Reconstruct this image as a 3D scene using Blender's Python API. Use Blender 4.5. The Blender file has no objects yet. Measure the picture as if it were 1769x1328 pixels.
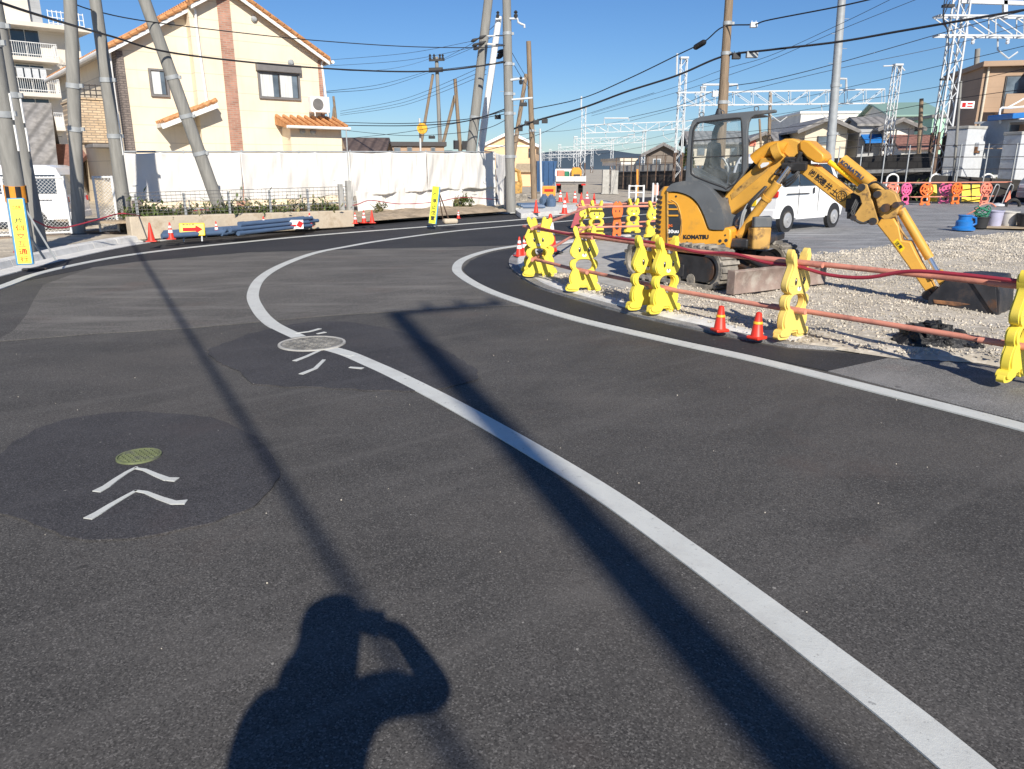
import bpy, bmesh, math, random
from math import sin, cos, tan, pi, radians as R
from mathutils import Vector as V, Matrix, noise
from mathutils.geometry import tessellate_polygon
S = bpy.context.scene
C = S.collection
random.seed(7)
# ---------------------------------------------------------------- camera, sky, sun, exposure
FPX, CX, CY, PITCH, CAMH = 1300.0, 884.5, 664.0, R(16.05), 1.6
cp, sp = cos(PITCH), sin(PITCH)
cam = bpy.data.cameras.new('camera'); cam_o = bpy.data.objects.new('camera', cam); C.objects.link(cam_o)
cam_o.location = (0, 0, CAMH); cam_o.rotation_euler = (pi/2-PITCH, 0, 0)
cam.sensor_width = 36; cam.lens = FPX/1769*36; cam.clip_start = .02; cam.clip_end = 3000
S.camera = cam_o
AZ, EL = R(12.65), R(32.2)                    # sun stands behind the viewer, a little to the right
SUNV = V((sin(AZ)*cos(EL), -cos(AZ)*cos(EL), sin(EL)))   # towards the sun
w = bpy.data.worlds.new('World'); S.world = w; w.use_nodes = True
nt = w.node_tree; sky = nt.nodes.new('ShaderNodeTexSky'); sky.sky_type = 'NISHITA'
sky.sun_disc = False; sky.sun_elevation = EL; sky.sun_rotation = pi-AZ
sky.air_density = 1.0; sky.dust_density = 0.1; sky.ozone_density = 4; sky.altitude = 0
hs_ = nt.nodes.new('ShaderNodeHueSaturation'); hs_.inputs['Saturation'].default_value = 1.12; tint = nt.nodes.new('ShaderNodeMix'); tint.data_type = 'RGBA'; tint.blend_type = 'MULTIPLY'; tint.inputs[0].default_value = 1; tint.inputs[7].default_value = (.70, .83, 1.03, 1)
nt.links.new(sky.outputs[0], hs_.inputs['Color']); nt.links.new(hs_.outputs[0], tint.inputs[6]); nt.links.new(tint.outputs[2], nt.nodes['Background'].inputs[0]); nt.nodes['Background'].inputs[1].default_value = .078
sun = bpy.data.lights.new('sun', 'SUN'); sun.energy = 4.9; sun.angle = R(.55); sun.color = (1, .93, .82)
sun_o = bpy.data.objects.new('sun', sun); C.objects.link(sun_o); sun_o.location = SUNV*40
sun_o.rotation_euler = (-SUNV).to_track_quat('-Z', 'Y').to_euler()
S.view_settings.view_transform = 'Standard'; S.view_settings.look = 'None'; S.view_settings.gamma = 1
S.view_settings.exposure = .32
# ---------------------------------------------------------------- photo pixel -> place
def ray(px, py):
    x, y = px-CX, CY-py
    return V((x, FPX*cp+y*sp, y*cp-FPX*sp))
def G(px, py, z=0.0):
    d = ray(px, py); t = (z-CAMH)/d.z
    return V((d.x*t, d.y*t, z))
def D(px, py, Y):
    d = ray(px, py); t = Y/d.y
    return V((d.x*t, Y, CAMH+d.z*t))
class Plane:                                   # a vertical plane: point, heading
    def __init__(s, p, th):
        s.o = V((p[0], p[1], 0)); s.u = V((cos(th), sin(th), 0)); s.n = V((sin(th), -cos(th), 0)); s.th = th
    def at(s, px, py):
        d = ray(px, py); o = V((0, 0, CAMH)); t = (s.o-o).dot(s.n)/d.dot(s.n)
        return o+d*t
    def uv(s, px, py):
        p = s.at(px, py); return ((p-s.o).dot(s.u), p.z)
    def pt(s, u, z, w=0): return s.o+s.u*u+V((0, 0, z))+s.n*w
# ---------------------------------------------------------------- materials
MATS = {}
def mat(name, col, rough=.7, metal=0, var=.12, scale=6, bump=0, bscale=40, dirt=None, dscale=3, dlo=.5, dhi=.7, spec=.5, coat=0, alpha=1, stretch=None):
    m = bpy.data.materials.new(name); m.use_nodes = True; t = m.node_tree; N = t.nodes; L = t.links
    b = N['Principled BSDF']; b.inputs['Roughness'].default_value = rough; b.inputs['Metallic'].default_value = metal
    b.inputs['Specular IOR Level'].default_value = spec; b.inputs['Coat Weight'].default_value = coat
    tc = N.new('ShaderNodeTexCoord'); vec = tc.outputs['Object']
    if stretch:
        mp = N.new('ShaderNodeMapping'); mp.inputs['Scale'].default_value = stretch; L.new(vec, mp.inputs[0]); vec = mp.outputs[0]
    n = N.new('ShaderNodeTexNoise'); n.inputs['Scale'].default_value = scale; n.inputs['Detail'].default_value = 6; L.new(vec, n.inputs[0])
    r = N.new('ShaderNodeValToRGB'); L.new(n.outputs[0], r.inputs[0])
    r.color_ramp.elements[0].position = .3; r.color_ramp.elements[1].position = .7
    r.color_ramp.elements[0].color = tuple(c*(1-var) for c in col)+(1,); r.color_ramp.elements[1].color = tuple(min(1, c*(1+var)) for c in col)+(1,)
    out = r.outputs[0]
    if dirt:
        n2 = N.new('ShaderNodeTexNoise'); n2.inputs['Scale'].default_value = dscale; n2.inputs['Detail'].default_value = 8; n2.inputs['Roughness'].default_value = .65; L.new(vec, n2.inputs[0])
        r2 = N.new('ShaderNodeMapRange'); r2.inputs[1].default_value = dlo; r2.inputs[2].default_value = dhi; L.new(n2.outputs[0], r2.inputs[0])
        mx = N.new('ShaderNodeMix'); mx.data_type = 'RGBA'; L.new(r2.outputs[0], mx.inputs[0]); L.new(out, mx.inputs[6]); mx.inputs[7].default_value = tuple(dirt)+(1,)
        out = mx.outputs[2]
    L.new(out, b.inputs['Base Color'])
    if bump:
        n3 = N.new('ShaderNodeTexNoise'); n3.inputs['Scale'].default_value = bscale; n3.inputs['Detail'].default_value = 5; L.new(vec, n3.inputs[0])
        bp = N.new('ShaderNodeBump'); bp.inputs['Strength'].default_value = bump; bp.inputs['Distance'].default_value = .02; L.new(n3.outputs[0], bp.inputs['Height']); L.new(bp.outputs[0], b.inputs['Normal'])
    MATS[name] = m; return m
def nodes(m): return m.node_tree.nodes, m.node_tree.links, m.node_tree.nodes['Principled BSDF']
def bumpify(m, src, strength=.5, dist=.02):
    N, L, b = nodes(m); bp = N.new('ShaderNodeBump'); bp.inputs['Strength'].default_value = strength; bp.inputs['Distance'].default_value = dist
    L.new(src, bp.inputs['Height']); L.new(bp.outputs[0], b.inputs['Normal'])
def mixcol(m, fac, col, base=None):             # lay colour over whatever feeds Base Color
    N, L, b = nodes(m); src = b.inputs['Base Color'].links[0].from_socket
    mx = N.new('ShaderNodeMix'); mx.data_type = 'RGBA'; L.new(fac, mx.inputs[0]); L.new(src, mx.inputs[6]); mx.inputs[7].default_value = tuple(col)+(1,); L.new(mx.outputs[2], b.inputs['Base Color'])
def tex(m, kind, scale, detail=4, stretch=None, rough=.5, rot=0):
    N, L, b = nodes(m); tc = N.new('ShaderNodeTexCoord'); vec = tc.outputs['Object']
    if stretch:
        mp = N.new('ShaderNodeMapping'); mp.inputs['Scale'].default_value = stretch
        if rot: vr = N.new('ShaderNodeVectorRotate'); vr.rotation_type = 'Z_AXIS'; vr.inputs['Angle'].default_value = rot; L.new(vec, vr.inputs[0]); vec = vr.outputs[0]
        L.new(vec, mp.inputs[0]); vec = mp.outputs[0]
    n = N.new({'noise': 'ShaderNodeTexNoise', 'vor': 'ShaderNodeTexVoronoi', 'wave': 'ShaderNodeTexWave'}[kind]); n.inputs['Scale'].default_value = scale
    if kind != 'vor': n.inputs['Detail'].default_value = detail
    if kind == 'noise': n.inputs['Roughness'].default_value = rough
    L.new(vec, n.inputs[0]); return n.outputs[0]
def rng(m, src, lo, hi, a=0, b=1):
    N, L, _ = nodes(m); r = N.new('ShaderNodeMapRange'); r.inputs[1].default_value = lo; r.inputs[2].default_value = hi; r.inputs[3].default_value = a; r.inputs[4].default_value = b
    L.new(src, r.inputs[0]); return r.outputs[0]
def asphalt(name, col, patch, pcol, grain=.5, streak=0):
    m = mat(name, col, rough=.82, var=.26, scale=1.1, spec=.4)
    mixcol(m, rng(m, tex(m, 'noise', .9, 7, (1.4, .5, 1), .7), .56, .72, 0, .5), tuple(min(1, c*1.45) for c in (col[0]*1.03, col[1], col[2]*.96)))
    mixcol(m, rng(m, tex(m, 'noise', 1.7, 6, (.5, 1.2, 1), .65), .42, .30, 0, .5), tuple(c*.62 for c in col))
    g = tex(m, 'noise', 120, 2, rough=.7); N, L, _ = nodes(m); vc = N.new('ShaderNodeTexVoronoi'); vc.inputs['Scale'].default_value = 175; tc = N.new('ShaderNodeTexCoord'); L.new(tc.outputs['Object'], vc.inputs[0]); se = N.new('ShaderNodeSeparateColor'); L.new(vc.outputs['Color'], se.inputs[0])
    mixcol(m, rng(m, se.outputs[0], .62, 1, 0, .6), tuple(min(1, c*2.6+.02) for c in col)); mixcol(m, rng(m, se.outputs[1], .55, .9, 0, .7), tuple(c*.25 for c in col)); mixcol(m, rng(m, g, .48, .34, 0, .7), tuple(c*.3 for c in col))
    mixcol(m, rng(m, tex(m, 'noise', .8, 5, (1, 1, 1), .6), .58, .72, 0, .35), (col[0]*1.25, col[1]*.92, col[2]*.82))
    mixcol(m, rng(m, tex(m, 'noise', .55, 5), .5, .75, 0, patch), pcol)
    mixcol(m, rng(m, tex(m, 'noise', 1.3, 6, (.16, 3.2, 1), .65, R(-38)), .53, .75, 0, .42), tuple(min(1, c*1.75) for c in col)); mixcol(m, rng(m, tex(m, 'noise', 1.1, 6, (.2, 2.4, 1), .65, R(-62)), .45, .28, 0, .45), tuple(c*.6 for c in col))
    mixcol(m, rng(m, tex(m, 'noise', 7, 2, None, .4), .76, .80, 0, .6), tuple(c*.35 for c in col))
    if streak:
        mixcol(m, rng(m, tex(m, 'noise', 1.0, 4, (.5, 3, 1)), .52, .72, 0, streak), tuple(min(1, c*2.1) for c in col))
    sp_ = tex(m, 'noise', 38, 1, rough=.2); mixcol(m, rng(m, sp_, .81, .83, 0, .6), (.42, .40, .36))
    bumpify(m, vc.outputs['Distance'], -grain*.6, .008); return m
asphalt('asphalt_old', (.082, .077, .071), .5, (.110, .098, .086), .6, .12)
asphalt('asphalt_mid', (.128, .120, .108), .5, (.156, .143, .126), .55, .4)
asphalt('asphalt_new', (.033, .033, .036), .3, (.042, .042, .045), .6)
asphalt('asphalt_patch', (.054, .052, .054), .4, (.072, .067, .064), .6, .12)
asphalt('asphalt_lot', (.25, .25, .25), .6, (.32, .315, .31), .5, .7)
asphalt('asphalt_strip', (.19, .187, .18), .6, (.27, .26, .25), .5, .6)
def paint_white():
    m = mat('road_paint', (.60, .61, .575), .6, var=.05, scale=5); g = tex(m, 'noise', 60, 5, rough=.8)
    mixcol(m, rng(m, g, .59, .70, 0, .6), (.26, .25, .24)); mixcol(m, rng(m, tex(m, 'noise', 3, 7, None, .7), .5, .72, 0, .45), (.40, .385, .355)); mixcol(m, rng(m, tex(m, 'noise', 22, 6, None, .75), .62, .68, 0, .7), (.16, .155, .15)); bumpify(m, g, .25, .01)
paint_white()
def brick(name, c1, c2, mortar, sx, sy, axis='xz', th=0.0, msize=.02, offs=.5, bump=.3):
    m = mat(name, c1, .85); N, L, b = nodes(m); tc = N.new('ShaderNodeTexCoord'); mp = N.new('ShaderNodeMapping')
    mp.inputs['Rotation'].default_value = (-pi/2 if axis == 'xz' else 0, 0, 0); rot = N.new('ShaderNodeVectorRotate'); rot.rotation_type = 'Z_AXIS'; rot.inputs['Angle'].default_value = -th
    L.new(tc.outputs['Object'], rot.inputs['Vector']); L.new(rot.outputs[0], mp.inputs[0])
    k = N.new('ShaderNodeTexBrick'); L.new(mp.outputs[0], k.inputs[0]); k.offset = offs
    k.inputs['Color1'].default_value = tuple(c1)+(1,); k.inputs['Color2'].default_value = tuple(c2)+(1,); k.inputs['Mortar'].default_value = tuple(mortar)+(1,)
    k.inputs['Scale'].default_value = 1; k.inputs['Brick Width'].default_value = sx; k.inputs['Row Height'].default_value = sy; k.inputs['Mortar Size'].default_value = msize; k.inputs['Mortar Smooth'].default_value = .2
    mx = N.new('ShaderNodeMix'); mx.data_type = 'RGBA'; mx.blend_type = 'MULTIPLY'; mx.inputs[0].default_value = .5
    n = N.new('ShaderNodeTexNoise'); n.inputs['Scale'].default_value = 3; n.inputs['Detail'].default_value = 6; L.new(tc.outputs['Object'], n.inputs[0])
    L.new(k.outputs[0], mx.inputs[6]); r = N.new('ShaderNodeMapRange'); r.inputs[1].default_value = .3; r.inputs[2].default_value = .7; r.inputs[3].default_value = .6; r.inputs[4].default_value = 1.2; L.new(n.outputs[0], r.inputs[0]); L.new(r.outputs[0], mx.inputs[7])
    L.new(mx.outputs[2], b.inputs['Base Color']); bumpify(m, k.outputs[1], -bump, .02); return m
mat('concrete', (.42, .41, .38), .9, var=.15, scale=4, bump=.25, bscale=60, dirt=(.22, .21, .19), dscale=5, dlo=.55, dhi=.75)
mat('concrete_kerb', (.66, .655, .63), .9, var=.10, scale=5, bump=.25, bscale=70, dirt=(.38, .365, .335), dscale=4, dlo=.55, dhi=.85)
mat('pole_concrete', (.26, .255, .235), .9, var=.16, scale=2.5, bump=.2, bscale=70, dirt=(.20, .195, .18), dscale=2, dlo=.5, dhi=.8, stretch=(6, 6, .7))
mat('pole_wood', (.25, .185, .125), .9, var=.3, scale=5, stretch=(8, 8, .5), bump=.3)
mat('steel_galv', (.36, .38, .39), .5, .1, var=.12, scale=6)
mat('steel_white', (.58, .60, .61), .5, 0, var=.06, scale=3, dirt=(.55, .50, .44), dscale=1.5, dlo=.58, dhi=.8)
mat('dark_rust', (.13, .085, .06), .85, var=.35, scale=5)
mat('cable', (.018, .018, .022), .6, var=.1)
mat('cable_far', (.06, .065, .08), .6, var=.1)
mat('black_box', (.02, .02, .022), .5, var=.1)
mat('insulator', (.72, .74, .76), .3)
mat('dirt', (.40, .315, .22), .95, var=.25, scale=3, bump=.8, bscale=18, dirt=(.27, .21, .14), dscale=2.2, dlo=.45, dhi=.65)
mat('sand', (.47, .415, .33), .95, var=.2, scale=3, bump=.8, bscale=22, dirt=(.33, .28, .21), dscale=2.2, dlo=.5, dhi=.7)
mat('lowwall', (.55, .47, .36), .9, var=.15, scale=3, bump=.3, bscale=30, dirt=(.36, .28, .19), dscale=3, dlo=.5, dhi=.72)
mat('leaf', (.085, .12, .03), .7, var=.45, scale=14); mat('leaf_dry', (.22, .20, .09), .8, var=.35, scale=14)
mat('white_metal', (.78, .78, .76), .5, var=.05); mat('white_paint', (.82, .81, .78), .5, var=.05, dirt=(.6, .57, .5), dscale=2, dlo=.55, dhi=.9)
def tarp():
    m = mat('tarp', (.75, .73, .69), .75, var=.04, scale=1.2, dirt=(.66, .63, .58), dscale=.8, dlo=.5, dhi=.85)
    n = tex(m, 'noise', 2.2, 5, (1, 1, .35)); bumpify(m, n, .4, .1)
tarp()
mat('glass_dark', (.035, .045, .055), .08, var=.2, scale=2, spec=.8); mat('glass_mid', (.13, .16, .19), .1, var=.4, scale=1.5, spec=.8)
mat('curtain', (.62, .63, .62), .8, var=.18, scale=5, stretch=(6, 6, .3)); mat('frame_grey', (.18, .17, .165), .5, var=.08); mat('frame_dark', (.05, .045, .045), .5)
def siding(name, col, step, line):
    m = mat(name, col, .85, var=.07, scale=.8, dirt=tuple(c*.8 for c in col), dscale=.6, dlo=.5, dhi=.85, bump=.12, bscale=25)
    N, L, b = nodes(m); tc = N.new('ShaderNodeTexCoord'); sx = N.new('ShaderNodeSeparateXYZ'); L.new(tc.outputs['Object'], sx.inputs[0])
    mm = N.new('ShaderNodeMath'); mm.operation = 'MODULO'; mm.inputs[1].default_value = step; L.new(sx.outputs[2], mm.inputs[0])
    mixcol(m, rng(m, mm.outputs[0], line, line*.6, 0, .45), tuple(c*.45 for c in col))
siding('cream_wall', (.80, .69, .525), .62, .035)
mixcol(MATS['cream_wall'], rng(MATS['cream_wall'], tex(MATS['cream_wall'], 'noise', 3, 6, (2, 2, .12), .6), .52, .8, 0, .35), (.55, .46, .34)); siding('peach_wall', (.83, .56, .33), .5, .02); siding('beige_wall', (.66, .59, .47), .35, .02)
siding('grey_wall', (.40, .41, .42), .35, .02); siding('white_wall', (.78, .76, .70), 1.0, .02); siding('flat_wall', (.72, .66, .57), 2.8, .02); siding('brown_wall', (.43, .30, .205), .6, .02); siding('dark_wall', (.20, .17, .145), .4, .02)
def tiles(name, c, cell):
    m = mat(name, c, .6, var=.3, scale=4); n = tex(m, 'wave', 1/cell*.16, 1, None); mixcol(m, rng(m, n, .35, .0, 0, .6), tuple(k*.35 for k in c)); bumpify(m, n, .8, .05); return m
mat('tile_orange', (.54, .265, .11), .75, var=.25, scale=8, dirt=(.40, .17, .06), dscale=9, dlo=.45, dhi=.65); tiles('tile_grey', (.26, .25, .24), .3); mat('tile_red', (.24, .12, .095), .6, var=.3, scale=7); tiles('tile_brown', (.13, .095, .08), .3)
mat('metal_roof_green', (.24, .37, .31), .5, var=.1, stretch=(6, 6, 6)); mat('teal_wall', (.38, .62, .46), .7); mat('blue_sheet', (.018, .075, .19), .5, var=.15); mat('cubicle', (.56, .58, .60), .55, var=.06, dirt=(.40, .38, .36), dscale=2, dlo=.55, dhi=.8)
mat('shade_soffit', (.60, .585, .55), .8)
mat('van_white', (.84, .84, .83), .28, var=.02, coat=.4, dirt=(.66, .64, .60), dscale=2, dlo=.55, dhi=.95); mat('van_grey', (.20, .22, .25), .35, var=.05, coat=.3); mat('rubber', (.022, .022, .022), .85, var=.2, dirt=(.10, .09, .08), dscale=6); mat('hub', (.55, .55, .55), .4, .5)
mat('lamp_red', (.55, .02, .015), .2, spec=.8); mat('lamp_clear', (.75, .76, .78), .15, spec=.8); mat('black_plastic', (.03, .03, .032), .6, var=.1)
mat('ex_yellow', (.72, .345, .035), .42, var=.10, scale=2, dirt=(.42, .235, .06), dscale=3.2, dlo=.56, dhi=.80, coat=.15, bump=.04, bscale=12)
mat('ex_arm', (.66, .35, .055), .55, var=.12, scale=3, dirt=(.20, .115, .045), dscale=5, dlo=.58, dhi=.72, bump=.08, bscale=18)
mat('ex_arm_worn', (.50, .29, .075), .65, var=.22, scale=5, dirt=(.10, .065, .04), dscale=7, dlo=.52, dhi=.66, bump=.12, bscale=20)
mat('ex_grey', (.105, .115, .125), .6, var=.16, scale=3, dirt=(.22, .215, .20), dscale=4, dlo=.55, dhi=.8)
mat('ex_steel', (.05, .05, .055), .5, .4, var=.3, scale=6, dirt=(.14, .075, .045), dscale=4, dlo=.5, dhi=.62, bump=.15, bscale=25)
mat('ex_blade', (.26, .195, .165), .75, var=.3, scale=5, dirt=(.40, .36, .31), dscale=4, dlo=.5, dhi=.7, bump=.2, bscale=25)
mat('ex_track', (.14, .13, .115), .85, var=.35, scale=7, dirt=(.38, .345, .29), dscale=5, dlo=.38, dhi=.6, bump=.3, bscale=40)
mat('bucket_dark', (.032, .034, .042), .5, .3, var=.35, scale=5, dirt=(.10, .075, .06), dscale=5, dlo=.5, dhi=.72, bump=.12, bscale=20)
mat('rust', (.27, .125, .055), .8, var=.35, scale=7, dirt=(.09, .05, .035), dscale=5, dlo=.45, dhi=.65, bump=.3, bscale=30)
mat('chrome', (.7, .7, .7), .18, .9); mat('ink', (.018, .018, .022), .6); mat('ink_blue', (.03, .06, .14), .6); mat('ink_red', (.50, .012, .012), .8); mat('ink_white', (.82, .82, .80), .6); mat('ink_orange', (.75, .16, .03), .6)
mat('rabbit_yellow', (.84, .67, .075), .62, var=.05, scale=4, dirt=(.70, .52, .14), dscale=4, dlo=.55, dhi=.85)
mat('rabbit_faded', (.84, .62, .16), .65, var=.06, scale=4, dirt=(.62, .45, .17), dscale=4, dlo=.52, dhi=.8)
mat('panda_orange', (.80, .17, .03), .45, var=.08); mat('panda_pink', (.72, .13, .30), .45, var=.08); mat('panda_salmon', (.82, .24, .16), .45, var=.08)
mat('pipe_salmon', (.66, .27, .19), .55, var=.12, scale=5, dirt=(.36, .15, .12), dscale=3, dlo=.5, dhi=.68, stretch=(1, 1, 1))
mat('hose_red', (.36, .035, .055), .5, var=.12); mat('cone_red', (.72, .04, .02), .45, var=.07); mat('cone_white', (.84, .82, .80), .5); mat('cone_yellow', (.85, .45, .03), .5)
mat('sign_yellow', (.85, .84, .03), .4, var=.03); mat('sign_gold', (.86, .60, .02), .4, var=.03); mat('sign_blue', (.05, .26, .50), .5); mat('tape_orange', (.78, .30, .03), .5)
mat('pvc_blue', (.085, .135, .225), .45, var=.12, scale=4); mat('net_green', (.02, .20, .11), .7, var=.2); mat('tank_blue', (.02, .17, .50), .35, var=.1); mat('bucket_lilac', (.42, .42, .56), .45, var=.1); mat('tub_grey', (.58, .56, .52), .55, var=.1, dirt=(.35, .32, .28)); mat('ply', (.42, .33, .22), .8, var=.2)
mat('manhole', (.19, .185, .17), .75, .1, var=.25, scale=8, dirt=(.33, .315, .28), dscale=9, dlo=.45, dhi=.62, bump=.4, bscale=60); mat('manhole_green', (.155, .18, .085), .8, var=.3, scale=9, dirt=(.12, .13, .09), dscale=11, dlo=.5, dhi=.6)
mat('cloth_dark', (.03, .03, .04), .9); mat('skin', (.55, .35, .25), .6); mat('hair', (.02, .018, .016), .7)
def gravel():
    m = mat('gravel', (.47, .425, .35), .95, var=.15, scale=1.6, dirt=(.36, .315, .245), dscale=.9, dlo=.48, dhi=.75)
    N, L, b = nodes(m); tc = N.new('ShaderNodeTexCoord'); v = N.new('ShaderNodeTexVoronoi'); v.inputs['Scale'].default_value = 24; L.new(tc.outputs['Object'], v.inputs[0])
    sep = N.new('ShaderNodeSeparateColor'); L.new(v.outputs['Color'], sep.inputs[0])
    mixcol(m, rng(m, sep.outputs[0], .6, 1, 0, .7), (.68, .63, .55)); mixcol(m, rng(m, sep.outputs[1], .75, 1, 0, .7), (.25, .22, .18)); bumpify(m, v.outputs['Distance'], -1, .05)
gravel()
mat('stone', (.52, .47, .39), .9, var=.3, scale=3); mat('tarmac_lump', (.016, .016, .017), .55, var=.4, scale=14, bump=.9, bscale=30, dirt=(.12, .11, .10), dscale=14, dlo=.6, dhi=.7); mat('hill', (.055, .085, .115), .95, var=.15, scale=.01)
def glass_clear():
    m = bpy.data.materials.new('window_clear'); m.use_nodes = True; N, L, b = nodes(m)
    t = N.new('ShaderNodeBsdfTransparent'); t.inputs[0].default_value = (.93, .95, .96, 1); g = N.new('ShaderNodeBsdfGlossy'); g.inputs['Roughness'].default_value = .08
    d = N.new('ShaderNodeBsdfDiffuse'); d.inputs[0].default_value = (.45, .48, .5, 1); nz = N.new('ShaderNodeTexNoise'); nz.inputs['Scale'].default_value = 4; nz.inputs['Detail'].default_value = 6
    tc = N.new('ShaderNodeTexCoord'); L.new(tc.outputs['Object'], nz.inputs[0]); r = N.new('ShaderNodeMapRange'); r.inputs[1].default_value = .42; r.inputs[2].default_value = .8; r.inputs[3].default_value = .02; r.inputs[4].default_value = .22; L.new(nz.outputs[0], r.inputs[0])
    m1 = N.new('ShaderNodeMixShader'); L.new(r.outputs[0], m1.inputs[0]); L.new(t.outputs[0], m1.inputs[1]); L.new(d.outputs[0], m1.inputs[2])
    m2 = N.new('ShaderNodeMixShader'); m2.inputs[0].default_value = .07; L.new(m1.outputs[0], m2.inputs[1]); L.new(g.outputs[0], m2.inputs[2])
    L.new(m2.outputs[0], N['Material Output'].inputs[0]); MATS['window_clear'] = m
glass_clear()
# ---------------------------------------------------------------- mesh builder
def frame_from(d):
    d = d.normalized(); a = V((0, 0, 1)) if abs(d.z) < .95 else V((1, 0, 0)); x = d.cross(a).normalized(); return x, x.cross(d)
class MB:
    def __init__(s): s.v = []; s.f = []; s.m = []; s.mi = 0; s.mats = []
    def use(s, name):
        if name not in s.mats: s.mats.append(name)
        s.mi = s.mats.index(name); return s
    def add(s, vs, fs):
        o = len(s.v); s.v += [V(p) for p in vs]; s.f += [tuple(i+o for i in f) for f in fs]; s.m += [s.mi]*len(fs); return s
    def box(s, c, size, th=0, rx=0, M=None):
        hx, hy, hz = [k/2 for k in size]; M = M or (Matrix.Rotation(th, 3, 'Z') @ Matrix.Rotation(rx, 3, 'X')); c = V(c)
        vs = [c+M @ V((x*hx, y*hy, z*hz)) for x in (-1, 1) for y in (-1, 1) for z in (-1, 1)]
        return s.add(vs, [(0, 1, 3, 2), (4, 6, 7, 5), (0, 4, 5, 1), (2, 3, 7, 6), (0, 2, 6, 4), (1, 5, 7, 3)])
    def cyl(s, a, b, r0, r1=None, n=10, cap=True):
        a, b = V(a), V(b); r1 = r0 if r1 is None else r1; x, y = frame_from(b-a)
        vs = [a+(x*cos(2*pi*i/n)+y*sin(2*pi*i/n))*r0 for i in range(n)]+[b+(x*cos(2*pi*i/n)+y*sin(2*pi*i/n))*r1 for i in range(n)]
        fs = [(i, (i+1) % n, n+(i+1) % n, n+i) for i in range(n)]
        if cap: fs += [tuple(range(n-1, -1, -1)), tuple(range(n, 2*n))]
        return s.add(vs, fs)
    def bar(s, a, b, w_, h=None):                 # square bar
        a, b = V(a), V(b); h = h or w_; x, y = frame_from(b-a)
        vs = [p+x*i*w_/2+y*j*h/2 for p in (a, b) for i, j in ((-1, -1), (1, -1), (1, 1), (-1, 1))]
        return s.add(vs, [(3, 2, 1, 0), (4, 5, 6, 7), (0, 1, 5, 4), (1, 2, 6, 5), (2, 3, 7, 6), (3, 0, 4, 7)])
    def tube(s, pts, r, n=6, rs=None):
        pts = [V(p) for p in pts]; k = len(pts); vs = []; fs = []
        px = None
        for i, p in enumerate(pts):
            d = (pts[min(i+1, k-1)]-pts[max(i-1, 0)]); x, y = frame_from(d)
            if px is not None and x.dot(px) < 0: x, y = -x, -y
            px = x; rr = rs[i] if rs else r
            vs += [p+(x*cos(2*pi*j/n)+y*sin(2*pi*j/n))*rr for j in range(n)]
        for i in range(k-1): fs += [(i*n+j, i*n+(j+1) % n, (i+1)*n+(j+1) % n, (i+1)*n+j) for j in range(n)]
        fs += [tuple(range(n-1, -1, -1)), tuple(range((k-1)*n, k*n))]
        return s.add(vs, fs)
    def lathe(s, prof, n=16, c=(0, 0, 0)):        # prof: [(r,z)]
        c = V(c); k = len(prof); vs = [c+V((r*cos(2*pi*j/n), r*sin(2*pi*j/n), z)) for r, z in prof for j in range(n)]
        fs = [(i*n+j, i*n+(j+1) % n, (i+1)*n+(j+1) % n, (i+1)*n+j) for i in range(k-1) for j in range(n)]
        return s.add(vs, fs+[tuple(range(n-1, -1, -1)), tuple(range((k-1)*n, k*n))])
    def poly(s, pts):                             # flat polygon, tessellated
        pts = [V(p) for p in pts]; tr = tessellate_polygon([pts]); nrm = V((0, 0, 0))
        return s.add(pts, [tuple(t) for t in tr])
    def prism(s, outer, ext, holes=()):           # 3-D outline (planar) pushed along ext
        loops = [[V(p) for p in outer]]+[[V(p) for p in h] for h in holes]; ext = V(ext)
        fl = [p for l in loops for p in l]; n = len(fl)
        if holes:
            bm = bmesh.new(); es = []
            for l in loops:
                vv = [bm.verts.new(p) for p in l]; es += [bm.edges.new((vv[i], vv[(i+1) % len(vv)])) for i in range(len(vv))]
            bm.verts.index_update(); r_ = bmesh.ops.triangle_fill(bm, use_beauty=True, use_dissolve=False, edges=es); tr = [tuple(v.index for v in f.verts) for f in bm.faces]; bm.free()
        else: tr = tessellate_polygon(loops)
        fs = []
        for t in tr: fs.append(tuple(t)); fs.append(tuple(n+i for i in reversed(t)))
        o = 0
        for l in loops:
            k = len(l); fs += [(o+i, o+(i+1) % k, n+o+(i+1) % k, n+o+i) for i in range(k)]; o += k
        return s.add(fl+[p+ext for p in fl], fs)
    def loft(s, secs, cap=True, closed=True):
        k = len(secs[0]); vs = [p for c in secs for p in c]; fs = []
        for i in range(len(secs)-1): fs += [(i*k+j, i*k+(j+1) % k, (i+1)*k+(j+1) % k, (i+1)*k+j) for j in range(k if closed else k-1)]
        if cap: fs += [tuple(range(k-1, -1, -1)), tuple(range((len(secs)-1)*k, len(secs)*k))]
        return s.add(vs, fs)
    def each(s, name, mats=None, parent=None, smooth=.6, bevel=0, seg=2):   # one object per separate piece
        n = len(s.v); up = list(range(n))
        def find(i):
            while up[i] != i: up[i] = up[up[i]]; i = up[i]
            return i
        for f in s.f:
            for j in f[1:]: up[find(j)] = find(f[0])
        gr = {}
        for k, f in enumerate(s.f): gr.setdefault(find(f[0]), []).append(k)
        out = []
        for ks in gr.values():
            q = MB(); q.mats = s.mats; ix = {}
            for k in ks:
                for i in s.f[k]:
                    if i not in ix: ix[i] = len(q.v); q.v.append(s.v[i])
                q.f.append(tuple(ix[i] for i in s.f[k])); q.m.append(s.m[k])
            out.append(q.build(name, mats, parent, smooth, bevel, seg))
        return out
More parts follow.
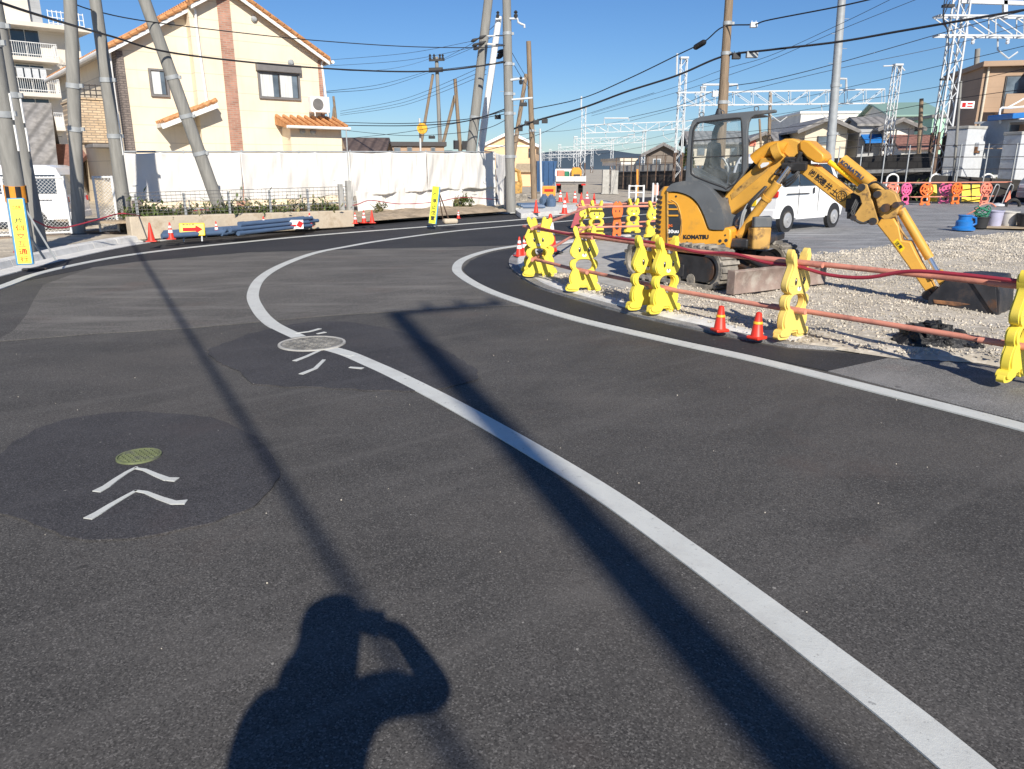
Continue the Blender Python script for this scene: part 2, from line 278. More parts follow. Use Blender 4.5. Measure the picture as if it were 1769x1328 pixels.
    def build(s, name, mats=None, parent=None, smooth=.6, bevel=0, seg=2):
        me = bpy.data.meshes.new(name); off = V((0, 0, 0)); q = parent
        while q: off = off+q.location; q = q.parent
        me.from_pydata([tuple(p-off) for p in s.v], [], s.f)
        ml = s.mats if mats is None else ([mats] if isinstance(mats, str) else mats)
        for k in ml: me.materials.append(MATS[k])
        if mats is None: me.polygons.foreach_set('material_index', s.m)
        bm = bmesh.new(); bm.from_mesh(me); bmesh.ops.recalc_face_normals(bm, faces=bm.faces); bm.to_mesh(me); bm.free()
        if smooth:
            me.polygons.foreach_set('use_smooth', [True]*len(me.polygons)); me.set_sharp_from_angle(angle=smooth)
        o = bpy.data.objects.new(name, me); C.objects.link(o)
        if parent: o.parent = parent
        if bevel:
            b = o.modifiers.new('bevel', 'BEVEL'); b.width = bevel; b.segments = seg; b.limit_method = 'ANGLE'; b.angle_limit = R(35)
        return o
def tag(o, label=None, cat=None, group=None, kind=None):
    if label: o['label'] = label
    if cat: o['category'] = cat
    if group: o['group'] = group
    if kind: o['kind'] = kind
    return o
def empty(name, loc, label, cat, group=None):
    o = bpy.data.objects.new(name, None); C.objects.link(o); o.location = loc; o.empty_display_size = .2
    return tag(o, label, cat, group)
def copy_tree(o, parent=None):
    c = o.copy(); C.objects.link(c); c.parent = parent
    for ch in list(o.children): copy_tree(ch, c)
    return c
def place(proto, used, loc, rz, label, scale=None):
    o = copy_tree(proto) if used else proto
    o.location = loc; o.rotation_euler = (0, 0, rz); o['label'] = label
    o.scale = (scale or 1,)*3
    return o
def crom(pts, k=8, closed=False):
    pts = [V(p) for p in pts]; n = len(pts); out = []
    for i in range(n if closed else n-1):
        if closed: a, b, c, d = pts[(i-1) % n], pts[i], pts[(i+1) % n], pts[(i+2) % n]
        else: a, b, c, d = pts[max(i-1, 0)], pts[i], pts[i+1], pts[min(i+2, n-1)]
        for j in range(k):
            t = j/k; out.append(.5*((2*b)+(c-a)*t+(2*a-5*b+4*c-d)*t*t+(3*b-a-3*c+d)*t**3))
    if not closed: out.append(pts[-1])
    return out
def text_mesh(txt, size, M, name, matname, parent, ext=.001, bold=0, align='CENTER', space=1.0, fit=None):
    cu = bpy.data.curves.new(name, 'FONT'); cu.body = txt; cu.size = size; cu.extrude = ext; cu.offset = bold; cu.align_x = align; cu.align_y = 'CENTER'; cu.space_character = space; cu.resolution_u = 3
    t = bpy.data.objects.new(name, cu); C.objects.link(t); bpy.context.view_layer.update()
    me = bpy.data.meshes.new_from_object(t.evaluated_get(bpy.context.evaluated_depsgraph_get())); bpy.data.objects.remove(t); me.name = name
    if fit:                                       # stretch to a width and height
        xs = [v.co.x for v in me.vertices]; ys = [v.co.y for v in me.vertices]
        if xs:
            cx, cy = (max(xs)+min(xs))/2, (max(ys)+min(ys))/2; kx = fit[0]/(max(xs)-min(xs)); ky = fit[1]/(max(ys)-min(ys)) if fit[1] else kx
            for v in me.vertices: v.co.x = (v.co.x-cx)*kx; v.co.y = (v.co.y-cy)*ky
    off = V((0, 0, 0)); q = parent
    while q: off = off+q.location; q = q.parent
    me.transform(Matrix.Translation(-off) @ M); me.materials.clear(); me.materials.append(MATS[matname])
    o = bpy.data.objects.new(name, me); C.objects.link(o); o.parent = parent; return o
def face_M(p, x, y):                              # text frame: origin, right, up
    x, y = V(x).normalized(), V(y).normalized(); z = x.cross(y).normalized(); y = z.cross(x)
    M = Matrix((x, y, z)).transposed().to_4x4(); M.translation = V(p); return M
# ================================================================ SETTING: ground, roads, kerbs, markings
def sheet(name, pts, z, matname, kind='structure', label=None, cat=None, depth=0):
    m = MB(); p3 = [V((p[0], p[1], z)) for p in pts]
    if depth or z > .003: m.prism(p3, (0, 0, -(depth or z-.001)))
    else: m.poly(p3)
    o = m.build(name, matname, smooth=0); tag(o, label, cat, None, kind); return o
def gpath(px, k=8): return crom([G(*p) for p in px], k)
def ribbon(m, pts, width, z, off=0.0, ws=None):
    L = []
    for i, p in enumerate(pts):
        d = (pts[min(i+1, len(pts)-1)]-pts[max(i-1, 0)]); d.z = 0; d.normalize(); nn = V((-d.y, d.x, 0)); w_ = ws[i] if ws else width
        L.append((V((p.x, p.y, z))+nn*(off+w_/2), V((p.x, p.y, z))+nn*(off-w_/2)))
    dz = V((0, 0, z-.0015)); m.loft([[a, b, b-dz, a-dz] for a, b in L]); return m
g = MB(); g.poly([(-900, -60, -.03), (900, -60, -.03), (900, 1500, -.03), (-900, 1500, -.03)]); tag(g.build('ground', 'sand', smooth=0), kind='structure')
KL = [(-330, 560), (0, 478), (60, 462), (130, 445), (230, 424), (320, 411), (420, 400), (560, 388), (740, 377), (900, 367.5), (1000, 362), (1060, 356)]
kerb_l = gpath(KL); far_edge = [V((9, 36, 0)), V((40, 44, 0))]
road_o = [V((-26, -14, 0))]+kerb_l[:1]+kerb_l+[V((6, 41, 0)), V((45, 52, 0)), V((60, 30, 0)), V((60, -14, 0))]
road_o = [V((-15, -14, 0)), V((-13.2, 3, 0))]+[p for p in kerb_l if p.y > 7]+[V((7, 44, 0)), V((45, 56, 0)), V((60, 30, 0)), V((60, -14, 0))]
sheet('road', road_o, 0, 'asphalt_old')
# band of paler, older surfacing between the seams, and the fresh black band beyond it
sheet('road_surface', [G(*p) for p in [(-140, 640), (0, 590), (160, 577), (330, 567), (560, 546), (700, 537), (850, 529), (930, 528), (850, 505), (800, 480), (798, 462), (830, 440), (884, 424), (780, 427), (640, 430), (430, 436), (240, 452), (160, 462), (75, 492), (60, 515), (45, 545), (25, 570), (0, 585), (-60, 600)]], .004, 'asphalt_mid')
band = [G(*p) for p in [(-330, 590), (-100, 525), (0, 494), (80, 478), (160, 462), (240, 452), (430, 436), (640, 430), (780, 427), (884, 424), (905, 414), (990, 404), (1060, 398), (1150, 396)]]+[V((12, 26, 0)), V((44, 42, 0)), V((44, 54, 0)), V((7, 43, 0))]+[p for p in reversed(kerb_l) if p.y > 7.5]
sheet('road_new_band', band, .0045, 'asphalt_new')
EDGE_R = [(2600, 970), (2100, 836), (1769, 740), (1500, 671), (1300, 621), (1150, 588), (1000, 553), (900, 523), (840, 501), (802, 480), (789, 465), (800, 449), (838, 435), (885, 426), (960, 417)]
KR = [(1545, 618), (1470, 614), (1360, 600), (1240, 578), (1100, 547), (1000, 519), (930, 497), (888, 470), (879, 455), (888, 440), (915, 426), (1000, 414), (1080, 407)]
edge_r = gpath(EDGE_R); kerb_r = gpath(KR[2:])
strip = [G(*p) for p in [(1430, 642), (1300, 615), (1150, 582), (1000, 548), (900, 519), (845, 498), (812, 480), (800, 466), (812, 451), (845, 438), (890, 429)]]+[G(*p) for p in [(905, 431), (884, 450), (880, 460), (893, 478), (930, 500), (1000, 522), (1100, 550), (1240, 582), (1360, 604), (1545, 617)]]
sheet('road_new_strip', strip, .0085, 'asphalt_new')
sheet('driveway', [G(*p) for p in [(1430, 642), (1545, 617), (1600, 612), (1769, 640), (2300, 745), (2700, 850), (2600, 950), (2100, 822), (1769, 730), (1560, 676)]], .0065, 'asphalt_strip')
def blob(cx, cy, rx, ry, n=48, wob=.03, seed=0):
    return [G(cx+rx*cos(a)*(1+wob*noise.noise(V((3*cos(a), 3*sin(a), seed)))), cy+ry*sin(a)*(1+wob*noise.noise(V((3*cos(a), 3*sin(a), seed+5))))) for a in [2*pi*i/n for i in range(n)]]
def fill(px, k=14, amp=.03):
    o = crom([G(*p) for p in px], k, True); return [p+V((noise.noise(p*2.3), noise.noise(p*2.3+V((9, 9, 9))), 0))*amp*2+V((noise.noise(p*9), noise.noise(p*9+V((5, 5, 5))), 0))*amp for p in o]
sheet('road_patch', fill([(-10, 800), (40, 755), (130, 722), (240, 712), (350, 722), (440, 755), (478, 800), (465, 850), (400, 892), (300, 920), (180, 932), (60, 908), (-30, 870)], amp=.022), .0075, 'asphalt_patch')
sheet('road_patch', fill([(360, 612), (400, 588), (480, 566), (560, 556), (640, 562), (720, 585), (800, 625), (830, 652), (780, 668), (690, 676), (560, 672), (450, 662), (400, 640)]), .0076, 'asphalt_patch')
# painted lines
CL = [(2150, 1760), (1668, 1328), (1440, 1145), (1190, 957), (1000, 826), (800, 709), (690, 652), (640, 629), (600, 612), (562, 601)]
c1 = gpath(CL); ln = MB(); ribbon(ln, c1, .147, .008); tag(ln.build('centre_line', 'road_paint', smooth=0), kind='structure')
c2 = gpath([(516, 583), (470, 560), (446, 535), (437, 508), (452, 480), (490, 457), (545, 437), (600, 426), (665, 415), (787, 399), (909, 388), (1000, 380), (1130, 369), (1250, 361)])
ln = MB(); ribbon(ln, c2, .15, .008); tag(ln.build('centre_line', 'road_paint', smooth=0), kind='structure')
ln = MB(); ribbon(ln, edge_r, .155, .0118); tag(ln.build('edge_line', 'road_paint', smooth=0), kind='structure')
ln = MB(); ribbon(ln, gpath([(-200, 566), (0, 497), (60, 475), (130, 458), (210, 443), (300, 431), (420, 418.5), (560, 405.5), (760, 390), (880, 381), (960, 374)]), .15, .0125); tag(ln.build('edge_line', 'road_paint', smooth=0), kind='structure')
def stroke(m, px, w0, w1, z=.0095):
    pts = [G(*p) for p in px]; n = len(pts); ribbon(m, pts, 0, z, ws=[w0+(w1-w0)*i/(n-1) for i in range(n)])
ch = MB()
for px in [[(237, 809), (220, 818), (200, 831), (184, 843), (167, 852)], [(233, 811), (250, 814), (270, 823), (288, 830), (306, 831)], [(237, 849), (214, 862), (190, 876), (170, 889), (152, 899)], [(233, 850), (252, 853), (276, 863), (300, 871), (322, 870)]]: stroke(ch, px, .016, .05, .0115)
tag(ch.build('survey_mark', 'road_paint', smooth=0), kind='structure')
ch = MB()
for px in [[(552, 607), (530, 617), (509, 625)], [(560, 623), (545, 638), (520, 648)], [(590, 613), (608, 616)], [(604, 636), (627, 638)], [(510, 577), (535, 574), (553, 569)], [(548, 578), (562, 575)]]: stroke(ch, px, .03, .045, .0115)
tag(ch.build('survey_mark', 'road_paint', smooth=0), kind='structure')
def manhole(px, py, r, matname, label):
    c = G(px, py, .014); e = empty('manhole_cover', c, label, 'manhole cover')
    m = MB(); m.lathe([(r*.9, -.01), (r*.9, .0)], 40, c)
    for i in range(-5, 6):                         # cast pattern
        for j in range(-5, 6):
            if (i*i+j*j)**.5 < 5.2: m.box(c+V((i*r*.155, j*r*.155, .002)), (r*.1, r*.1, .006), .785*((i+j) % 2))
    m.build('cover_plate', matname, e, 0)
    ring = MB(); ring.lathe([(r*.92, -.01), (r*.92, .004), (r, .004), (r*1.01, -.01)], 40, c); ring.build('frame_ring', 'concrete' if r > .2 else matname, e)
manhole(539, 592.5, .31, 'manhole', 'round grey cast manhole cover breaking the white centre line')
manhole(240, 787, .12, 'manhole_green', 'small round manhole cover smeared with pale green paint')
# kerbs: swept profile with joints
def kerb(name, pts, side, prof, block=.6, matname='concrete_kerb'):
    m = MB(); acc = 0; secs = []
    dense = []
    for a, b in zip(pts[:-1], pts[1:]):
        k = max(1, int((b-a).length/.15)); dense += [a.lerp(b, i/k) for i in range(k)]
    dense.append(pts[-1]); run = [dense[0]]; L = 0
    for a, b in zip(dense[:-1], dense[1:]):
        run.append(b); L += (b-a).length
        if L > block: m_sec(m, run, side, prof, dense); run = [b]; L = 0
    if len(run) > 1: m_sec(m, run, side, prof, dense)
    return tag(m.build(name, matname, smooth=.4), kind='structure')
def m_sec(m, run, side, prof, dense):
    secs = []
    for i, p in enumerate(run):
        d = run[min(i+1, len(run)-1)]-run[max(i-1, 0)]; d.z = 0; d.normalize(); nn = V((-d.y, d.x, 0))*side
        q = p.copy(); e = d*.006*(1 if i == 0 else -1 if i == len(run)-1 else 0)
        secs.append([q+nn*a+V((0, 0, b))+e for a, b in prof])
    m.loft(secs)
kerb('kerb_far', [p for p in kerb_l], 1, [(-.02, -.02), (-.02, .018), (.33, .022), (.36, .13), (.40, .15), (.55, .15), (.55, -.02)])
kerb('kerb_near', [p+V((0, 0, 0)) for p in kerb_r], -1, [(0, -.02), (0, .022), (.14, .026), (.16, .05), (.20, .06), (.46, .056), (.46, -.02)])
dr = MB()
for px, py in [(262, 422), (478, 398), (660, 384.5), (60, 470)]:
    p = G(px, py-3); dr.box((p.x, p.y, .028), (.34, .12, .02), .35)
tag(dr.build('gutter_grate', 'ex_steel', smooth=0), kind='structure')
# verge beyond the far kerb, site ground beyond the near kerb
vl = []
for i, p in enumerate(kerb_l):
    d = kerb_l[min(i+1, len(kerb_l)-1)]-kerb_l[max(i-1, 0)]; d.normalize(); vl.append(p+V((-d.y, d.x, 0))*.5)
def rough(name, outline, z, step, amp, matname, freq=2.0, rise=0, rd=.7):
    xs = [p.x for p in outline]; ys = [p.y for p in outline]
    def inside(x, y):
        c = False; n = len(outline)
        for i in range(n):
            a, b = outline[i], outline[i-1]
            if (a.y > y) != (b.y > y) and x < (b.x-a.x)*(y-a.y)/(b.y-a.y)+a.x: c = not c
        return c
    bm = bmesh.new(); vs = [bm.verts.new((p.x, p.y, z)) for p in outline]; 
    tr = tessellate_polygon([outline])
    for t in tr:
        try: bm.faces.new([vs[i] for i in t])
        except ValueError: pass
    for it in range(12):
        lg = [e for e in bm.edges if e.calc_length() > step]
        if not lg: break
        bmesh.ops.subdivide_edges(bm, edges=lg, cuts=1); bmesh.ops.triangulate(bm, faces=bm.faces)
    bd = {v for e in bm.edges if e.is_boundary for v in e.verts}; ol = [V((p.x, p.y, 0)) for p in outline]
    def dist(p): return min((p-(a+(b-a)*max(0, min(1, (p-a).dot(b-a)/max((b-a).length_squared, 1e-9))))).length for a, b in zip(ol, ol[1:]+ol[:1]))
    for v in bm.verts:
        if v not in bd: v.co.z += (rise*min(1, dist(V((v.co.x, v.co.y, 0)))/rd)**.6 if rise else 0)+amp*(noise.noise(v.co*freq)+.5*noise.noise(v.co*freq*3.1)+.3)
    bmesh.ops.recalc_face_normals(bm, faces=bm.faces)
    me = bpy.data.meshes.new(name); bm.to_mesh(me); bm.free(); me.materials.append(MATS[matname]); me.polygons.foreach_set('use_smooth', [True]*len(me.polygons))
    o = bpy.data.objects.new(name, me); C.objects.link(o); o['kind'] = 'structure'; return o
def stones(name, outline, z, n, r0, r1, matname, seed, amp=0, freq=2, yr=(0, 99)):
    rnd = random.Random(seed); xs = [p.x for p in outline]; ys = [p.y for p in outline]; m = MB(); k = 0
    base = [V(q).normalized() for q in [(0, 0, 1), (.9, 0, .3), (-.3, .9, .2), (-.7, -.7, .25), (.5, .5, -.6), (-.6, .2, -.6), (.2, -.8, -.3)]]
    fs = [(0, 1, 2), (0, 2, 3), (0, 3, 6), (0, 6, 1), (1, 4, 2), (2, 5, 3), (2, 4, 5), (3, 5, 6), (1, 6, 4), (4, 6, 5)]
    while k < n:
        x, y = rnd.uniform(min(xs), max(xs)), rnd.uniform(max(min(ys), yr[0]), min(max(ys), yr[1])); c = False; q = len(outline)
        for i in range(q):
            a, b = outline[i], outline[i-1]
            if (a.y > y) != (b.y > y) and x < (b.x-a.x)*(y-a.y)/(b.y-a.y)+a.x: c = not c
        k += 1
        if not c: continue
        r = rnd.uniform(r0, r1)*(1 if rnd.random() < .9 else 1.8); M = Matrix.Rotation(rnd.uniform(0, 6.3), 3, 'Z') @ Matrix.Rotation(rnd.uniform(-1, 1), 3, 'X')
        p = V((x, y, z)); zz = amp*(noise.noise(p*freq)+.5*noise.noise(p*freq*3.1)+.3) if amp else 0
        m.add([p+V((0, 0, zz+r*.25))+(M @ b)*r*rnd.uniform(.7, 1.2) for b in base], fs)
    return tag(m.build(name, matname, smooth=0), kind='stuff')
verge = [p for p in vl if p.y > 7]+[V((4, 48, 0)), V((-25, 48, 0)), V((-30, 6, 0))]
rough('verge', verge, .135, .8, .06, 'sand')
lot_edge = [p for p in kerb_r]
site = [V((p.x, p.y, 0)) for p in lot_edge]+[V((4.6, 18.0, 0)), V((8.5, 25, 0)), V((14, 35, 0)), V((60, 44, 0)), V((60, 5.8, 0))]+[G(*p) for p in [(2300, 735), (1769, 640), (1690, 625), (1545, 614), (1450, 606)]]
sheet('site_ground', site, .03, 'asphalt_lot', depth=.06)
gravel_o = [G(*p, .05) for p in [(1545, 611), (1440, 596), (1345, 586), (1240, 562), (1100, 531), (1000, 504), (945, 486), (915, 468), (935, 460), (1000, 478), (1060, 498), (1120, 500), (1240, 470), (1330, 448), (1450, 436), (1600, 418), (1769, 400), (2000, 385), (2400, 400), (2500, 700), (2200, 700), (1769, 633), (1690, 619)]]
rough('gravel_bed', gravel_o, .012, .16, .035, 'gravel', 1.6, .045, .2)
near = [p for p in gravel_o if p.y < 15]
stones('gravel_stones', gravel_o, .058, 80000, .005, .0125, 'stone', 3, .04, 1.6, (0, 13))
stones('gravel_stones', gravel_o, .058, 60000, .010, .018, 'stone', 5, .04, 1.6, (13, 26))
stones('loose_grit', [V((-4, 1.5, 0)), V((5, 1.5, 0)), V((6, 9, 0)), V((-7, 11, 0))], .001, 170, .002, .0045, 'stone', 11)
sheet('concrete_apron', [G(*p, .05) for p in [(905, 468), (893, 455), (905, 440), (960, 424), (1060, 412), (1140, 408), (1180, 425), (1100, 440), (1090, 500), (1000, 476), (930, 461)]], .0375, 'concrete')
sheet('verge_paving', [G(*p, .16) for p in [(890, 362), (960, 352), (1040, 345), (1060, 349), (1010, 360), (900, 369)]], .165, 'concrete_kerb', depth=.2)
hl = MB(); 
for seed, Y, H0, zc in ((1, 900, 26, 0), (5, 1250, 48, 0)):
    secs = []
    for i in range(61):
        x = -700+i*25; h = H0*(.35+.65*abs(noise.noise(V((x*.004, seed, 0))))+.25*noise.noise(V((x*.013, seed, 3))))
        secs.append([V((x, Y-40, -1)), V((x, Y, h*.7)), V((x, Y+40, h)), V((x, Y+160, -1))])
    hl.loft(secs)
tag(hl.build('hills', 'hill'), kind='structure')
# bank of bare earth under the white sheeting, low wall
rough('earth_bank', [G(*p, .1) for p in [(612, 386), (700, 378.5), (800, 371.5), (880, 366)]]+[V((-1.2, 31.5, .1)), V((-7.5, 29, .1)), V((-8.2, 24, .1))], .13, .3, .07, 'dirt', 1.6, .07)

# ================================================================ WHITE RABBIT ROAD BARRIERS, PIPES, CONES
def half(pts): return pts+[(-x, z) for x, z in reversed(pts) if x > 1e-6]
R_OUT = [(.0, .045), (.05, .045), (.075, .0), (.20, .0), (.235, .028), (.215, .064), (.168, .078), (.186, .13), (.182, .20), (.158, .252), (.150, .275), (.176, .31), (.182, .36), (.16, .398), (.112, .42), (.155, .445), (.182, .495), (.178, .54), (.152, .60), (.128, .655), (.118, .70), (.142, .755), (.148, .80), (.128, .83), (.098, .815), (.082, .765), (.072, .715), (.048, .705), (.04, .665), (.0, .66)]
R_HOLE = [(0, .245), (.03, .25), (.035, .268), (.085, .285), (.108, .33), (.098, .375), (.06, .402), (0, .408)]
P_OUT = [(0, .05), (.04, .05), (.06, 0), (.15, 0), (.165, .05), (.15, .12), (.17, .2), (.16, .3), (.13, .38), (.15, .43), (.19, .50), (.205, .58), (.19, .67), (.15, .74), (.08, .785), (.035, .79), (.03, .76), (0, .757)]
def smooth_loop(pts, k=3): return [(p.x, p.y) for p in crom([V((a, b, 0)) for a, b in pts], k, True)]
def plate(out, hole, t, y0):
    o2 = smooth_loop(half(out)); h2 = [smooth_loop(half(hole))] if hole else []
    m = MB(); m.prism([V((x, y0, z)) for x, z in o2], (0, t, 0), [[V((x, y0, z)) for x, z in h] for h in h2]); return m
def rabbit(matname):
    e = empty('rabbit_barrier', (0, 0, 0), 'x', 'barrier', 'animal shaped barriers holding up the site pipes')
    def shrink(pts, k, c): return [(x*k, c+(z-c)*k) for x, z in pts]
    m = plate(R_OUT, R_HOLE, .055, -.0275); m.build('body', matname, e, .5, .012, 2)
    m = plate(shrink(R_OUT, .93, .40), shrink(R_HOLE, 1.12, .33), .085, -.0425); m.build('raised_panel', matname, e, .5, .008, 2)
    for s in (-1, 1):
        b = MB(); b.prism([V((s*.062+.016*cos(a), -.0445, .535+.034*sin(a))) for a in [i*pi/8 for i in range(16)]], (0, .003, 0)); ey = b.build('eye', 'ink', e, 0)
        b = MB(); b.prism([V((s*.066+.006*cos(a), -.0452, .55+.009*sin(a))) for a in [i*pi/5 for i in range(10)]], (0, .001, 0)); b.build('eye_glint', 'ink_white', ey, 0)
    b = MB(); b.prism([V((.03*cos(a), -.0446, .465+.022*sin(a))) for a in [i*pi/8 for i in range(16)]], (0, .003, 0)); b.build('muzzle', 'ink_white', e, 0)
    b = MB(); b.prism([V((x, -.0455, z)) for x, z in ((-.014, .487), (.014, .487), (0, .468))], (0, .003, 0)); b.bar((0, -.045, .468), (0, -.045, .455), .004); b.build('nose', 'ink', e, 0)
    b = MB()
    for s in (-1, 1):
        for k in (-1, 0, 1): b.bar((s*.085, -.043, .478+k*.014), (s*.15, -.043, .478+k*.03), .004)
    b.build('whiskers', 'rabbit_faded', e, 0)
    b = MB(); b.box((0, -.05, .672), (.05, .03, .04)); b.box((0, -.05, .245), (.05, .03, .035)); b.each('pipe_holder', 'steel_galv', e, 0, .004)
    return e
def panda(matname):
    e = empty('panda_barrier', (0, 0, 0), 'x', 'barrier', 'round headed animal barriers in a row')
    cz = .56
    def circ(r, n=28, cx=0, c=cz): return [V((cx+r*cos(2*pi*i/n), 0, c+r*sin(2*pi*i/n))) for i in range(n)]
    def disc(r, holes, y0, t): m = MB(); m.prism([p+V((0, y0, 0)) for p in circ(r)], (0, t, 0), [[p+V((0, y0, 0)) for p in h] for h in holes]); return m
    disc(.245, [circ(.205)], -.035, .07).build('outer_ring', matname, e, .5, .01)
    hl_ = [[V((s*.065+.030*cos(a), 0, cz+.02+.038*sin(a))) for a in [2*pi*i/10 for i in range(10)]] for s in (-1, 1)]+[[V((.035*cos(a), 0, cz-.07+.02*sin(a))) for a in [2*pi*i/8 for i in range(8)]]]
    disc(.155, hl_, -.03, .06).build('head', matname, e, .5, .01)
    m = MB()
    for k in range(5): a = pi/2+.5+k*(2*pi-1.0)/4*1.0; m.bar(V((.15*cos(a), 0, cz+.15*sin(a))), V((.21*cos(a), 0, cz+.21*sin(a))), .05)
    m.each('spoke', matname, e, 0)
    m = MB()
    for s in (-1, 1): m.prism([V((s*.105+.05*cos(a), -.04, cz+.125+.05*sin(a))) for a in [2*pi*i/14 for i in range(14)]], (0, .08, 0))
    m.each('ear', matname, e, .5, .006)
    body = [(0, .06), (.05, .06), (.06, 0), (.17, 0), (.19, .05), (.155, .09), (.165, .2), (.14, .29), (.08, .335), (0, .335)]
    m = plate(body, [(0, .12), (.09, .13), (.115, .19), (.09, .26), (0, .275)], .055, -.0275); m.build('body', matname, e, .5, .008)
    return e
PIPEH, PIPEL = .705, .262
rab = rabbit('rabbit_yellow'); rab2 = rabbit('rabbit_faded'); r_used = [0, 0]
def put_rabbit(px, py, head, label, faded=0):
    p = G(px, py, .06); 
    o = place([rab, rab2][faded], r_used[faded], p, head, label); r_used[faded] += 1; return p
def hd(a, b): return math.atan2(b[1]-a[1], b[0]-a[0])   # heading of a run of pipe
ra = G(925, 478, .06); rb = G(1007, 503, .06); rc = G(1145, 538, .06); rd = G(1365, 582, .06); re_ = G(1742, 655, .06)
fwd = pi/2
put_rabbit(930, 477, hd(ra, rb)+fwd-.45, 'yellow rabbit barrier at the bend, foremost of the three stacked together')
put_rabbit(926, 469, hd(ra, rb)+fwd-.3, 'yellow rabbit barrier at the bend, rearmost of the three stacked together')
put_rabbit(936, 472, hd(ra, rb)+fwd-.6, 'yellow rabbit barrier at the bend, middle of the three, next to the big traffic cone')
put_rabbit(1007, 502, hd(rb, rc)+fwd-.42, 'yellow rabbit barrier alone on gravel between the bend and the overlapping pair')
put_rabbit(1112, 533, hd(rb, rc)+fwd-.05, 'yellow rabbit barrier partly covered by its neighbour, in the pair before the crawler track')
put_rabbit(1146, 539, hd(rc, rd)+fwd-.05, 'yellow rabbit barrier overlapping its neighbour in front of the crawler track', 0)
put_rabbit(1365, 582, hd(rc, rd)+fwd, 'pale faded yellow rabbit barrier standing beside the two small red cones', 1)
put_rabbit(1748, 653, hd(rd, re_)+fwd, 'bright yellow rabbit barrier beside the bucket, largest rabbit of all')
fa = G(1015, 412, .06); fb = G(1130, 408, .06)
put_rabbit(1013, 408, hd(fa, fb)-.25, 'small distant yellow rabbit barrier overlapped by another near the red flag')
put_rabbit(1029, 410, hd(fa, fb)-.05, 'small distant yellow rabbit barrier overlapping another, next to the orange one')
put_rabbit(1092, 402, hd(fa, fb)+.1, 'distant yellow rabbit barrier farther back, on the road side of the orange one')
put_rabbit(1127, 411, hd(fa, fb)+.1, 'distant yellow rabbit barrier close by the excavator grille, with a rust coloured belly')
o = MB(); mo = plate(P_OUT, [(0, .14), (.06, .15), (.08, .22), (.06, .3), (0, .32)], .06, -.03)
ob = empty('monkey_barrier', G(1065, 407, .06), 'slim orange animal barrier standing among the yellow rabbits', 'barrier', 'animal shaped barriers holding up the site pipes')
ob.scale = (.62, 1, 1); ob.rotation_euler = (0, 0, .1); mo.v = [v+ob.location for v in mo.v]; mo.build('body', 'panda_orange', ob, .5, .01)
for s in (-1, 1):
    b = MB(); b.prism([ob.location+V((s*.07+.022*cos(a), -.032, .57+.03*sin(a))) for a in [i*pi/6 for i in range(12)]], (0, .003, 0)); b.build('eye', 'ink', ob, 0)
def pipe(a, b, label, r=.0243, name='barrier_pipe', group='salmon pipes strung between the barriers', matname='pipe_salmon', over=.25):
    a, b = V(a), V(b); d = (b-a).normalized(); m = MB(); m.cyl(a-d*over, b+d*over*.6, r, n=12); tag(m.build(name, matname), label, 'pipe', group)
runs = [(ra, rb, 'from the bend to the lone rabbit'), (rb, rc, 'from the lone rabbit to the overlapping pair'), (rc, rd, 'from the overlapping pair to the faded rabbit'), (rd, re_, 'from the faded rabbit to the bright one at the frame edge')]
for i, (a, b, t) in enumerate(runs):
    k = .028*(1 if i % 2 else -1); n = V((-(b-a).y, (b-a).x, 0)).normalized()*k; u = (b-a).normalized()*.12
    pipe(a+n+V((0, 0, PIPEH))-u, b+n+V((0, 0, PIPEH))+u, 'upper salmon pipe '+t); pipe(a+n+V((0, 0, PIPEL)), b+n+V((0, 0, PIPEL)), 'lower salmon pipe '+t)
pipe(re_+V((0, 0, PIPEH)), re_+V((1.2, -1.5, PIPEH)), 'upper salmon pipe leaving the bright rabbit past the frame edge'); pipe(re_+V((0, 0, PIPEL)), re_+V((1.2, -1.5, PIPEL)), 'lower salmon pipe leaving the bright rabbit past the frame edge')
far_r = V((5.4, 19.5, .06))
pipe(ra+V((0, .2, .70)), fa+V((0, 0, .70)), 'upper salmon pipe joining the bend to the distant rabbits'); pipe(ra+V((0, .1, .262)), fa+V((0, 0, .262)), 'lower salmon pipe joining the bend to the distant rabbits')
pipe(fa+V((0, .03, .70)), fb+V((.5, 0, .70)), 'upper salmon pipe along the front of the distant row'); pipe(fa+V((0, .03, .25)), fb+V((.5, 0, .25)), 'lower salmon pipe along the front of the distant row')
fc = G(1092, 399, .06)
pipe(V((fa.x, fa.y+.9, .76)), V((fc.x+1.2, fc.y+.5, .76)), 'upper salmon pipe along the back of the distant row'); pipe(V((fa.x, fa.y+.9, .30)), V((fc.x+1.2, fc.y+.5, .30)), 'lower salmon pipe along the back of the distant row')
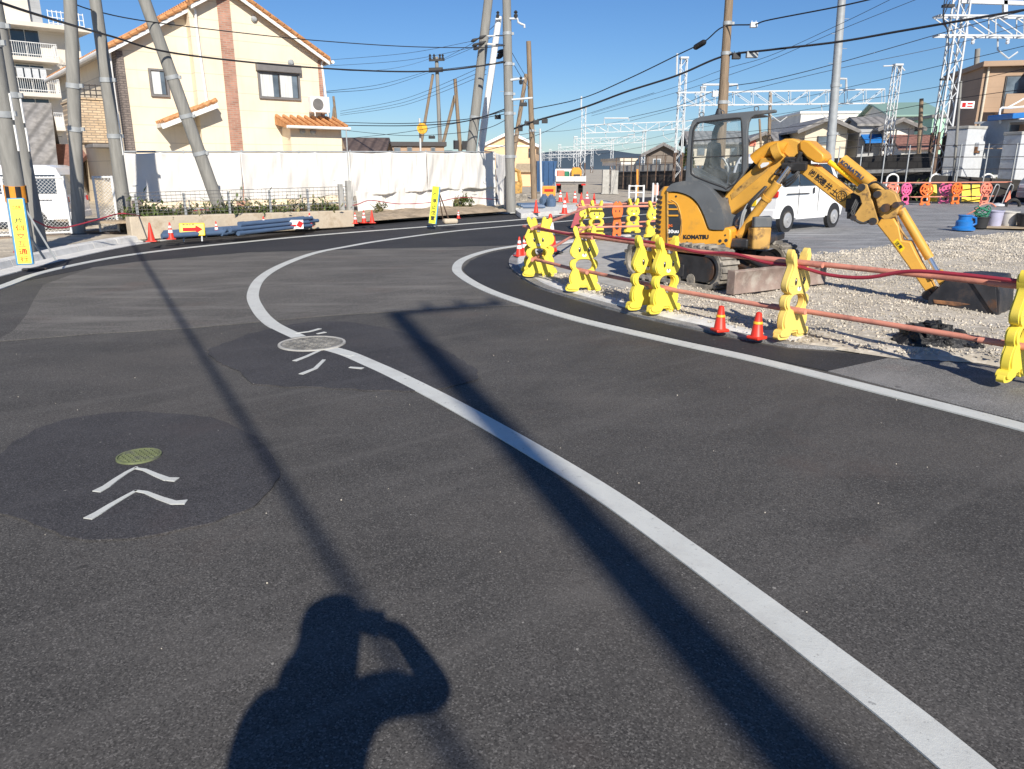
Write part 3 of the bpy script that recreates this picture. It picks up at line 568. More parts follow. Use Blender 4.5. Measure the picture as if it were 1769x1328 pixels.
# dark red hose draped along the upper pipe
def along(a, b, t, dz, dy=0): return a.lerp(b, t)+V((-.03+dy*0, -.045, PIPEH+dz))
hs = [along(ra, rb, .1, .02), along(ra, rb, .7, .0), along(rb, rc, .1, .045), along(rb, rc, .5, .04), along(rc, rd, .0, .04), along(rc, rd, .3, -.005), along(rc, rd, .55, .02), along(rc, rd, .8, -.03), along(rd, re_, .0, -.03), along(rd, re_, .18, -.075), along(rd, re_, .36, -.06), along(rd, re_, .55, .03), along(rd, re_, .75, .045), along(rd, re_, 1, .04), along(rd, re_, 1.4, .04)]
m = MB(); m.tube(crom(hs, 8), .016, 8); tag(m.build('hose', 'hose_red'), 'dark red hose lying along the upper salmon pipe and sagging below it', 'hose')
def cone(h, r, base, bands, matname='cone_red', bcol='cone_white', bmat=None):
    e = empty('traffic_cone', (0, 0, 0), 'x', 'traffic cone', 'red traffic cones about the works')
    rr = lambda z: r*(1-z/h)+.022*z/h+.004
    m = MB(); m.lathe([(r+.012, .02), (rr(.03), .035), (rr(h*.97), h*.97), (.012, h), (.0, h)], 20); m.build('cone_body', matname, e)
    m = MB(); m.box((0, 0, .015), (base, base, .03)); m.build('base', bmat or matname, e, 0, .01)
    for z0, z1 in bands:
        m = MB(); m.lathe([(rr(z0*h)+.001, z0*h), (rr(z0*h)+.004, z0*h+.004), (rr(z1*h)+.004, z1*h-.004), (rr(z1*h)+.001, z1*h)], 20); m.build('band', bcol, e)
    return e
big = cone(.70, .13, .37, [(.38, .56), (.66, .80)]); red = cone(.62, .12, .33, []); small = cone(.255, .058, .14, [(.56, .66)], bcol='cone_yellow'); rub = cone(.72, .135, .40, [(.46, .78)], bmat='black_plastic')
u_ = {}
def put_cone(proto, px, py, label, z=.15, rz=.3, scale=None):
    place(proto, u_.get(proto, 0), G(px, py, z), rz, label, (scale or 1)*(.68 if z > .1 else 1)); u_[proto] = 1
put_cone(small, 1243, 572, 'small red cone with a yellow stripe, farther of the two on the kerb', .055); put_cone(small, 1307, 585, 'small red cone with a yellow stripe, beside the faded rabbit barrier', .055, .6)
put_cone(rub, 950, 436, 'red cone with a white sleeve on a black rubber base behind the rabbits', .06)
# ================================================================ EXCAVATOR
EXC = V((2.85, 10.9, .06)); TH = R(-31)
ex = empty('excavator', EXC, 'yellow mini crawler excavator with a grey canopy and its bucket resting on gravel', 'excavator')
nU = V((sin(TH), -cos(TH), 0)); PS = Plane(EXC+nU*.72, TH)          # side plane of the upper body
def outl(pl, px, w=0): return [pl.at(*p)+pl.n*w for p in px]
def slab(name, pl, px, t, matname, parent=ex, w=0, holes=(), bevel=.012, sm=.5, k=0):
    o = outl(pl, px, w)
    if k: o = crom(o, k, True)
    m = MB(); m.prism(o, -pl.n*t, [outl(pl, h, w) for h in holes]); return m.build(name, matname, parent, sm, bevel, 2)
HOOD = [(1153, 331), (1172, 332), (1193, 340), (1207, 354), (1217, 374), (1224, 393), (1231, 397.5), (1257, 392.5), (1264, 398), (1263, 411), (1259, 430), (1248, 437.5), (1189, 437), (1151, 430)]
body = slab('body', PS, HOOD, 1.42, 'ex_yellow', bevel=.03)
guard_px = [(1153, 330), (1156, 322), (1165, 316), (1186, 312), (1210, 315), (1227, 326), (1241, 345), (1249, 366), (1252, 394), (1247, 396.5), (1231, 396), (1225, 392), (1218, 373), (1208, 353), (1194, 339), (1172, 331)]
slab('fender', PS, guard_px, 1.46, 'ex_grey', w=.025, bevel=.03, k=3)
# rounded tail and its grille
z0, z1 = PS.at(1151, 431).z, PS.at(1156, 321).z; uA = PS.uv(1153, 400)[0]
tail = MB(); secs = []
for z, k in ((z0, .97), (z0+.05, 1), (z1-.22, 1.0), (z1-.08, .9), (z1-.01, .62)):
    ring = [PS.pt(uA+.02, z, 0)]
    for i in range(13):
        a = pi/2*i/12; b = -pi/2+pi*i/12
        ring.append(PS.pt(uA-.30*k*cos(b)**.55 if abs(b) < pi/2-.001 else uA, z, -.71+.70*sin(-b)))
    ring.append(PS.pt(uA+.02, z, -1.42)); secs.append(ring)
tail.loft(secs); tl = tail.build('tail_cover', 'ex_yellow', ex, .6, .012)
gr = MB(); zz0, zz1 = PS.at(1150, 409).z, PS.at(1152, 341).z
for i in range(9):
    z = zz0+(zz1-zz0)*i/8
    for b in [-1.42+.1*q for q in range(11)]:
        c = max(cos(b), 0)**.55; c2 = max(cos(b+.1), 0)**.55
        p, q = PS.pt(uA-.304*c, z, -.71+.704*sin(-b)), PS.pt(uA-.304*c2, z, -.71+.704*sin(-b-.1)); gr.bar(p, q, .012, .035)
gr.build('grille', 'frame_dark', tl, 0)
slab('side_vent', PS, [(1154, 347), (1161, 349), (1169, 356), (1174, 370), (1176, 385), (1175, 402), (1170, 409), (1155, 411)], .02, 'glass_dark', body, w=.004, bevel=.004)
vb = MB()
for y in (351, 361, 372):
    a, b = PS.at(1154, y)+PS.n*.01, PS.at(1172 if y > 355 else 1166, y)+PS.n*.01; vb.bar(a, b, .02)
vb.each('vent_bar', 'ex_yellow', body, 0)
sm_ = MB(); sm_.tube([PS.at(*p)+PS.n*.006 for p in [(1153.5, 331), (1153.5, 430)]], .012, 6); sm_.tube(crom([PS.at(*p)+PS.n*.004 for p in [(1160, 345), (1170, 352), (1176, 370), (1178, 390), (1177, 405), (1170, 412), (1155, 414)]], 4), .008, 6); sm_.each('door_edge', 'ex_arm_worn', body)
def txt_on(pl, txt, px0, px1, hpx, name, matname, parent, w=.006, size=.1, bold=0, fit=True):
    a, b = pl.at(*px0)+pl.n*w, pl.at(*px1)+pl.n*w; c = (a+b)/2; h = (pl.at(px0[0], px0[1]-hpx)-pl.at(*px0)).length
    x = (b-a); y = pl.n.cross(x.normalized()); return text_mesh(txt, size, face_M(c, x, y), name, matname, parent, .0008, bold, fit=(x.length, h) if fit else None)
txt_on(PS, 'KOMATSU', (1180.5, 409), (1224.5, 409), 7.5, 'lettering', 'ink', body, .006, .1, .006)
txt_on(PS, 'Pc', (1154.5, 391), (1162, 388), 6, 'lettering', 'ink_orange', body, .012, .1, .004); txt_on(PS, '30uu', (1154.5, 399.5), (1173, 399), 6.5, 'lettering', 'ink_white', body, .012, .1, .004)
hm = MB()
for x, y, r in ((1244, 416, .022), (1254.5, 415, .022), (1249, 423, .026), (1247, 424, .022), (1253, 406, .012), (1168, 339, .014), (1187, 418, .010)):
    hm.cyl(PS.at(x, y)-PS.n*.01, PS.at(x, y)+PS.n*.006, r, n=12)
hm.each('service_hole', 'black_plastic', body)
# lower skirt and turntable
PC = EXC+V((0, 0, 0)); tb = MB(); tb.cyl(PC+V((0, 0, .40)), PC+V((0, 0, .56)), .46, n=28); tb.build('turntable', 'ex_steel', ex)
fl = MB(); Mz = Matrix.Rotation(TH, 3, 'Z'); fl.box(EXC+Mz @ V((.05, .02, .585)), (1.25, 1.36, .12), TH); fl.box(EXC+Mz @ V((.55, .25, .60)), (.62, .9, .10), TH); fl.build('floor_frame', 'ex_steel', ex, 0, .02)
# canopy
PCn = Plane(EXC+nU*.60, TH)
CAN = [(1183, 318), (1187, 254), (1190, 224), (1196, 208), (1209, 201.5), (1254, 196), (1304, 191), (1338, 188.8), (1340.5, 190), (1340, 194), (1304, 199), (1297, 203), (1293, 211), (1291, 225), (1291, 290), (1283, 303), (1258, 330), (1252, 331), (1210, 322)]
WIN = [(1194, 292), (1195.5, 255), (1198, 224), (1203.5, 214), (1212, 210.5), (1273, 203.5), (1279, 206), (1281, 214), (1282, 299), (1257, 324.5), (1250, 323), (1201, 304.5)]
cp_ = slab('canopy_frame', PCn, CAN, .075, 'ex_grey', holes=[WIN], bevel=.018)
slab('canopy_post', PCn, [(1183, 318), (1187, 254), (1190, 224), (1196, 208), (1206, 202), (1212, 207), (1203, 214), (1198.5, 226), (1196, 255), (1195, 292), (1194, 318)], .075, 'ex_grey', w=-1.02, bevel=.018)
slab('side_window', PCn, WIN, .008, 'window_clear', cp_, w=-.035, bevel=0)
bars = MB()
for a, b in (((1196, 243), (1281, 237)), ((1195, 272), (1282, 268))): bars.bar(PCn.at(*a)-PCn.n*.03, PCn.at(*b)-PCn.n*.03, .014)
seal = crom([PCn.at(*p)-PCn.n*.0 for p in WIN], 2, True); bars.tube(seal+[seal[0]], .011, 6); bars.each('window_bar', 'black_plastic', cp_)
rf = MB(); top = [(1196, 207), (1209, 201), (1254, 195.6), (1296, 191.6), (1296, 194), (1254, 198.5), (1211, 204), (1200, 210)]
rf.prism(outl(PCn, top, -.02), -PCn.n*1.04); rf.build('roof', 'ex_grey', ex, .5, .01)
lf = MB()
for x, y, w_ in ((1208, 201, -.1), (1243, 198, -.1), (1303, 191, -.1), (1226, 199, -.9)):
    p = PCn.at(x, y)+PCn.n*w_; lf.tube([p+V((.03*cos(a), 0, .03+.03*sin(a))) for a in [i*pi/5-pi/2 for i in range(11)]], .007, 5)
lf.each('lifting_eye', 'ex_grey', ex)
wl = MB(); p = PCn.at(1222, 200)-PCn.n*.5; wl.lathe([(.09, 0), (.10, .03), (.05, .05), (.03, .12), (.0, .13)], 12, p); wl.build('beacon', 'black_plastic', ex)
bk = MB(); bk.prism(outl(PCn, [(1189, 318), (1189, 290), (1194, 290), (1210, 300), (1252, 322), (1252, 332)], -.06), -PCn.n*.9); bk.build('rear_panel', 'ex_grey', ex, .5, .02)
st = MB(); PSt = Plane(EXC+nU*.2, TH)
st.prism(outl(PSt, [(1214, 318), (1213, 290), (1218, 272), (1222, 246), (1229, 244), (1231, 262), (1229, 290), (1252, 296), (1256, 312), (1250, 322)]), -PSt.n*.46); st.build('seat', 'black_plastic', ex, .5, .03)
lv = MB()
for w_ in (.15, -.55):
    a = PSt.at(1262, 318)+PSt.n*w_; lv.tube([a, a+V((.02, 0, .22)), a+V((-.02, 0, .30))], .012, 6); lv.lathe([(.0, .28), (.02, .29), (.024, .32), (.0, .35)], 8, a+V((-.02, 0, 0)))
lv.tube(crom([PSt.at(*p)-PSt.n*.2 for p in [(1236, 272), (1243, 274), (1249, 285), (1252, 300)]], 4), .018, 6); lv.each('control_lever', 'steel_galv', ex)
cs = MB(); cs.prism(outl(PSt, [(1252, 330), (1256, 300), (1276, 296), (1280, 300), (1272, 330)], -.1), -PSt.n*.4); cs.build('console', 'black_plastic', ex, .5, .03)
# front bracket box with the boom foot
PB = Plane(PS.at(1292, 410)+nU*-.1, TH+R(34)); PB2 = Plane(PS.at(1312, 410)+nU*-.12, TH-R(6))
b0 = MB(); A, B_, Cc, Dd = [PS.at(x, 431)+nU*wq for x, wq in ((1285, -.12), (1299, -.02), (1325, -.14), (1310, -.5))]
zt = PS.at(1299, 393).z; zb = PS.at(1299, 431).z; zg = PS.at(1299, 375).z
b0.prism([V((q.x, q.y, zb)) for q in (A, B_, Cc, Dd)], (0, 0, zt-zb)); b0.build('swing_bracket', 'ex_arm_worn', ex, .5, .018)
b1 = MB(); b1.prism([V((q.x, q.y, zt+.002)) for q in (A.lerp(B_, .5), B_, Cc, Dd)], (0, 0, zg-zt)); b1.build('bracket_cover', 'ex_grey', ex, .5, .015)
ft = MB(); ft.prism(outl(PS, [(1262, 396), (1272, 388), (1290, 392), (1291, 430), (1262, 432)], -.30), -PS.n*.3); ft.build('front_frame', 'ex_steel', ex, .5, .02)
# first boom: box beam in the plane of the upper body
PBm = Plane(EXC+nU*.30, R(-37))
BOOM = [(1243, 346), (1262, 322), (1305, 286), (1336, 263), (1362, 262), (1367, 272), (1364, 288), (1343, 313), (1256, 375), (1247, 368)]
bm_ = slab('boom', PBm, BOOM, .24, 'ex_arm', w=.0, bevel=.02)
slab('boom_panel', PBm, [(1262, 336), (1306, 297), (1332, 285), (1330, 291), (1306, 311), (1264, 345)], .01, 'ex_arm_worn', bm_, w=.006, bevel=.003)
ft2 = MB(); ft2.prism(outl(PBm, [(1240, 350), (1258, 340), (1262, 372), (1268, 408), (1258, 412), (1248, 380)], .03), -PBm.n*.30); ft2.build('boom_foot', 'ex_steel', ex, .5, .02)
el = MB(); el.tube(crom([PBm.at(*p)+PBm.n*.02 for p in [(1304, 276), (1318, 265), (1332, 257), (1347, 255), (1358, 258)]], 4), .085, 14); el.build('elbow_cover', 'ex_yellow', bm_)
el2 = MB(); el2.tube([PBm.at(*p)+PBm.n*.07 for p in [(1340, 264), (1352, 258)]], .10, 14); el2.build('elbow_cover', 'ex_arm', bm_)
slab('boom_head', PBm, [(1346, 244), (1356, 239.5), (1370, 239), (1383, 244), (1382, 262), (1368, 278), (1352, 262)], .26, 'ex_arm', w=.015, bevel=.025)
lp = slab('work_lamp', PBm, [(1311, 285), (1318, 273), (1334, 271.5), (1339, 279), (1330, 287), (1315, 293)], .12, 'ex_arm', ex, w=.10, bevel=.02)
slab('lamp_lens', PBm, [(1318, 286), (1322, 281), (1333, 280), (1333, 283), (1328, 287), (1320, 290)], .004, 'lamp_clear', lp, w=.104, bevel=0)
bj = MB(); c0 = PBm.at(1378, 276)-PBm.n*.1
for px, py, sz, w_ in ((1372, 274, (.22, .2, .09), .05), (1382, 284, (.20, .22, .10), .08), (1388, 270, (.10, .2, .14), -.02), (1376, 292, (.15, .16, .08), .0), (1366, 283, (.18, .22, .07), .08)):
    bj.box(PBm.at(px, py)+PBm.n*(w_-.1), sz, R(-37), .3)
for a, b in (((1362, 276), (1392, 286)), ((1370, 296), (1386, 262))): bj.cyl(PBm.at(*a)+PBm.n*.02, PBm.at(*b)+PBm.n*.05, .03)
bj.build('offset_joint', 'black_plastic', ex, 0, .01)
# lift cylinder under the boom
lc = MB(); PL_ = Plane(EXC+nU*.42, R(-37)); lc.cyl(PL_.at(1276, 408), PL_.at(1344, 316), .058, n=14); lc.cyl(PL_.at(1322, 345)+V((0, 0, 0)), PL_.at(1326, 340), .07, n=14); lcy = lc.build('boom_cylinder', 'ex_arm', ex)
rd_ = MB(); rd_.cyl(PL_.at(1342, 318), PL_.at(1364, 288), .03, n=12); rd_.build('cylinder_rod', 'chrome', lcy)
hz = MB()
for k in range(4): hz.tube(crom([PL_.at(1264+k*4, 428)-PL_.n*(.05+k*.05), PL_.at(1280+k*2, 400)-PL_.n*.02*k, PL_.at(1284+k*4, 372), PL_.at(1292+k*3, 352)+PL_.n*.02*k, PL_.at(1318+k, 322)-PL_.n*.08], 5), .013, 6)
for k in range(3): hz.tube(crom([PL_.at(1350+k*5, 300), PL_.at(1336+k*7, 300+k*2)-PL_.n*.05, PL_.at(1350+k*6, 284)-PL_.n*.1], 5), .014, 6)
hz.each('hydraulic_hose', 'black_plastic', ex); hz2 = MB()
for k in range(2): hz2.tube(crom([PL_.at(1272+k*3, 424)+PL_.n*.02, PL_.at(1279+k*3, 398)+PL_.n*.03, PL_.at(1284+k*3, 370)+PL_.n*.03, PL_.at(1292+k*4, 352)], 5), .014, 6)
hz2.each('hydraulic_hose', 'steel_galv', ex)
bh = MB()
for k in range(3): bh.tube(crom([PBm.at(1252, 350)-PBm.n*(.06+.045*k)+V((0, 0, .03)), PBm.at(1274, 316)-PBm.n*(.06+.045*k)+V((0, 0, .04)), PBm.at(1303, 284)-PBm.n*(.07+.045*k)+V((0, 0, .05)), PBm.at(1326, 262)-PBm.n*(.10+.04*k)+V((0, 0, .03))], 4), .014, 6)
for k in range(3): bh.tube(crom([PBm.at(1360, 300)+PBm.n*.02*k, PBm.at(1352+4*k, 316+3*k)+PBm.n*.08, PBm.at(1372+3*k, 306+2*k)+PBm.n*.10, PBm.at(1384, 292)+PBm.n*.04], 4), .013, 6)
bh.each('hydraulic_hose', 'black_plastic', ex)
# offset boom: swings out towards the road
PO = Plane(PBm.at(1381, 290)+V((0, 0, 0)), R(-41))
slab('joint_cover', PO, [(1382, 246), (1389, 241.5), (1399, 243), (1425, 266), (1426, 275), (1419, 282), (1407, 280), (1396, 273), (1383, 258)], .30, 'ex_yellow', w=.05, bevel=.03)
OB = [(1379, 297), (1391, 284), (1404, 283.5), (1472, 336), (1473, 340), (1462, 361), (1458, 359)]
ofb = slab('offset_boom', PO, OB, .26, 'ex_arm', w=.0, bevel=.018)
JP = [('㈱', (1404, 299)), ('設', (1414.5, 307)), ('建', (1422, 313.5)), ('井', (1432, 322)), ('土', (1442, 331.5))]
dirx = (PO.at(1453, 338)-PO.at(1404, 299)).normalized(); diry = PO.n.cross(dirx)
for ch_, p in JP: text_mesh(ch_, .115, face_M(PO.at(*p)+PO.n*.003, dirx, diry), 'lettering', 'ink', ofb, .0008, .002, fit=(.085, .085))
mk = MB(); cM = PO.at(1454, 338.5)+PO.n*.003; mk.tube([cM+(dirx*cos(a)+diry*sin(a))*.062 for a in [i*pi/12 for i in range(25)]], .0045, 5)
for a in (.785, 2.356, 3.927, 5.498): mk.bar(cM+(dirx*cos(a)+diry*sin(a))*.012, cM+(dirx*cos(a)+diry*sin(a))*.05, .012, .003)
for a in (0, 1.57, 3.14, 4.71): mk.bar(cM+(dirx*cos(a)+diry*sin(a))*.042, cM+(dirx*cos(a+.785)+diry*sin(a+.785))*.042, .006, .003); mk.bar(cM+(dirx*cos(a)+diry*sin(a))*.042, cM+(dirx*cos(a-.785)+diry*sin(a-.785))*.042, .006, .003)
mk.build('emblem', 'ink', ofb, 0)
c1_ = MB(); c1_.cyl(PO.at(1424, 279)-PO.n*.17, PO.at(1486, 326)-PO.n*.17, .032, n=12); c1_.build('guide_rod', 'sign_gold', ex)
c2_ = MB(); c2_.cyl(PO.at(1446, 277)-PO.n*.20, PO.at(1500, 318)-PO.n*.14, .078, n=16); c2_.cyl(PO.at(1441, 282)-PO.n*.20, PO.at(1476, 309)-PO.n*.16, .022, n=8); acy = c2_.build('arm_cylinder', 'ex_arm', ex, .6)
c3_ = MB(); c3_.cyl(PO.at(1500, 318)-PO.n*.14, PO.at(1525, 337)-PO.n*.1, .06, n=12); c3_.build('cylinder_end', 'ex_arm_worn', acy)
xx = (PO.at(1500, 318)-PO.at(1446, 277)).normalized(); 
xa, xb = PO.at(1446, 277)-PO.n*.20, PO.at(1500, 318)-PO.n*.14; xx = (xb-xa).normalized(); nz_ = (PO.n-xx*PO.n.dot(xx)).normalized(); text_mesh('KOMATSU', .09, face_M(xa.lerp(xb, .42)+nz_*.081, xx, nz_.cross(xx)), 'lettering', 'ink_blue', acy, .0008, .003, fit=(.36, .05))
# pivot plates and arm, parallel to the upper body
PA = Plane(PO.at(1495, 350)+V((0, 0, 0)), R(-36))
bl = MB()
for px, py, sz in ((1470, 352, (.12, .22, .16)), (1480, 345, (.13, .26, .2)), (1484, 362, (.12, .24, .16)), (1474, 368, (.14, .24, .1))): bl.box(PA.at(px, py)-PA.n*.1, sz, R(-36), .2)
bl.build('arm_joint', 'black_plastic', ex, 0, .012)
TRI = [(1495, 316), (1503, 318), (1507, 330), (1522, 380), (1520, 386), (1514, 387), (1500, 383), (1480, 381), (1478, 375), (1494, 351), (1490, 338), (1478, 332)]
slab('pivot_plate', PA, TRI, .028, 'ex_arm_worn', w=.16, bevel=.006); slab('pivot_plate', PA, TRI, .028, 'ex_arm_worn', w=-.16, bevel=.006)
pn = MB()
for x, y, r in ((1494, 323, .042), (1513, 381, .045), (1480, 375, .035), (1534.6, 358, .05), (1552, 353, .036), (1520, 335, .04)): pn.cyl(PA.at(x, y)+PA.n*.185, PA.at(x, y)-PA.n*.18, r, n=14)
pn.each('pivot_pin', 'ex_steel', ex)
slab('arm_head', PA, [(1513, 331), (1519, 327.5), (1538, 327), (1550, 335), (1558, 356), (1553, 368), (1545, 377), (1528, 378), (1521, 372)], .20, 'ex_arm_worn', w=.10, bevel=.012)
ARM = [(1517, 386), (1525, 377), (1547, 376), (1555, 389), (1560, 414), (1575, 416), (1594, 455), (1607, 478), (1618, 500), (1604, 507), (1570, 457), (1536, 410)]
am = slab('arm', PA, ARM, .19, 'ex_arm', w=.095, bevel=.014)
slab('warning_label', PA, [(1545, 417), (1553, 411), (1566, 427), (1559, 435)], .002, 'sign_gold', am, w=.0975, bevel=0); 
xx = (PA.at(1562, 429)-PA.at(1549, 413)).normalized(); text_mesh('注意', .05, face_M(PA.at(1555.5, 422)+PA.n*.1, xx, PA.n.cross(xx)), 'lettering', 'ink', am, .0006, .001, fit=(.10, .045))
bc = MB(); bc.cyl(PA.at(1556, 362)+PA.n*.0, PA.at(1606, 446), .052, n=14); bcy = bc.build('bucket_cylinder', 'ex_arm', ex)
bc2 = MB(); bc2.cyl(PA.at(1604, 443), PA.at(1622, 474), .028, n=10); bc2.build('cylinder_rod', 'chrome', bcy)
bc3 = MB(); bc3.tube(crom([PA.at(1549, 372)+PA.n*.06, PA.at(1558, 396)+PA.n*.07, PA.at(1570, 412)+PA.n*.06], 4), .014, 6); bc3.build('cylinder_pipe', 'ex_arm_worn', bcy)
lk = MB()
for w_ in (.12, -.12): lk.bar(PA.at(1622, 472)+PA.n*w_, PA.at(1609, 478)+PA.n*w_, .02, .07); lk.bar(PA.at(1622, 472)+PA.n*w_, PA.at(1634, 494)+PA.n*w_, .02, .07)
lk.cyl(PA.at(1622, 472)+PA.n*.15, PA.at(1622, 472)-PA.n*.15, .035, n=10); lk.each('bucket_link', 'ex_arm', ex, 0, .006)
jh = MB()
for k in range(3): jh.tube(crom([PA.at(1484+3*k, 340)+PA.n*.10, PA.at(1476+2*k, 366+3*k)+PA.n*.16, PA.at(1492+3*k, 384)+PA.n*.17, PA.at(1512, 376)+PA.n*.14], 4), .013, 6)
for k in range(2): jh.tube(crom([PA.at(1498, 322)+PA.n*.06, PA.at(1512+2*k, 314)+PA.n*.05, PA.at(1528, 322)+PA.n*.08*k, PA.at(1548, 340)+PA.n*.05], 4), .013, 6)
jh.each('hydraulic_hose', 'black_plastic', ex)
# bucket: hollow shell
PK = Plane(PA.at(1611, 505), R(-45))
prof = [(1618, 508), (1632, 494), (1654, 473), (1684, 472), (1734, 476), (1740, 500), (1737, 538), (1728, 551), (1682, 541), (1642, 534), (1617, 532)]
def bucket():
    W2 = .30; c = MB(); o = outl(PK, prof, 0)
    e0 = [p+PK.n*W2 for p in o]; e1 = [p-PK.n*W2 for p in o]; n = len(o)
    c.add(e0+e1, [(i, i+1, n+i+1, n+i) for i in range(n-1)])               # wrapped back, open mouth
    ctr = sum(o, V())/n
    i0 = [p.lerp(ctr, .05)+PK.n*(W2-.02) for p in o]; i1 = [p.lerp(ctr, .05)-PK.n*(W2-.02) for p in o]; c.add(i0+i1, [(i+1, i, n+i, n+i+1) for i in range(n-1)])
    for s in (1, -1): c.prism([p+PK.n*s*W2 for p in o], -PK.n*s*.02)
    return c.build('bucket', 'bucket_dark', ex, .5, .006)
bu = bucket()
slab('side_plate', PK, [(1688, 474), (1733, 478), (1736, 540), (1724, 528)], .02, 'ex_steel', bu, w=.325, bevel=.004)
er = MB()
for w_ in (.13, -.11): er.prism(outl(PK, [(1606, 500), (1612, 496), (1626, 500), (1650, 476), (1652, 512), (1636, 530), (1616, 529), (1608, 515)], w_), -PK.n*.025)
er.prism(outl(PK, [(1626, 512), (1668, 516), (1690, 520), (1668, 523), (1628, 518)], .31), -PK.n*.62); er.build('bucket_ear', 'rust', bu, 0, .008)
hp = MB(); hp.cyl(PK.at(1609, 507)+PK.n*.17, PK.at(1609, 507)-PK.n*.17, .055, n=14); hp.build('hinge_pin', 'ex_steel', bu)
tt = MB()
for i in range(5):
    p = PK.at(1730, 545)+PK.n*(-.27+i*.135); tt.bar(p, p+PK.u*.10+V((0, 0, -.10)), .05, .025)
tt.each('bucket_tooth', 'ex_steel', bu, 0, .004)
# undercarriage
HC = R(-58); uC = V((cos(HC), sin(HC), 0)); nC = V((sin(HC), -cos(HC), 0))        # forwards, towards the road
CC = EXC+V((-.02, -.05, 0))
def stadium(L, r, n=14): return [(L/2+r*sin(a), r+r*-cos(a)) for a in [pi*i/n for i in range(n+1)]]+[(-L/2-r*sin(a), r+r*cos(a)) for a in [pi*i/n for i in range(n+1)]]
for s in (1, -1):
    c = CC+nC*s*.62; t = MB(); so = [c+uC*x+V((0, 0, z))+nC*.15 for x, z in stadium(1.36, .265)]; si = [c+uC*x+V((0, 0, z+.055))+nC*.15 for x, z in stadium(1.36, .21)]
    t.prism(so, -nC*.30, [si]); path = [c+uC*x+V((0, 0, z)) for x, z in stadium(1.36, .275, 10)]
    pts = []; path.append(path[0])
    for a, b in zip(path[:-1], path[1:]):
        k = max(1, round((b-a).length/.075)); pts += [a.lerp(b, i/k) for i in range(k)]
    for i, p in enumerate(pts):
        q = pts[(i+1) % len(pts)]; d = (q-p).normalized(); out = nC.cross(d) if nC.cross(d).dot(p-(c+V((0, 0, .27)))) > 0 else -nC.cross(d)
        if i % 2 == 0: M = Matrix((d, nC, out)).transposed(); t.box(p+out*.0, (.05, .31, .045), M=M)
        else: M = Matrix((d, nC, out)).transposed(); t.box(p-out*.008, (.06, .28, .03), M=M)
    trk = t.build('track', 'ex_track', ex, 0, .004)
    fr = MB(); fr.prism([c+uC*x+V((0, 0, z+.085))+nC*.12 for x, z in stadium(1.24, .165)], -nC*.24); fr.box(c+uC*-.1+V((0, 0, .20))+nC*.125, (.7, .03, .16), HC); fr.build('track_frame', 'ex_steel', trk, .5, .012)
    sp_ = MB()
    for x in (.68, -.68): sp_.cyl(c+uC*x+V((0, 0, .265))+nC*.08, c+uC*x+V((0, 0, .265))-nC*.08, .195, n=18)
    for i in range(4): sp_.cyl(c+uC*(-.42+i*.27)+V((0, 0, .10))+nC*.13, c+uC*(-.42+i*.27)+V((0, 0, .10))-nC*.13, .075, n=12)
    sp_.each('track_wheel', 'ex_track', trk)
uf = MB(); uf.box(CC+V((0, 0, .36)), (.9, .9, .14), HC); uf.box(CC+uC*.3+V((0, 0, .3)), (.5, .5, .16), HC); uf.build('undercarriage', 'ex_steel', ex, 0, .02)
bld = MB(); secs = []
Bc = CC+uC*1.22
for s in (-.88, .88): secs.append([Bc-nC*s+uC*a+V((0, 0, b)) for a, b in ((.03, .02), (.075, .03), (.04, .12), (.04, .22), (.075, .31), (.03, .33), (-.02, .30), (-.02, .06))])
bld.loft(secs)
for s in (-.88, .88): bld.box(Bc-nC*s+uC*.0+V((0, 0, .17)), (.13, .025, .30), HC)
bd = bld.build('dozer_blade', 'ex_blade', ex, .5, .008)
ba = MB()
for s in (-.28, .28): ba.bar(CC+uC*.55-nC*s+V((0, 0, .30)), Bc-nC*s+V((0, 0, .16)), .09, .14)
ba.cyl(CC+uC*.5+V((0, 0, .42)), Bc+V((0, 0, .2)), .05, n=10); ba.each('blade_arm', 'ex_steel', ex, 0, .01)
# heap of torn asphalt beside the bucket
def heap(name, px, py, rx, ry, h, matname, label, cat, seed, z=.05, rz=0):
    p = G(px, py, z); m = MB(); vs = [p+V((0, 0, h))]; fs = []; n = 40; k = 12
    for i in range(1, k+1):
        for j in range(n):
            a = 2*pi*j/n; rr = i/k; q = V((cos(a)*rr*rx, sin(a)*rr*ry, 0)); q = Matrix.Rotation(rz, 3, 'Z') @ q
            hh = h*(1-rr**2.2)*(.75+.55*noise.noise(V((q.x*5, q.y*5, seed))))+.06*noise.noise(V((q.x*16, q.y*16, seed)))*(1-rr**3)
            wob = 1+.3*noise.noise(V((cos(a)*2, sin(a)*2, seed))); vs.append(p+V((q.x*wob, q.y*wob, max(hh, -.01))))
    fs += [(0, 1+j, 1+(j+1) % n) for j in range(n)]
    fs += [(1+(i*n)+j, 1+(i+1)*n+j, 1+(i+1)*n+(j+1) % n, 1+i*n+(j+1) % n) for i in range(k-1) for j in range(n)]
    m.add(vs, fs); rnd = random.Random(seed)
    for i in range(60):
        a = rnd.uniform(0, 6.3); rr = rnd.uniform(.1, 1.25); q = Matrix.Rotation(rz, 3, 'Z') @ V((cos(a)*rr*rx, sin(a)*rr*ry, 0)); s = rnd.uniform(.015, .07)
        m.box(p+q+V((0, 0, max(.0, h*(1-rr**2))*.9)), (s*1.5, s, s), rnd.uniform(0, 3), rnd.uniform(-.6, .6))
    return tag(m.build(name, matname, smooth=0), label, cat)
heap('asphalt_heap', 1606, 592, .36, .22, .20, 'tarmac_lump', 'rough heap of torn black asphalt on the gravel below the bucket', 'rubble heap', 3, rz=-.25)
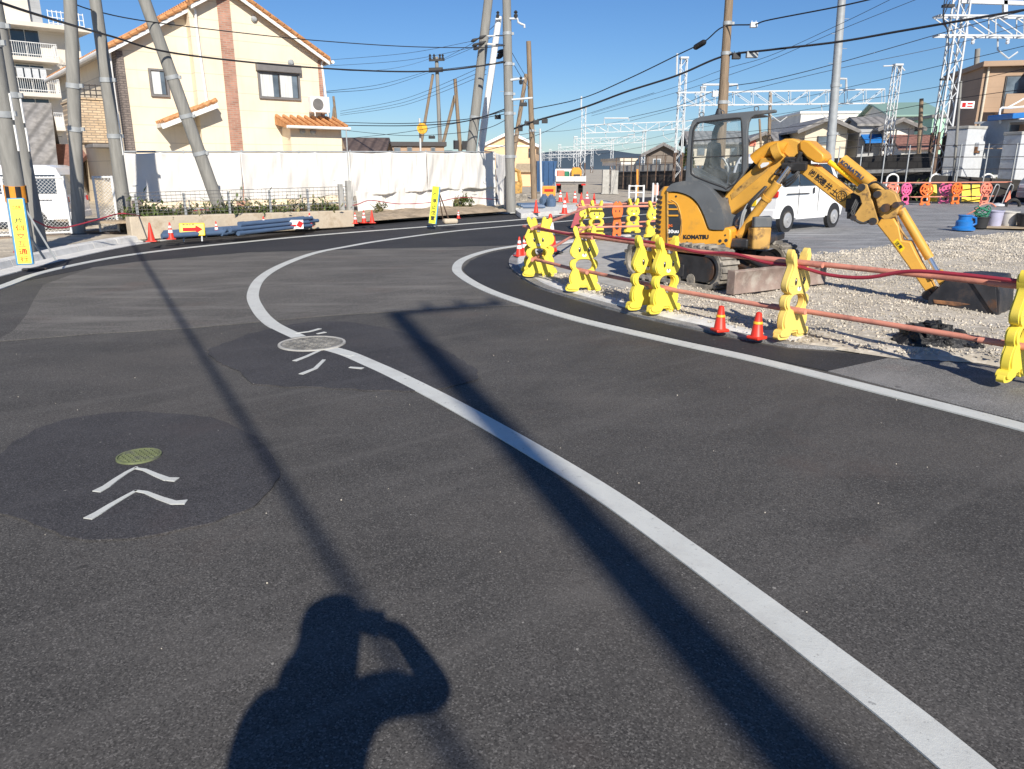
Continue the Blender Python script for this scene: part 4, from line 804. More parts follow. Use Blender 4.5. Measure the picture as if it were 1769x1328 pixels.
# ================================================================ THE PHOTOGRAPHER (only the shadow falls inside the frame)
pe = empty('person', (0, -.45, 0), 'person in dark clothes raising a phone, whose shadow falls on the asphalt beside the line', 'person')
def skin_fig(name, verts, edges, radii, matname, parent, sub=2, root=0):
    me = bpy.data.meshes.new(name); off = parent.location; me.from_pydata([tuple(V(v)-off) for v in verts], edges, []); o = bpy.data.objects.new(name, me); C.objects.link(o)
    bm = bmesh.new(); bm.from_mesh(me); ly = bm.verts.layers.skin.verify()
    for i, v in enumerate(bm.verts): v[ly].radius = radii[i] if isinstance(radii[i], tuple) else (radii[i],)*2; v[ly].use_root = i == root
    bm.to_mesh(me); bm.free(); o.modifiers.new('skin', 'SKIN').use_smooth_shade = True; sb = o.modifiers.new('sub', 'SUBSURF'); sb.levels = sb.render_levels = sub
    bpy.context.view_layer.update(); m2 = bpy.data.meshes.new_from_object(o.evaluated_get(bpy.context.evaluated_depsgraph_get())); bpy.data.objects.remove(o); m2.name = name; m2.materials.clear(); m2.materials.append(MATS[matname])
    q = bpy.data.objects.new(name, m2); C.objects.link(q); q.parent = parent; return q
E = 1.6
J = dict(pel=(-.09, -.47, .98), wai=(-.08, -.47, 1.14), che=(-.085, -.46, 1.40), nec=(-.06, -.40, E-.04), hd0=(-.055, -.33, E+.05), hd1=(-.055, -.315, E+.14), hd2=(-.055, -.32, E+.19),
         ls=(-.235, -.45, E-.12), le=(-.25, -.40, E-.42), lw=(-.16, -.20, E-.22), lh=(-.075, -.095, E-.045), rs=(.10, -.44, E-.015), re=(.295, -.24, E-.14), rw=(.15, -.115, E+.0), rh=(.045, -.075, E-.01),
         tr=(-.17, -.43, E-.055), lk=(-.19, -.44, .52), la=(-.20, -.50, .09), lt=(-.20, -.34, .05), rk=(.0, -.44, .52), ra=(.02, -.50, .09), rt=(.03, -.34, .05), lhip=(-.18, -.47, .92), rhip=(0, -.47, .92))
ks = list(J); ix = {k: i for i, k in enumerate(ks)}
ed = [(ix[a], ix[b]) for a, b in [('pel', 'wai'), ('wai', 'che'), ('che', 'nec'), ('nec', 'hd0'), ('hd0', 'hd1'), ('hd1', 'hd2'), ('nec', 'tr'), ('tr', 'ls'), ('ls', 'le'), ('le', 'lw'), ('lw', 'lh'), ('che', 'rs'), ('rs', 're'), ('re', 'rw'), ('rw', 'rh'), ('pel', 'lhip'), ('lhip', 'lk'), ('lk', 'la'), ('la', 'lt'), ('pel', 'rhip'), ('rhip', 'rk'), ('rk', 'ra'), ('ra', 'rt')]]
rad = dict(pel=(.15, .12), wai=(.16, .12), che=(.165, .12), nec=.095, hd0=(.115, .125), hd1=(.125, .135), hd2=(.08, .09), ls=.10, le=.055, lw=.04, lh=.035, rs=.08, re=.052, rw=.036, rh=.032, tr=.095, lk=.06, la=.045, lt=.04, rk=.06, ra=.045, rt=.04, lhip=.09, rhip=.09)
skin_fig('body', [J[k] for k in ks], ed, [rad[k] for k in ks], 'cloth_dark', pe, 2)
def hand(root, fwd_, side, up, nm):
    root, fwd_, side, up = V(root), V(fwd_).normalized(), V(side).normalized(), V(up).normalized()
    vs = [root, root+fwd_*.045]; es = [(0, 1)]; rr = [(.028, .016), (.034, .015)]
    for k, (o, L) in enumerate(((-.03, .055), (-.01, .065), (.01, .06), (.03, .048))):
        b = len(vs); vs += [root+fwd_*.06+side*o, root+fwd_*(.06+L*.45)+side*o+up*.012, root+fwd_*(.06+L*.75)+side*o-up*.005]; rr += [.010, .009, .007]; es += [(1, b), (b, b+1), (b+1, b+2)]
    b = len(vs); vs += [root+fwd_*.02-side*.045, root+fwd_*.045-side*.06]; rr += [.012, .009]; es += [(0, b), (b, b+1)]
    skin_fig('hand', vs, es, rr, 'skin', pe, 1)
hand((.075, -.085, E-.03), (-.5, .1, .8), (.5, 0, .3), (0, -1, 0), 'r'); hand((-.095, -.11, E-.06), (.35, .15, .7), (-.6, 0, .3), (0, -1, 0), 'l')
m = MB(); m.loft([[V((-.055+r*cos(a), -.31+r*1.15*sin(a), z)) for a in [i*pi/8 for i in range(16)]] for r, z in ((.105, E+.10), (.112, E+.15), (.10, E+.20), (.06, E+.235))]); m.build('hair', 'hair', pe)
m = MB(); m.box((-.055, -.225, E+.085), (.03, .035, .05)); m.build('nose', 'skin', pe, 0, .01)
ph = MB(); ph.box((.012, -.048, E-.005), (.16, .009, .078), 0, -.1); tag(ph.build('phone', 'black_plastic', None, 0, .003), 'dark phone held up at arm height by the person casting the shadow', 'phone')

# ================================================================ POLES
def pole(px_b, Yb, px_t, Yt, r0, r1, matname, label, z=None, bands=(), name='utility_pole', steps=0, collar='steel_galv', tab=0, n=16):
    b = D(px_b[0], px_b[1], Yb); t = D(px_t[0], px_t[1], Yt)
    if z is not None: d = (b-t); b = b+d*((z-b.z)/d.z)
    e = empty(name, b, label, 'pole'); m = MB(); m.cyl(b, t, r0, r1, n); sh = m.build('shaft', matname, e)
    for f in bands:
        p = b.lerp(t, f); r = r0+(r1-r0)*f; d = (t-b).normalized(); q = MB(); q.cyl(p-d*.05, p+d*.05, r+.015, n=n); x, y = frame_from(d); q.box(p+V((r+.03, 0, 0)), (.09, .05, .08)); q.each('pole_band', collar, e)
    d = (t-b).normalized()
    for k in range(steps):
        p = b+d*(2.2+k*.45); s = 1 if k % 2 else -1; q = MB(); q.cyl(p, p+V((s*(r0+.13), 0, 0)), .009, n=6); q.build('step_bolt', 'steel_galv', e)
    if tab:
        for k in range(tab): q = MB(); q.box(b+d*(2.0+.5*k)+V((r0+.01, -.02, 0)), (.03, .03, .42)); q.build('cable_guard', 'white_metal', e, 0, .004)
    return e, b, t
P1, b1, t1 = pole((46, 452), 13.6, (-30, -30), 13.2, .165, .13, 'pole_concrete', 'thick grey concrete pole carrying the striped tape and yellow sign', .1, (.55, .8), tab=2)
P2, b2, t2 = pole((69, 441), 14.6, (-17, -30), 14.6, .165, .13, 'pole_concrete', 'leaning grey concrete pole just past the yellow sign, bare at its foot', .1, (.6, .85), tab=2)
P3, b3, t3 = pole((137, 421), 17.2, (119, -60), 17.2, .135, .125, 'pole_concrete', 'upright pale grey pole in front of the white mesh fence', .1, (.42, .58, .93), steps=0)
P4, b4, t4 = pole((222, 412), 18.6, (159, -40), 18.4, .155, .12, 'pole_concrete', 'grey pole at the corner of the cream house, beside the white sheeting', .1, (.40, .62), tab=2)
P5, b5, t5 = pole((389, 387), 21.6, (228, -60), 20.6, .175, .14, 'pole_concrete', 'strongly slanted grey pole crossing the cream gable and white sheeting', .1, (.30, .45, .60))
PC_, bC, tC = pole((883, 372), 27.3, (874, -60), 27.3, .17, .135, 'pole_concrete', 'tall upright concrete pole at the far bend beside the green net', .1, (.24, .42, .50, .62, .74), steps=6)
pole((879, 362), 28.2, (872, 25), 28.2, .10, .08, 'pole_concrete', 'thin dark pole standing directly behind the tall upright one', .1)
pole((806, 330), 30.5, (847, -30), 30.5, .21, .16, 'pole_concrete', 'thick slanted concrete pole rising from behind the white sheeting', .1, (.42,))
pole((822, 320), 32, (862, 28), 32, .16, .12, 'white_metal', 'slanted white painted pole between two concrete ones', .1)
pole((923, 345), 38, (913, 71), 38, .15, .11, 'pole_wood', 'weathered brown wooden pole in front of the peach house', .1, (.45,), steps=4)
pole((882, 300), 37, (909, 128), 37.6, .12, .09, 'pole_wood', 'slanted wooden strut propped against the weathered pole', .1)
PFa, bFa, tFa = pole((763, 310), 60, (754, 98), 60, .17, .13, 'pole_concrete', 'distant concrete pole with cross arm at its top behind the sheeting', .1)
pole((717, 310), 60, (748, 128), 60, .13, .10, 'pole_wood', 'distant slanted strut leaning on the pole with the cross arm', .1)
pole((799, 310), 52, (786, 136), 52, .15, .11, 'pole_wood', 'distant grey wooden pole with a pale top', .1)
pole((750, 310), 52, (786, 165), 52, .12, .10, 'pole_wood', 'distant slanted strut meeting the pale topped wooden pole', .1)
for a, b, l in (((588, 275), (576, 166), 'upright bamboo coloured post of the distant tripod'), ((569, 272), (577, 185), 'thin leg of the distant tripod next to the cream house'), ((600, 275), (578, 205), 'splayed leg of the distant tripod behind the sheeting')): pole(a, 42, b, 42, .10, .06, 'pole_wood', l, .1, name='wooden_post', n=8)
PR, bR, tR = pole((1238, 340), 25, (1262, -40), 25, .16, .12, 'pole_wood', 'brown utility pole rising behind the excavator canopy', .05, (.5, .7, .82))
pole((1243, 330), 25.4, (1254, 142), 25.4, .12, .10, 'pole_wood', 'short pale wooden stub strapped behind the brown utility pole', .05)
pole((1428, 345), 27, (1458, -50), 27, .16, .12, 'steel_galv', 'grey galvanised steel pole rising behind the excavator elbow', .05, (.15, .35, .55), steps=10)
pole((1326, 330), 52, (1331, 158), 52, .12, .10, 'pole_wood', 'thin distant wooden pole past the canopy visor', 1)
pole((1317, 300), 60, (1312, 205), 60, .10, .08, 'pole_wood', 'thin distant pole seen through the canopy window', 1)
pole((1676, 260), 52, (1689, 84), 52, .18, .15, 'pole_concrete', 'grey pole in front of the brown apartment carrying a red and white sign', 2)
pole((1648, 300), 38, (1660, 140), 38, .07, .06, 'pole_concrete', 'thin dark pole between the lattice mast and the equipment cabinet', 1)
pole((1584, 330), 46, (1592, 170), 46, .13, .11, 'pole_wood', 'brown pole rising behind the black retaining wall', 1)
pole((935, 336), 40, (933, 222), 40, .06, .05, 'steel_white', 'slim white street light pole by the blue container', .1, name='street_lamp')
pole((1150, 300), 70, (1141, 255), 70, .14, .12, 'pole_wood', 'stubby distant pole near the dark timber house', .5)
pole((1240, 335), 44, (1246, 255), 44, .1, .09, 'steel_galv', 'thin steel post behind the excavator window', .5)
p = D(730, 222, 40); e = empty('warning_lamp', p, 'round orange lamp on a strut above the white sheets', 'lamp'); m = MB(); m.cyl(p, p+V((0, -.25, 0)), .26, n=18); m.build('lens', 'cone_yellow', e); m = MB(); m.cyl(p+V((-.15, .1, -2.0)), p+V((-.15, .1, .5)), .05, n=8); m.build('post', 'steel_white', e)
d = (t1-b1).normalized(); zt0, zt1 = D(46, 349, 13.45), D(44, 320, 13.45)
tb_ = empty('striped_tape', zt0, 'black and orange striped reflective wrap around the thick pole', 'reflective wrap'); k = 0
f0, f1 = (zt0.z-b1.z)/(t1.z-b1.z), (zt1.z-b1.z)/(t1.z-b1.z); p0, p1 = b1.lerp(t1, f0), b1.lerp(t1, f1)
m = MB(); m.cyl(p0, p1, .170, .168, 24); m.build('wrap', 'tape_orange', tb_)
for i in range(6):
    a = i*pi/3; x, y = frame_from(d); m = MB(); arc = []
    for q in (a, a+.17, a+.34, a+.5): o = (x*cos(q)+y*sin(q))*.173; arc.append((p0+o, p1+o))
    m.add([q for l in arc for q in l], [(2*i_, 2*i_+2, 2*i_+3, 2*i_+1) for i_ in range(3)]); m.build('stripe', 'ink', tb_)
# poles and cable outside the frame whose shadows cross the road
def shade_pole():
    tip = G(684, 541); far = G(1390, 1322); dr_ = (far-tip).normalized(); base = far+dr_*11; h = 11.0; hor = V((SUNV.x, SUNV.y, 0))/SUNV.z
    top = tip+V((0, 0, h))+hor*h
    e = empty('utility_pole', base, 'concrete pole behind the viewer whose slanting shadow with a cross arm lies over the line', 'pole'); m = MB(); m.cyl(base, top, .15, .115, 16); m.build('shaft', 'pole_concrete', e)
    m = MB(); q = G(868, 524)+V((0, 0, h))+hor*h; m.bar(top+(top-q)*.08, q, .10, .10); m.build('cross_arm', 'steel_galv', e, 0)
    for k in (.3, .62, .95):
        p = top.lerp(q, k); m = MB(); m.lathe([(.05, 0), (.06, .08), (.03, .2), (.05, .26), (0, .28)], 8, p+V((0, 0, .05))); m.build('insulator', 'insulator', e)
shade_pole()
hor = V((SUNV.x, SUNV.y, 0))/SUNV.z
def shade_cable():
    h = 6.2; a, b = G(700, 1170), G(235, 430); dd = (b-a).normalized(); a = a-dd*3.0; b = b+dd*1.5
    m = MB(); m.cyl(a+V((0, 0, h))+hor*h, b+V((0, 0, h))+hor*h, .032, n=8); tag(m.build('cable', 'cable'), 'thick bundled overhead cable behind the viewer, seen by its straight shadow along the lane', 'cable', 'overhead wires')
shade_cable()
# ---------------------------------------------------------------- overhead wires
def wire(pts, r, label, matname='cable', k=10):
    P = [D(*p) for p in pts]; m = MB(); m.tube(crom(P, k) if len(P) > 2 else [P[0].lerp(P[1], i/12)-V((0, 0, 1))*(.35*4*(i/12)*(1-i/12)) for i in range(13)], r, 5)
    return tag(m.build('wire', matname), label, 'wire', 'overhead wires')
W = [([(-40, -10, 12.5), (60, 24, 14), (190, 62, 18.6), (310, 93, 21), (545, 117, 24), (740, 123, 26), (875, 107, 27.2)], .024, 'thick black cable from the frame corner across the cream gable to the upright pole'),
 ([(118, 2, 17.2), (162, 18, 18.4), (250, 36, 20.4), (420, 57, 23), (550, 70, 25), (700, 80, 26), (825, 82, 27), (874, 78, 27.2)], .014, 'thin upper cable with clips over the cream gable'),
 ([(560, 104, 40), (700, 92, 34), (820, 70, 30.5)], .008, 'highest of the thin wires fanning left from the slanted pole'.replace('left ', '')),
 ([(560, 114, 40), (700, 104, 34), (824, 80, 30.5)], .008, 'second of the thin wires fanning from the slanted pole'),
 ([(590, 121, 50), (750, 98, 60)], .010, 'faint wire meeting the distant cross arm'),
 ([(560, 158, 38), (660, 145, 50), (742, 122, 60)], .012, 'upper of two faint wires rising to the distant cross arm from the gable corner'),
 ([(560, 160, 38), (660, 151, 50), (742, 125, 60)], .012, 'lower of two faint wires rising to the distant cross arm from the gable corner'),
 ([(765, 102, 60), (815, 75, 45), (861, 38, 32)], .012, 'wire from the distant cross arm up to the white pole'),
 ([(765, 104, 60), (815, 83, 45), (861, 56, 32)], .012, 'lower wire from the distant cross arm up to the white pole'),
 ([(762, 120, 60), (830, 112, 40), (874, 105, 27.3)], .02, 'black cable between the distant pole and the upright pole'),
 ([(588, 192, 45), (700, 170, 40), (840, 112, 30.5)], .009, 'faint sloping wire from the tripod to the slanted pole, upper of three'),
 ([(588, 196, 45), (700, 176, 40), (840, 120, 30.5)], .009, 'faint sloping wire from the tripod to the slanted pole, middle of three'),
 ([(588, 199, 45), (700, 181, 40), (840, 128, 30.5)], .009, 'faint sloping wire from the tripod to the slanted pole, lowest of three'),
 ([(588, 211, 45), (700, 213, 36), (812, 205, 30.5), (876, 190, 27.4)], .016, 'nearly level cable low over the white sheeting'),
 ([(588, 216, 45), (700, 217, 36), (800, 210, 30.5), (876, 187, 27.4)], .02, 'thick nearly level cable low over the white sheeting'),
 ([(588, 224, 45), (700, 234, 40), (820, 226, 32), (878, 205, 27.4)], .012, 'sagging wire over the brown rooftops'),
 ([(588, 240, 48), (700, 228, 40), (876, 196, 27.5)], .012, 'wire crossing the sagging one over the brown rooftops'),
 ([(830, 262, 34), (920, 236, 38), (1005, 200, 60), (1130, 160, 50)], .014, 'wire past the peach house gable toward the gantries'),
 ([(878, 226, 27.4), (931, 207, 27), (1007, 186, 26.5), (1083, 158, 26), (1170, 130, 25.5), (1250, 97, 25), (1330, 86, 24), (1449, 72, 23), (1553, 54, 22), (1652, 37, 21), (1800, 12, 20)], .032, 'thickest black cable running from the bend across the sky over the site'),
 ([(921, 188, 37), (1004, 170, 33), (1083, 137, 29), (1170, 95, 27), (1216, 72, 26), (1250, 46, 25), (1302, 42, 24), (1330, 34, 23.5), (1449, 11, 22), (1540, -10, 21)], .020, 'upper black cable climbing to the brown utility pole and beyond'),
 ([(1022, 196, 45), (1167, 150, 34), (1249, 120, 28), (1330, 96, 26), (1450, 42, 24), (1560, -12, 22)], .008, 'thin wire climbing past the galvanised steel pole, upper of a pair'),
 ([(1022, 200, 45), (1167, 160, 34), (1249, 133, 28), (1330, 104, 26), (1450, 52, 24), (1600, -8, 22)], .008, 'thin wire climbing past the galvanised steel pole, lower of a pair'),
 ([(1086, 203, 50), (1170, 183, 40), (1246, 153, 34), (1330, 138, 32), (1450, 108, 31), (1645, 52, 30), (1800, 10, 29)], .014, 'wire running to the top of the near lattice mast'),
 ([(1088, 209, 50), (1165, 189, 40), (1300, 154, 34), (1450, 118, 31), (1640, 78, 30), (1800, 34, 29)], .010, 'wire running to the middle of the near lattice mast'),
 ([(940, 264, 150), (1060, 240, 90), (1200, 205, 60), (1400, 165, 48), (1630, 112, 34), (1800, 72, 30)], .012, 'railway contact wire under the gantries, upper', ),
 ([(940, 272, 150), (1060, 252, 90), (1200, 222, 60), (1400, 188, 48), (1630, 148, 36), (1800, 112, 31)], .012, 'railway contact wire under the gantries, middle'),
 ([(940, 280, 150), (1060, 262, 90), (1200, 238, 60), (1400, 215, 48), (1630, 174, 38), (1800, 150, 33)], .014, 'railway contact wire under the gantries, lowest'),
 ([(884, 235, 28), (932, 228, 40), (990, 224, 55), (1080, 208, 60)], .010, 'wire passing the street light toward the gantries'),
 ([(884, 105, 27.3), (905, 140, 31), (914, 150, 38)], .010, 'wire dropping from the upright pole to the weathered wooden pole'),
 ([(884, 90, 27.3), (900, 118, 31), (914, 142, 38)], .010, 'second wire dropping from the upright pole to the weathered wooden pole'),
 ([(0, 240, 14), (-40, 225, 13)], .01, '')]
for w_ in W[:-1]: wire(w_[0], w_[1], w_[2], 'cable' if w_[1] > .011 else 'cable_far')
def gadget(name, px, py, Y, size, label, matname='black_box', th=0.0, rx=0):
    m = MB(); p = D(px, py, Y); m.box(p, size, th, 0); m.bar(p+V((-size[0]*.3, 0, size[2]/2)), p+V((-size[0]*.3, 0, size[2]/2+.05)), .02); m.bar(p+V((size[0]*.3, 0, size[2]/2)), p+V((size[0]*.3, 0, size[2]/2+.05)), .02)
    return tag(m.build(name, matname, None, 0, .015), label, 'cable box')
def closure(a, b, Y0, Y1, r, label, matname='black_box'):
    p, q = D(*a, Y0), D(*b, Y1); d = q-p; m = MB(); m.tube([p, p+d*.08, p+d*.15, p+d*.85, p+d*.92, q], r, 10, [r*.4, r*.8, r, r, r*.8, r*.4]); return tag(m.build('cable_closure', matname), label, 'cable box')
closure((1199, 83), (1219, 71), 26.4, 25.9, .09, 'black tubular splice on the upper cable before the brown pole')
gadget('cable_box', 1272, 96.5, 24.8, (.24, .16, .18), 'black box hanging on the thick cable just past the brown pole'); gadget('cable_box', 1299, 94.5, 24.5, (.34, .16, .17), 'grey box hanging on the thick cable past the brown pole', 'steel_galv'); gadget('cable_box', 1302, 43, 24, (.2, .14, .14), 'small pale box on the upper cable past the brown pole', 'insulator'); gadget('cable_box', 1235, 162, 34, (.22, .2, .24), 'pale box on the lower wire beside the brown pole', 'insulator')
for i, (x, y, Y) in enumerate(((911, 213, 27.2), (926, 211, 27), (941, 209, 26.9))): gadget('cable_box', x, y, Y, (.20, .14, .14), ('first', 'second', 'third')[i]+' small black box on the thick cable counted from the upright pole')
gadget('cable_box', 899, 221, 27.3, (.16, .14, .2), 'black box hanging by the foot of the wooden strut'); gadget('cable_box', 860, 202, 28.3, (.22, .14, .14), 'black box on the cable between the white pole and the upright pole'); gadget('cable_box', 746, 237, 36, (.28, .2, .12), 'black box on the low wire in front of the distant concrete pole'); gadget('cable_box', 904, 180, 27.3, (.26, .12, .12), 'dark lamp like box on the bracket of the upright pole')
for i, (x, y) in enumerate(((788, 250), (803, 251))): gadget('transformer', x, y, 51.8, (.35, .35, .55), ('dark drum on the near side of the pale topped wooden pole', 'dark drum on the far side of the pale topped wooden pole')[i])
# fittings on the upright pole: white brackets, insulators
def bracket(pts, Y, r, label, ins=None):
    e = empty('bracket', D(*pts[0], Y), label, 'bracket'); m = MB(); m.tube([D(*p, Y) for p in pts], r, 8); m.build('arm', 'steel_white', e)
    for q in ins or []:
        p = D(*q, Y); m = MB(); m.lathe([(.05, -.1), (.07, 0), (.035, .05), (.07, .09), (.03, .14), (0, .15)], 8, p); m.build('insulator', 'black_plastic', e)
bracket([(880, 32), (894, 32), (895, 38), (900, 41), (906, 43), (906, 48)], 27.2, .035, 'white stepped bracket high on the upright pole', [(891, 26)])
bracket([(882, 138), (896, 136), (906, 136)], 27.2, .04, 'white bracket halfway up the upright pole', [(900, 140)])
bracket([(884, 172), (920, 169)], 27.2, .035, 'long white arm of the upright pole reaching the wooden pole')
bracket([(866, 32), (856, 33)], 31.8, .04, 'short white arm at the head of the white pole', [(860, 26)])
bracket([(842, 62), (872, 61)], 28.5, .025, 'slim white arm between slanted and upright poles')
bracket([(842, 76), (870, 78)], 28.5, .04, 'thicker white arm between slanted and upright poles')
for x, y, Y in ((750, 100, 60), ): 
    e = empty('cross_arm', D(743, 103, 60), 'cross arm with insulators on the distant concrete pole', 'cross arm'); m = MB(); m.bar(D(741, 104, 59.8), D(768, 103, 59.8), .14); m.bar(D(741, 121, 59.8), D(765, 120, 59.8), .3); m.each('beam', 'black_plastic', e, 0)
    for q in (743, 750, 760, 765): m = MB(); m.lathe([(.08, 0), (.1, .12), (.05, .2), (.1, .3), (0, .42)], 8, D(q, 103, 59.8)); m.build('insulator', 'black_plastic', e)
for i, (x, y, Y) in enumerate(((820, 69, 30), (822, 77, 30), (824, 83, 30), (833, 64, 30), (833, 74, 30), (866, 88, 28.4), (866, 93, 28.4), (864, 98, 28.4))):
    m = MB(); p = D(x, y, Y); m.tube([p+V((-.14, 0, -.05)), p+V((-.07, 0, -.02)), p, p+V((.14, 0, .06))], .05, 8, [.02, .06, .06, .02]); tag(m.build('insulator', 'black_plastic'), 'black strain insulator on the wires beside the slanted concrete pole', 'insulator', 'strain insulators at the slanted pole')
# ================================================================ CREAM HOUSE
def hdg(a, b): return math.atan2(b.y-a.y, b.x-a.x)
hL, hR = D(199, 76, 28.6), D(546, 104, 33.3); PH = Plane(hL, hdg(hL, hR)); nb = -PH.n        # nb: into the house
hs_o = PH.pt(0, 0); hs_o.z = 0
house = empty('cream_house', PH.pt(3.5, 0), 'cream two storey house with orange roof tiles and a brick strip up its gable', 'house')
def P_(px, py, w=0): return PH.at(px, py)+PH.n*w
LZ = PH.at(199, 76).z; RU = PH.uv(546, 104); AP = PH.uv(378, -17); DEP = 11.5
u0, u1, ua = PH.uv(199, 76)[0], RU[0], AP[0]; zl, zr, za = LZ, RU[1], AP[1]
m = MB(); m.prism([PH.pt(u0, 0), PH.pt(u1, 0), PH.pt(u1, zr), PH.pt(ua, za), PH.pt(u0, zl)], nb*DEP)
uj = PH.uv(318, 14)[0]; wall = m.build('wall', 'cream_wall', house, 0)
zj = zl+(za-zl)*(uj-u0)/(ua-u0)
m = MB(); m.prism([PH.pt(uj, 0, .45), PH.pt(u1-.002, 0, .45), PH.pt(u1-.002, zr-.02, .45), PH.pt(ua, za-.02, .45), PH.pt(uj, zj-.02, .45)], nb*.449); m.build('wall_bay', 'cream_wall', house, 0)
def slope(name, ua_, za_, ub_, zb_, w0, w1, t, matname, parent=house, over=.45):
    a, b = V((ua_, za_)), V((ub_, zb_)); d = (b-a).normalized(); b = b+d*over
    m = MB(); m.prism([PH.pt(a.x, a.y, w0), PH.pt(b.x, b.y, w0), PH.pt(b.x, b.y+t, w0), PH.pt(a.x, a.y+t, w0)], nb*(w0+w1))
    return m.build(name, matname, parent, 0)
def tiled(ua_, za_, ub_, zb_, w0, w1, parent=house, over=.5, nm='roof'):
    rf = slope(nm, ua_, za_+.02, ub_, zb_+.02, w0, w1, .12, 'tile_orange', parent, over)
    a, b = V((ua_, za_+.15)), V((ub_, zb_+.15)); d = (b-a).normalized(); L = (b-a).length+over; m = MB(); L2 = w0+w1
    for i in range(int(L2/.28)):
        w = w0-.12-i*.28; m.cyl(PH.pt(a.x, a.y, w), PH.pt(a.x+d.x*L, a.y+d.y*L, w), .075, n=6)
    for w in (w0-.02, ):
        for i in range(int(L/.3)): p = V(a)+d*(i*.3); q = V(a)+d*(i*.3+.28); m.cyl(PH.pt(p.x, p.y-.05, w), PH.pt(q.x, q.y-.03, w), .085, .07, n=8)
    tag(m.build('roof_tiles', 'tile_orange', rf, .6)); slope('bargeboard', ua_, za_-.12, ub_, zb_-.12, w0-.03, -w0+.10, .16, 'white_paint', rf, over-.05); return rf
tiled(ua, za, u1, zr, .85, DEP+.5, over=.28); 
tiled(ua, za, uj, zj, .85, DEP+.5, over=.05); zj2 = zj
tiled(uj-.0, zj-.06, u0, zl-.06, .40, DEP+.5)
def gutter(a, b, name='gutter', par=house, r=.065): m = MB(); m.cyl(a, b, r, n=10); return m.build(name, 'white_paint', par)
dR = (V((u1, zr))-V((ua, za))).normalized(); gR = (u1+dR.x*.3, zr+dR.y*.3+.02); gutter(PH.pt(gR[0]+.05, gR[1], .9), PH.pt(gR[0]+.05, gR[1], -DEP-.4)); dL = (V((u0, zl))-V((ua, za))).normalized(); gL = (u0+dL.x*.5, zl+dL.y*.5-.02); gutter(PH.pt(gL[0]-.05, gL[1], .45), PH.pt(gL[0]-.05, gL[1], -DEP-.4), r=.09)
m = MB(); m.prism([PH.pt(u0-.001, zl-.1, .35), PH.pt(gL[0], gL[1]+.02, .35), PH.pt(gL[0], gL[1]-.03, .35), PH.pt(u0-.001, zl-.18, .35)], nb*(DEP+.6)); m.build('soffit', 'shade_soffit', house, 0)
def downpipe(px, w, r=.045): m = MB(); m.tube(crom([P_(x, y, w) for x, y in px], 3), r, 8); m.build('downpipe', 'white_paint', house)
downpipe([(318, 12), (329, 20), (331, 40), (338, 95), (350, 176)], .52); downpipe([(553, 106), (547, 110), (549, 130), (558, 200), (570, 262), (573, 300)], .5); downpipe([(188, 90), (193, 130), (205, 220), (216, 320)], .06, .05)
brick('brick_strip', (.52, .265, .185), (.36, .17, .115), (.40, .31, .25), .24, .075, 'xz', PH.th, .012)
sA, sB = PH.uv(390, 130)[0]-.235, PH.uv(390, 130)[0]+.235
m = MB(); m.prism([PH.pt(sA, 0, .452), PH.pt(sB, 0, .452), PH.pt(sB, za-.35, .452), PH.pt(sA, za-.35, .452)], PH.n*.03); m.build('brick_strip', 'brick_strip', house, 0)
brick('stone_veneer', (.50, .37, .24), (.62, .48, .33), (.30, .24, .18), .3, .09, 'xz', PH.th, .02)
brick('stone_dark', (.27, .22, .19), (.20, .165, .15), (.13, .11, .10), .22, .08, 'xz', PH.th, .02)
m = MB(); m.box(PH.pt(u0+.07, zl/2-.1, .02), (.22, .10, zl-.2), PH.th); m.box(PH.pt(u0-.01, zl/2-.1, -.25), (.06, .55, zl-.2), PH.th); m.build('corner_quoin', 'stone_dark', house, 0)
m = MB(); m.box(PH.pt(u1-.07, zr/2, .452), (.16, .05, zr-.1), PH.th); m.build('corner_quoin', 'brick_strip', house, 0)
def window(px0, px1, py0, py1, w, shutter=0, curtain=1, parent=house, pl=PH, nsash=2):
    a, b = pl.uv((px0+px1)/2, py1), pl.uv((px0+px1)/2, py0); ul, ur = pl.uv(px0, (py0+py1)/2)[0], pl.uv(px1, (py0+py1)/2)[0]; zb_, zt_ = a[1], b[1]; H = zt_-zb_-shutter
    f = MB(); t = .07
    for u in (ul+t/2, ur-t/2): f.box(pl.pt(u, zb_+H/2, w+.03), (t, .09, H), pl.th)
    for z in (zb_+t/2, zb_+H-t/2): f.box(pl.pt((ul+ur)/2, z, w+.03), (ur-ul-2*t, .09, t), pl.th)
    fr = f.build('window', 'frame_grey', parent, 0)
    for i in range(nsash):
        a_, b_ = ul+t+(ur-ul-2*t)*i/nsash, ul+t+(ur-ul-2*t)*(i+1)/nsash; g_ = MB(); g_.box(pl.pt((a_+b_)/2, zb_+H/2, w+.015+.01*(i % 2)), (b_-a_-.04, .02, H-2*t-.04), pl.th); g_.build('pane', 'glass_mid', fr, 0)
        s = MB(); s.box(pl.pt(b_-.02, zb_+H/2, w+.03), (.04, .03, H-2*t), pl.th); s.build('sash', 'frame_dark', fr, 0)
        if curtain:
            c = MB(); wv = [pl.pt(a_+.03+(b_-a_-.1)*(q/14)*.72, zb_+t+.02, w+.030+.0025*sin(q*2.1)+.010*(i % 2)) for q in range(15)]; c.add(wv+[p+V((0, 0, H-2*t-.04)) for p in wv], [(q, q+1, 16+q, 15+q) for q in range(14)]); c.build('curtain', 'curtain', fr, 1.5)
    if shutter: s = MB(); s.box(pl.pt((ul+ur)/2, zt_-shutter/2, w+.10), (ur-ul+.1, .22, shutter), pl.th); s.build('shutter_box', 'frame_grey', fr, 0, .02)
    return fr
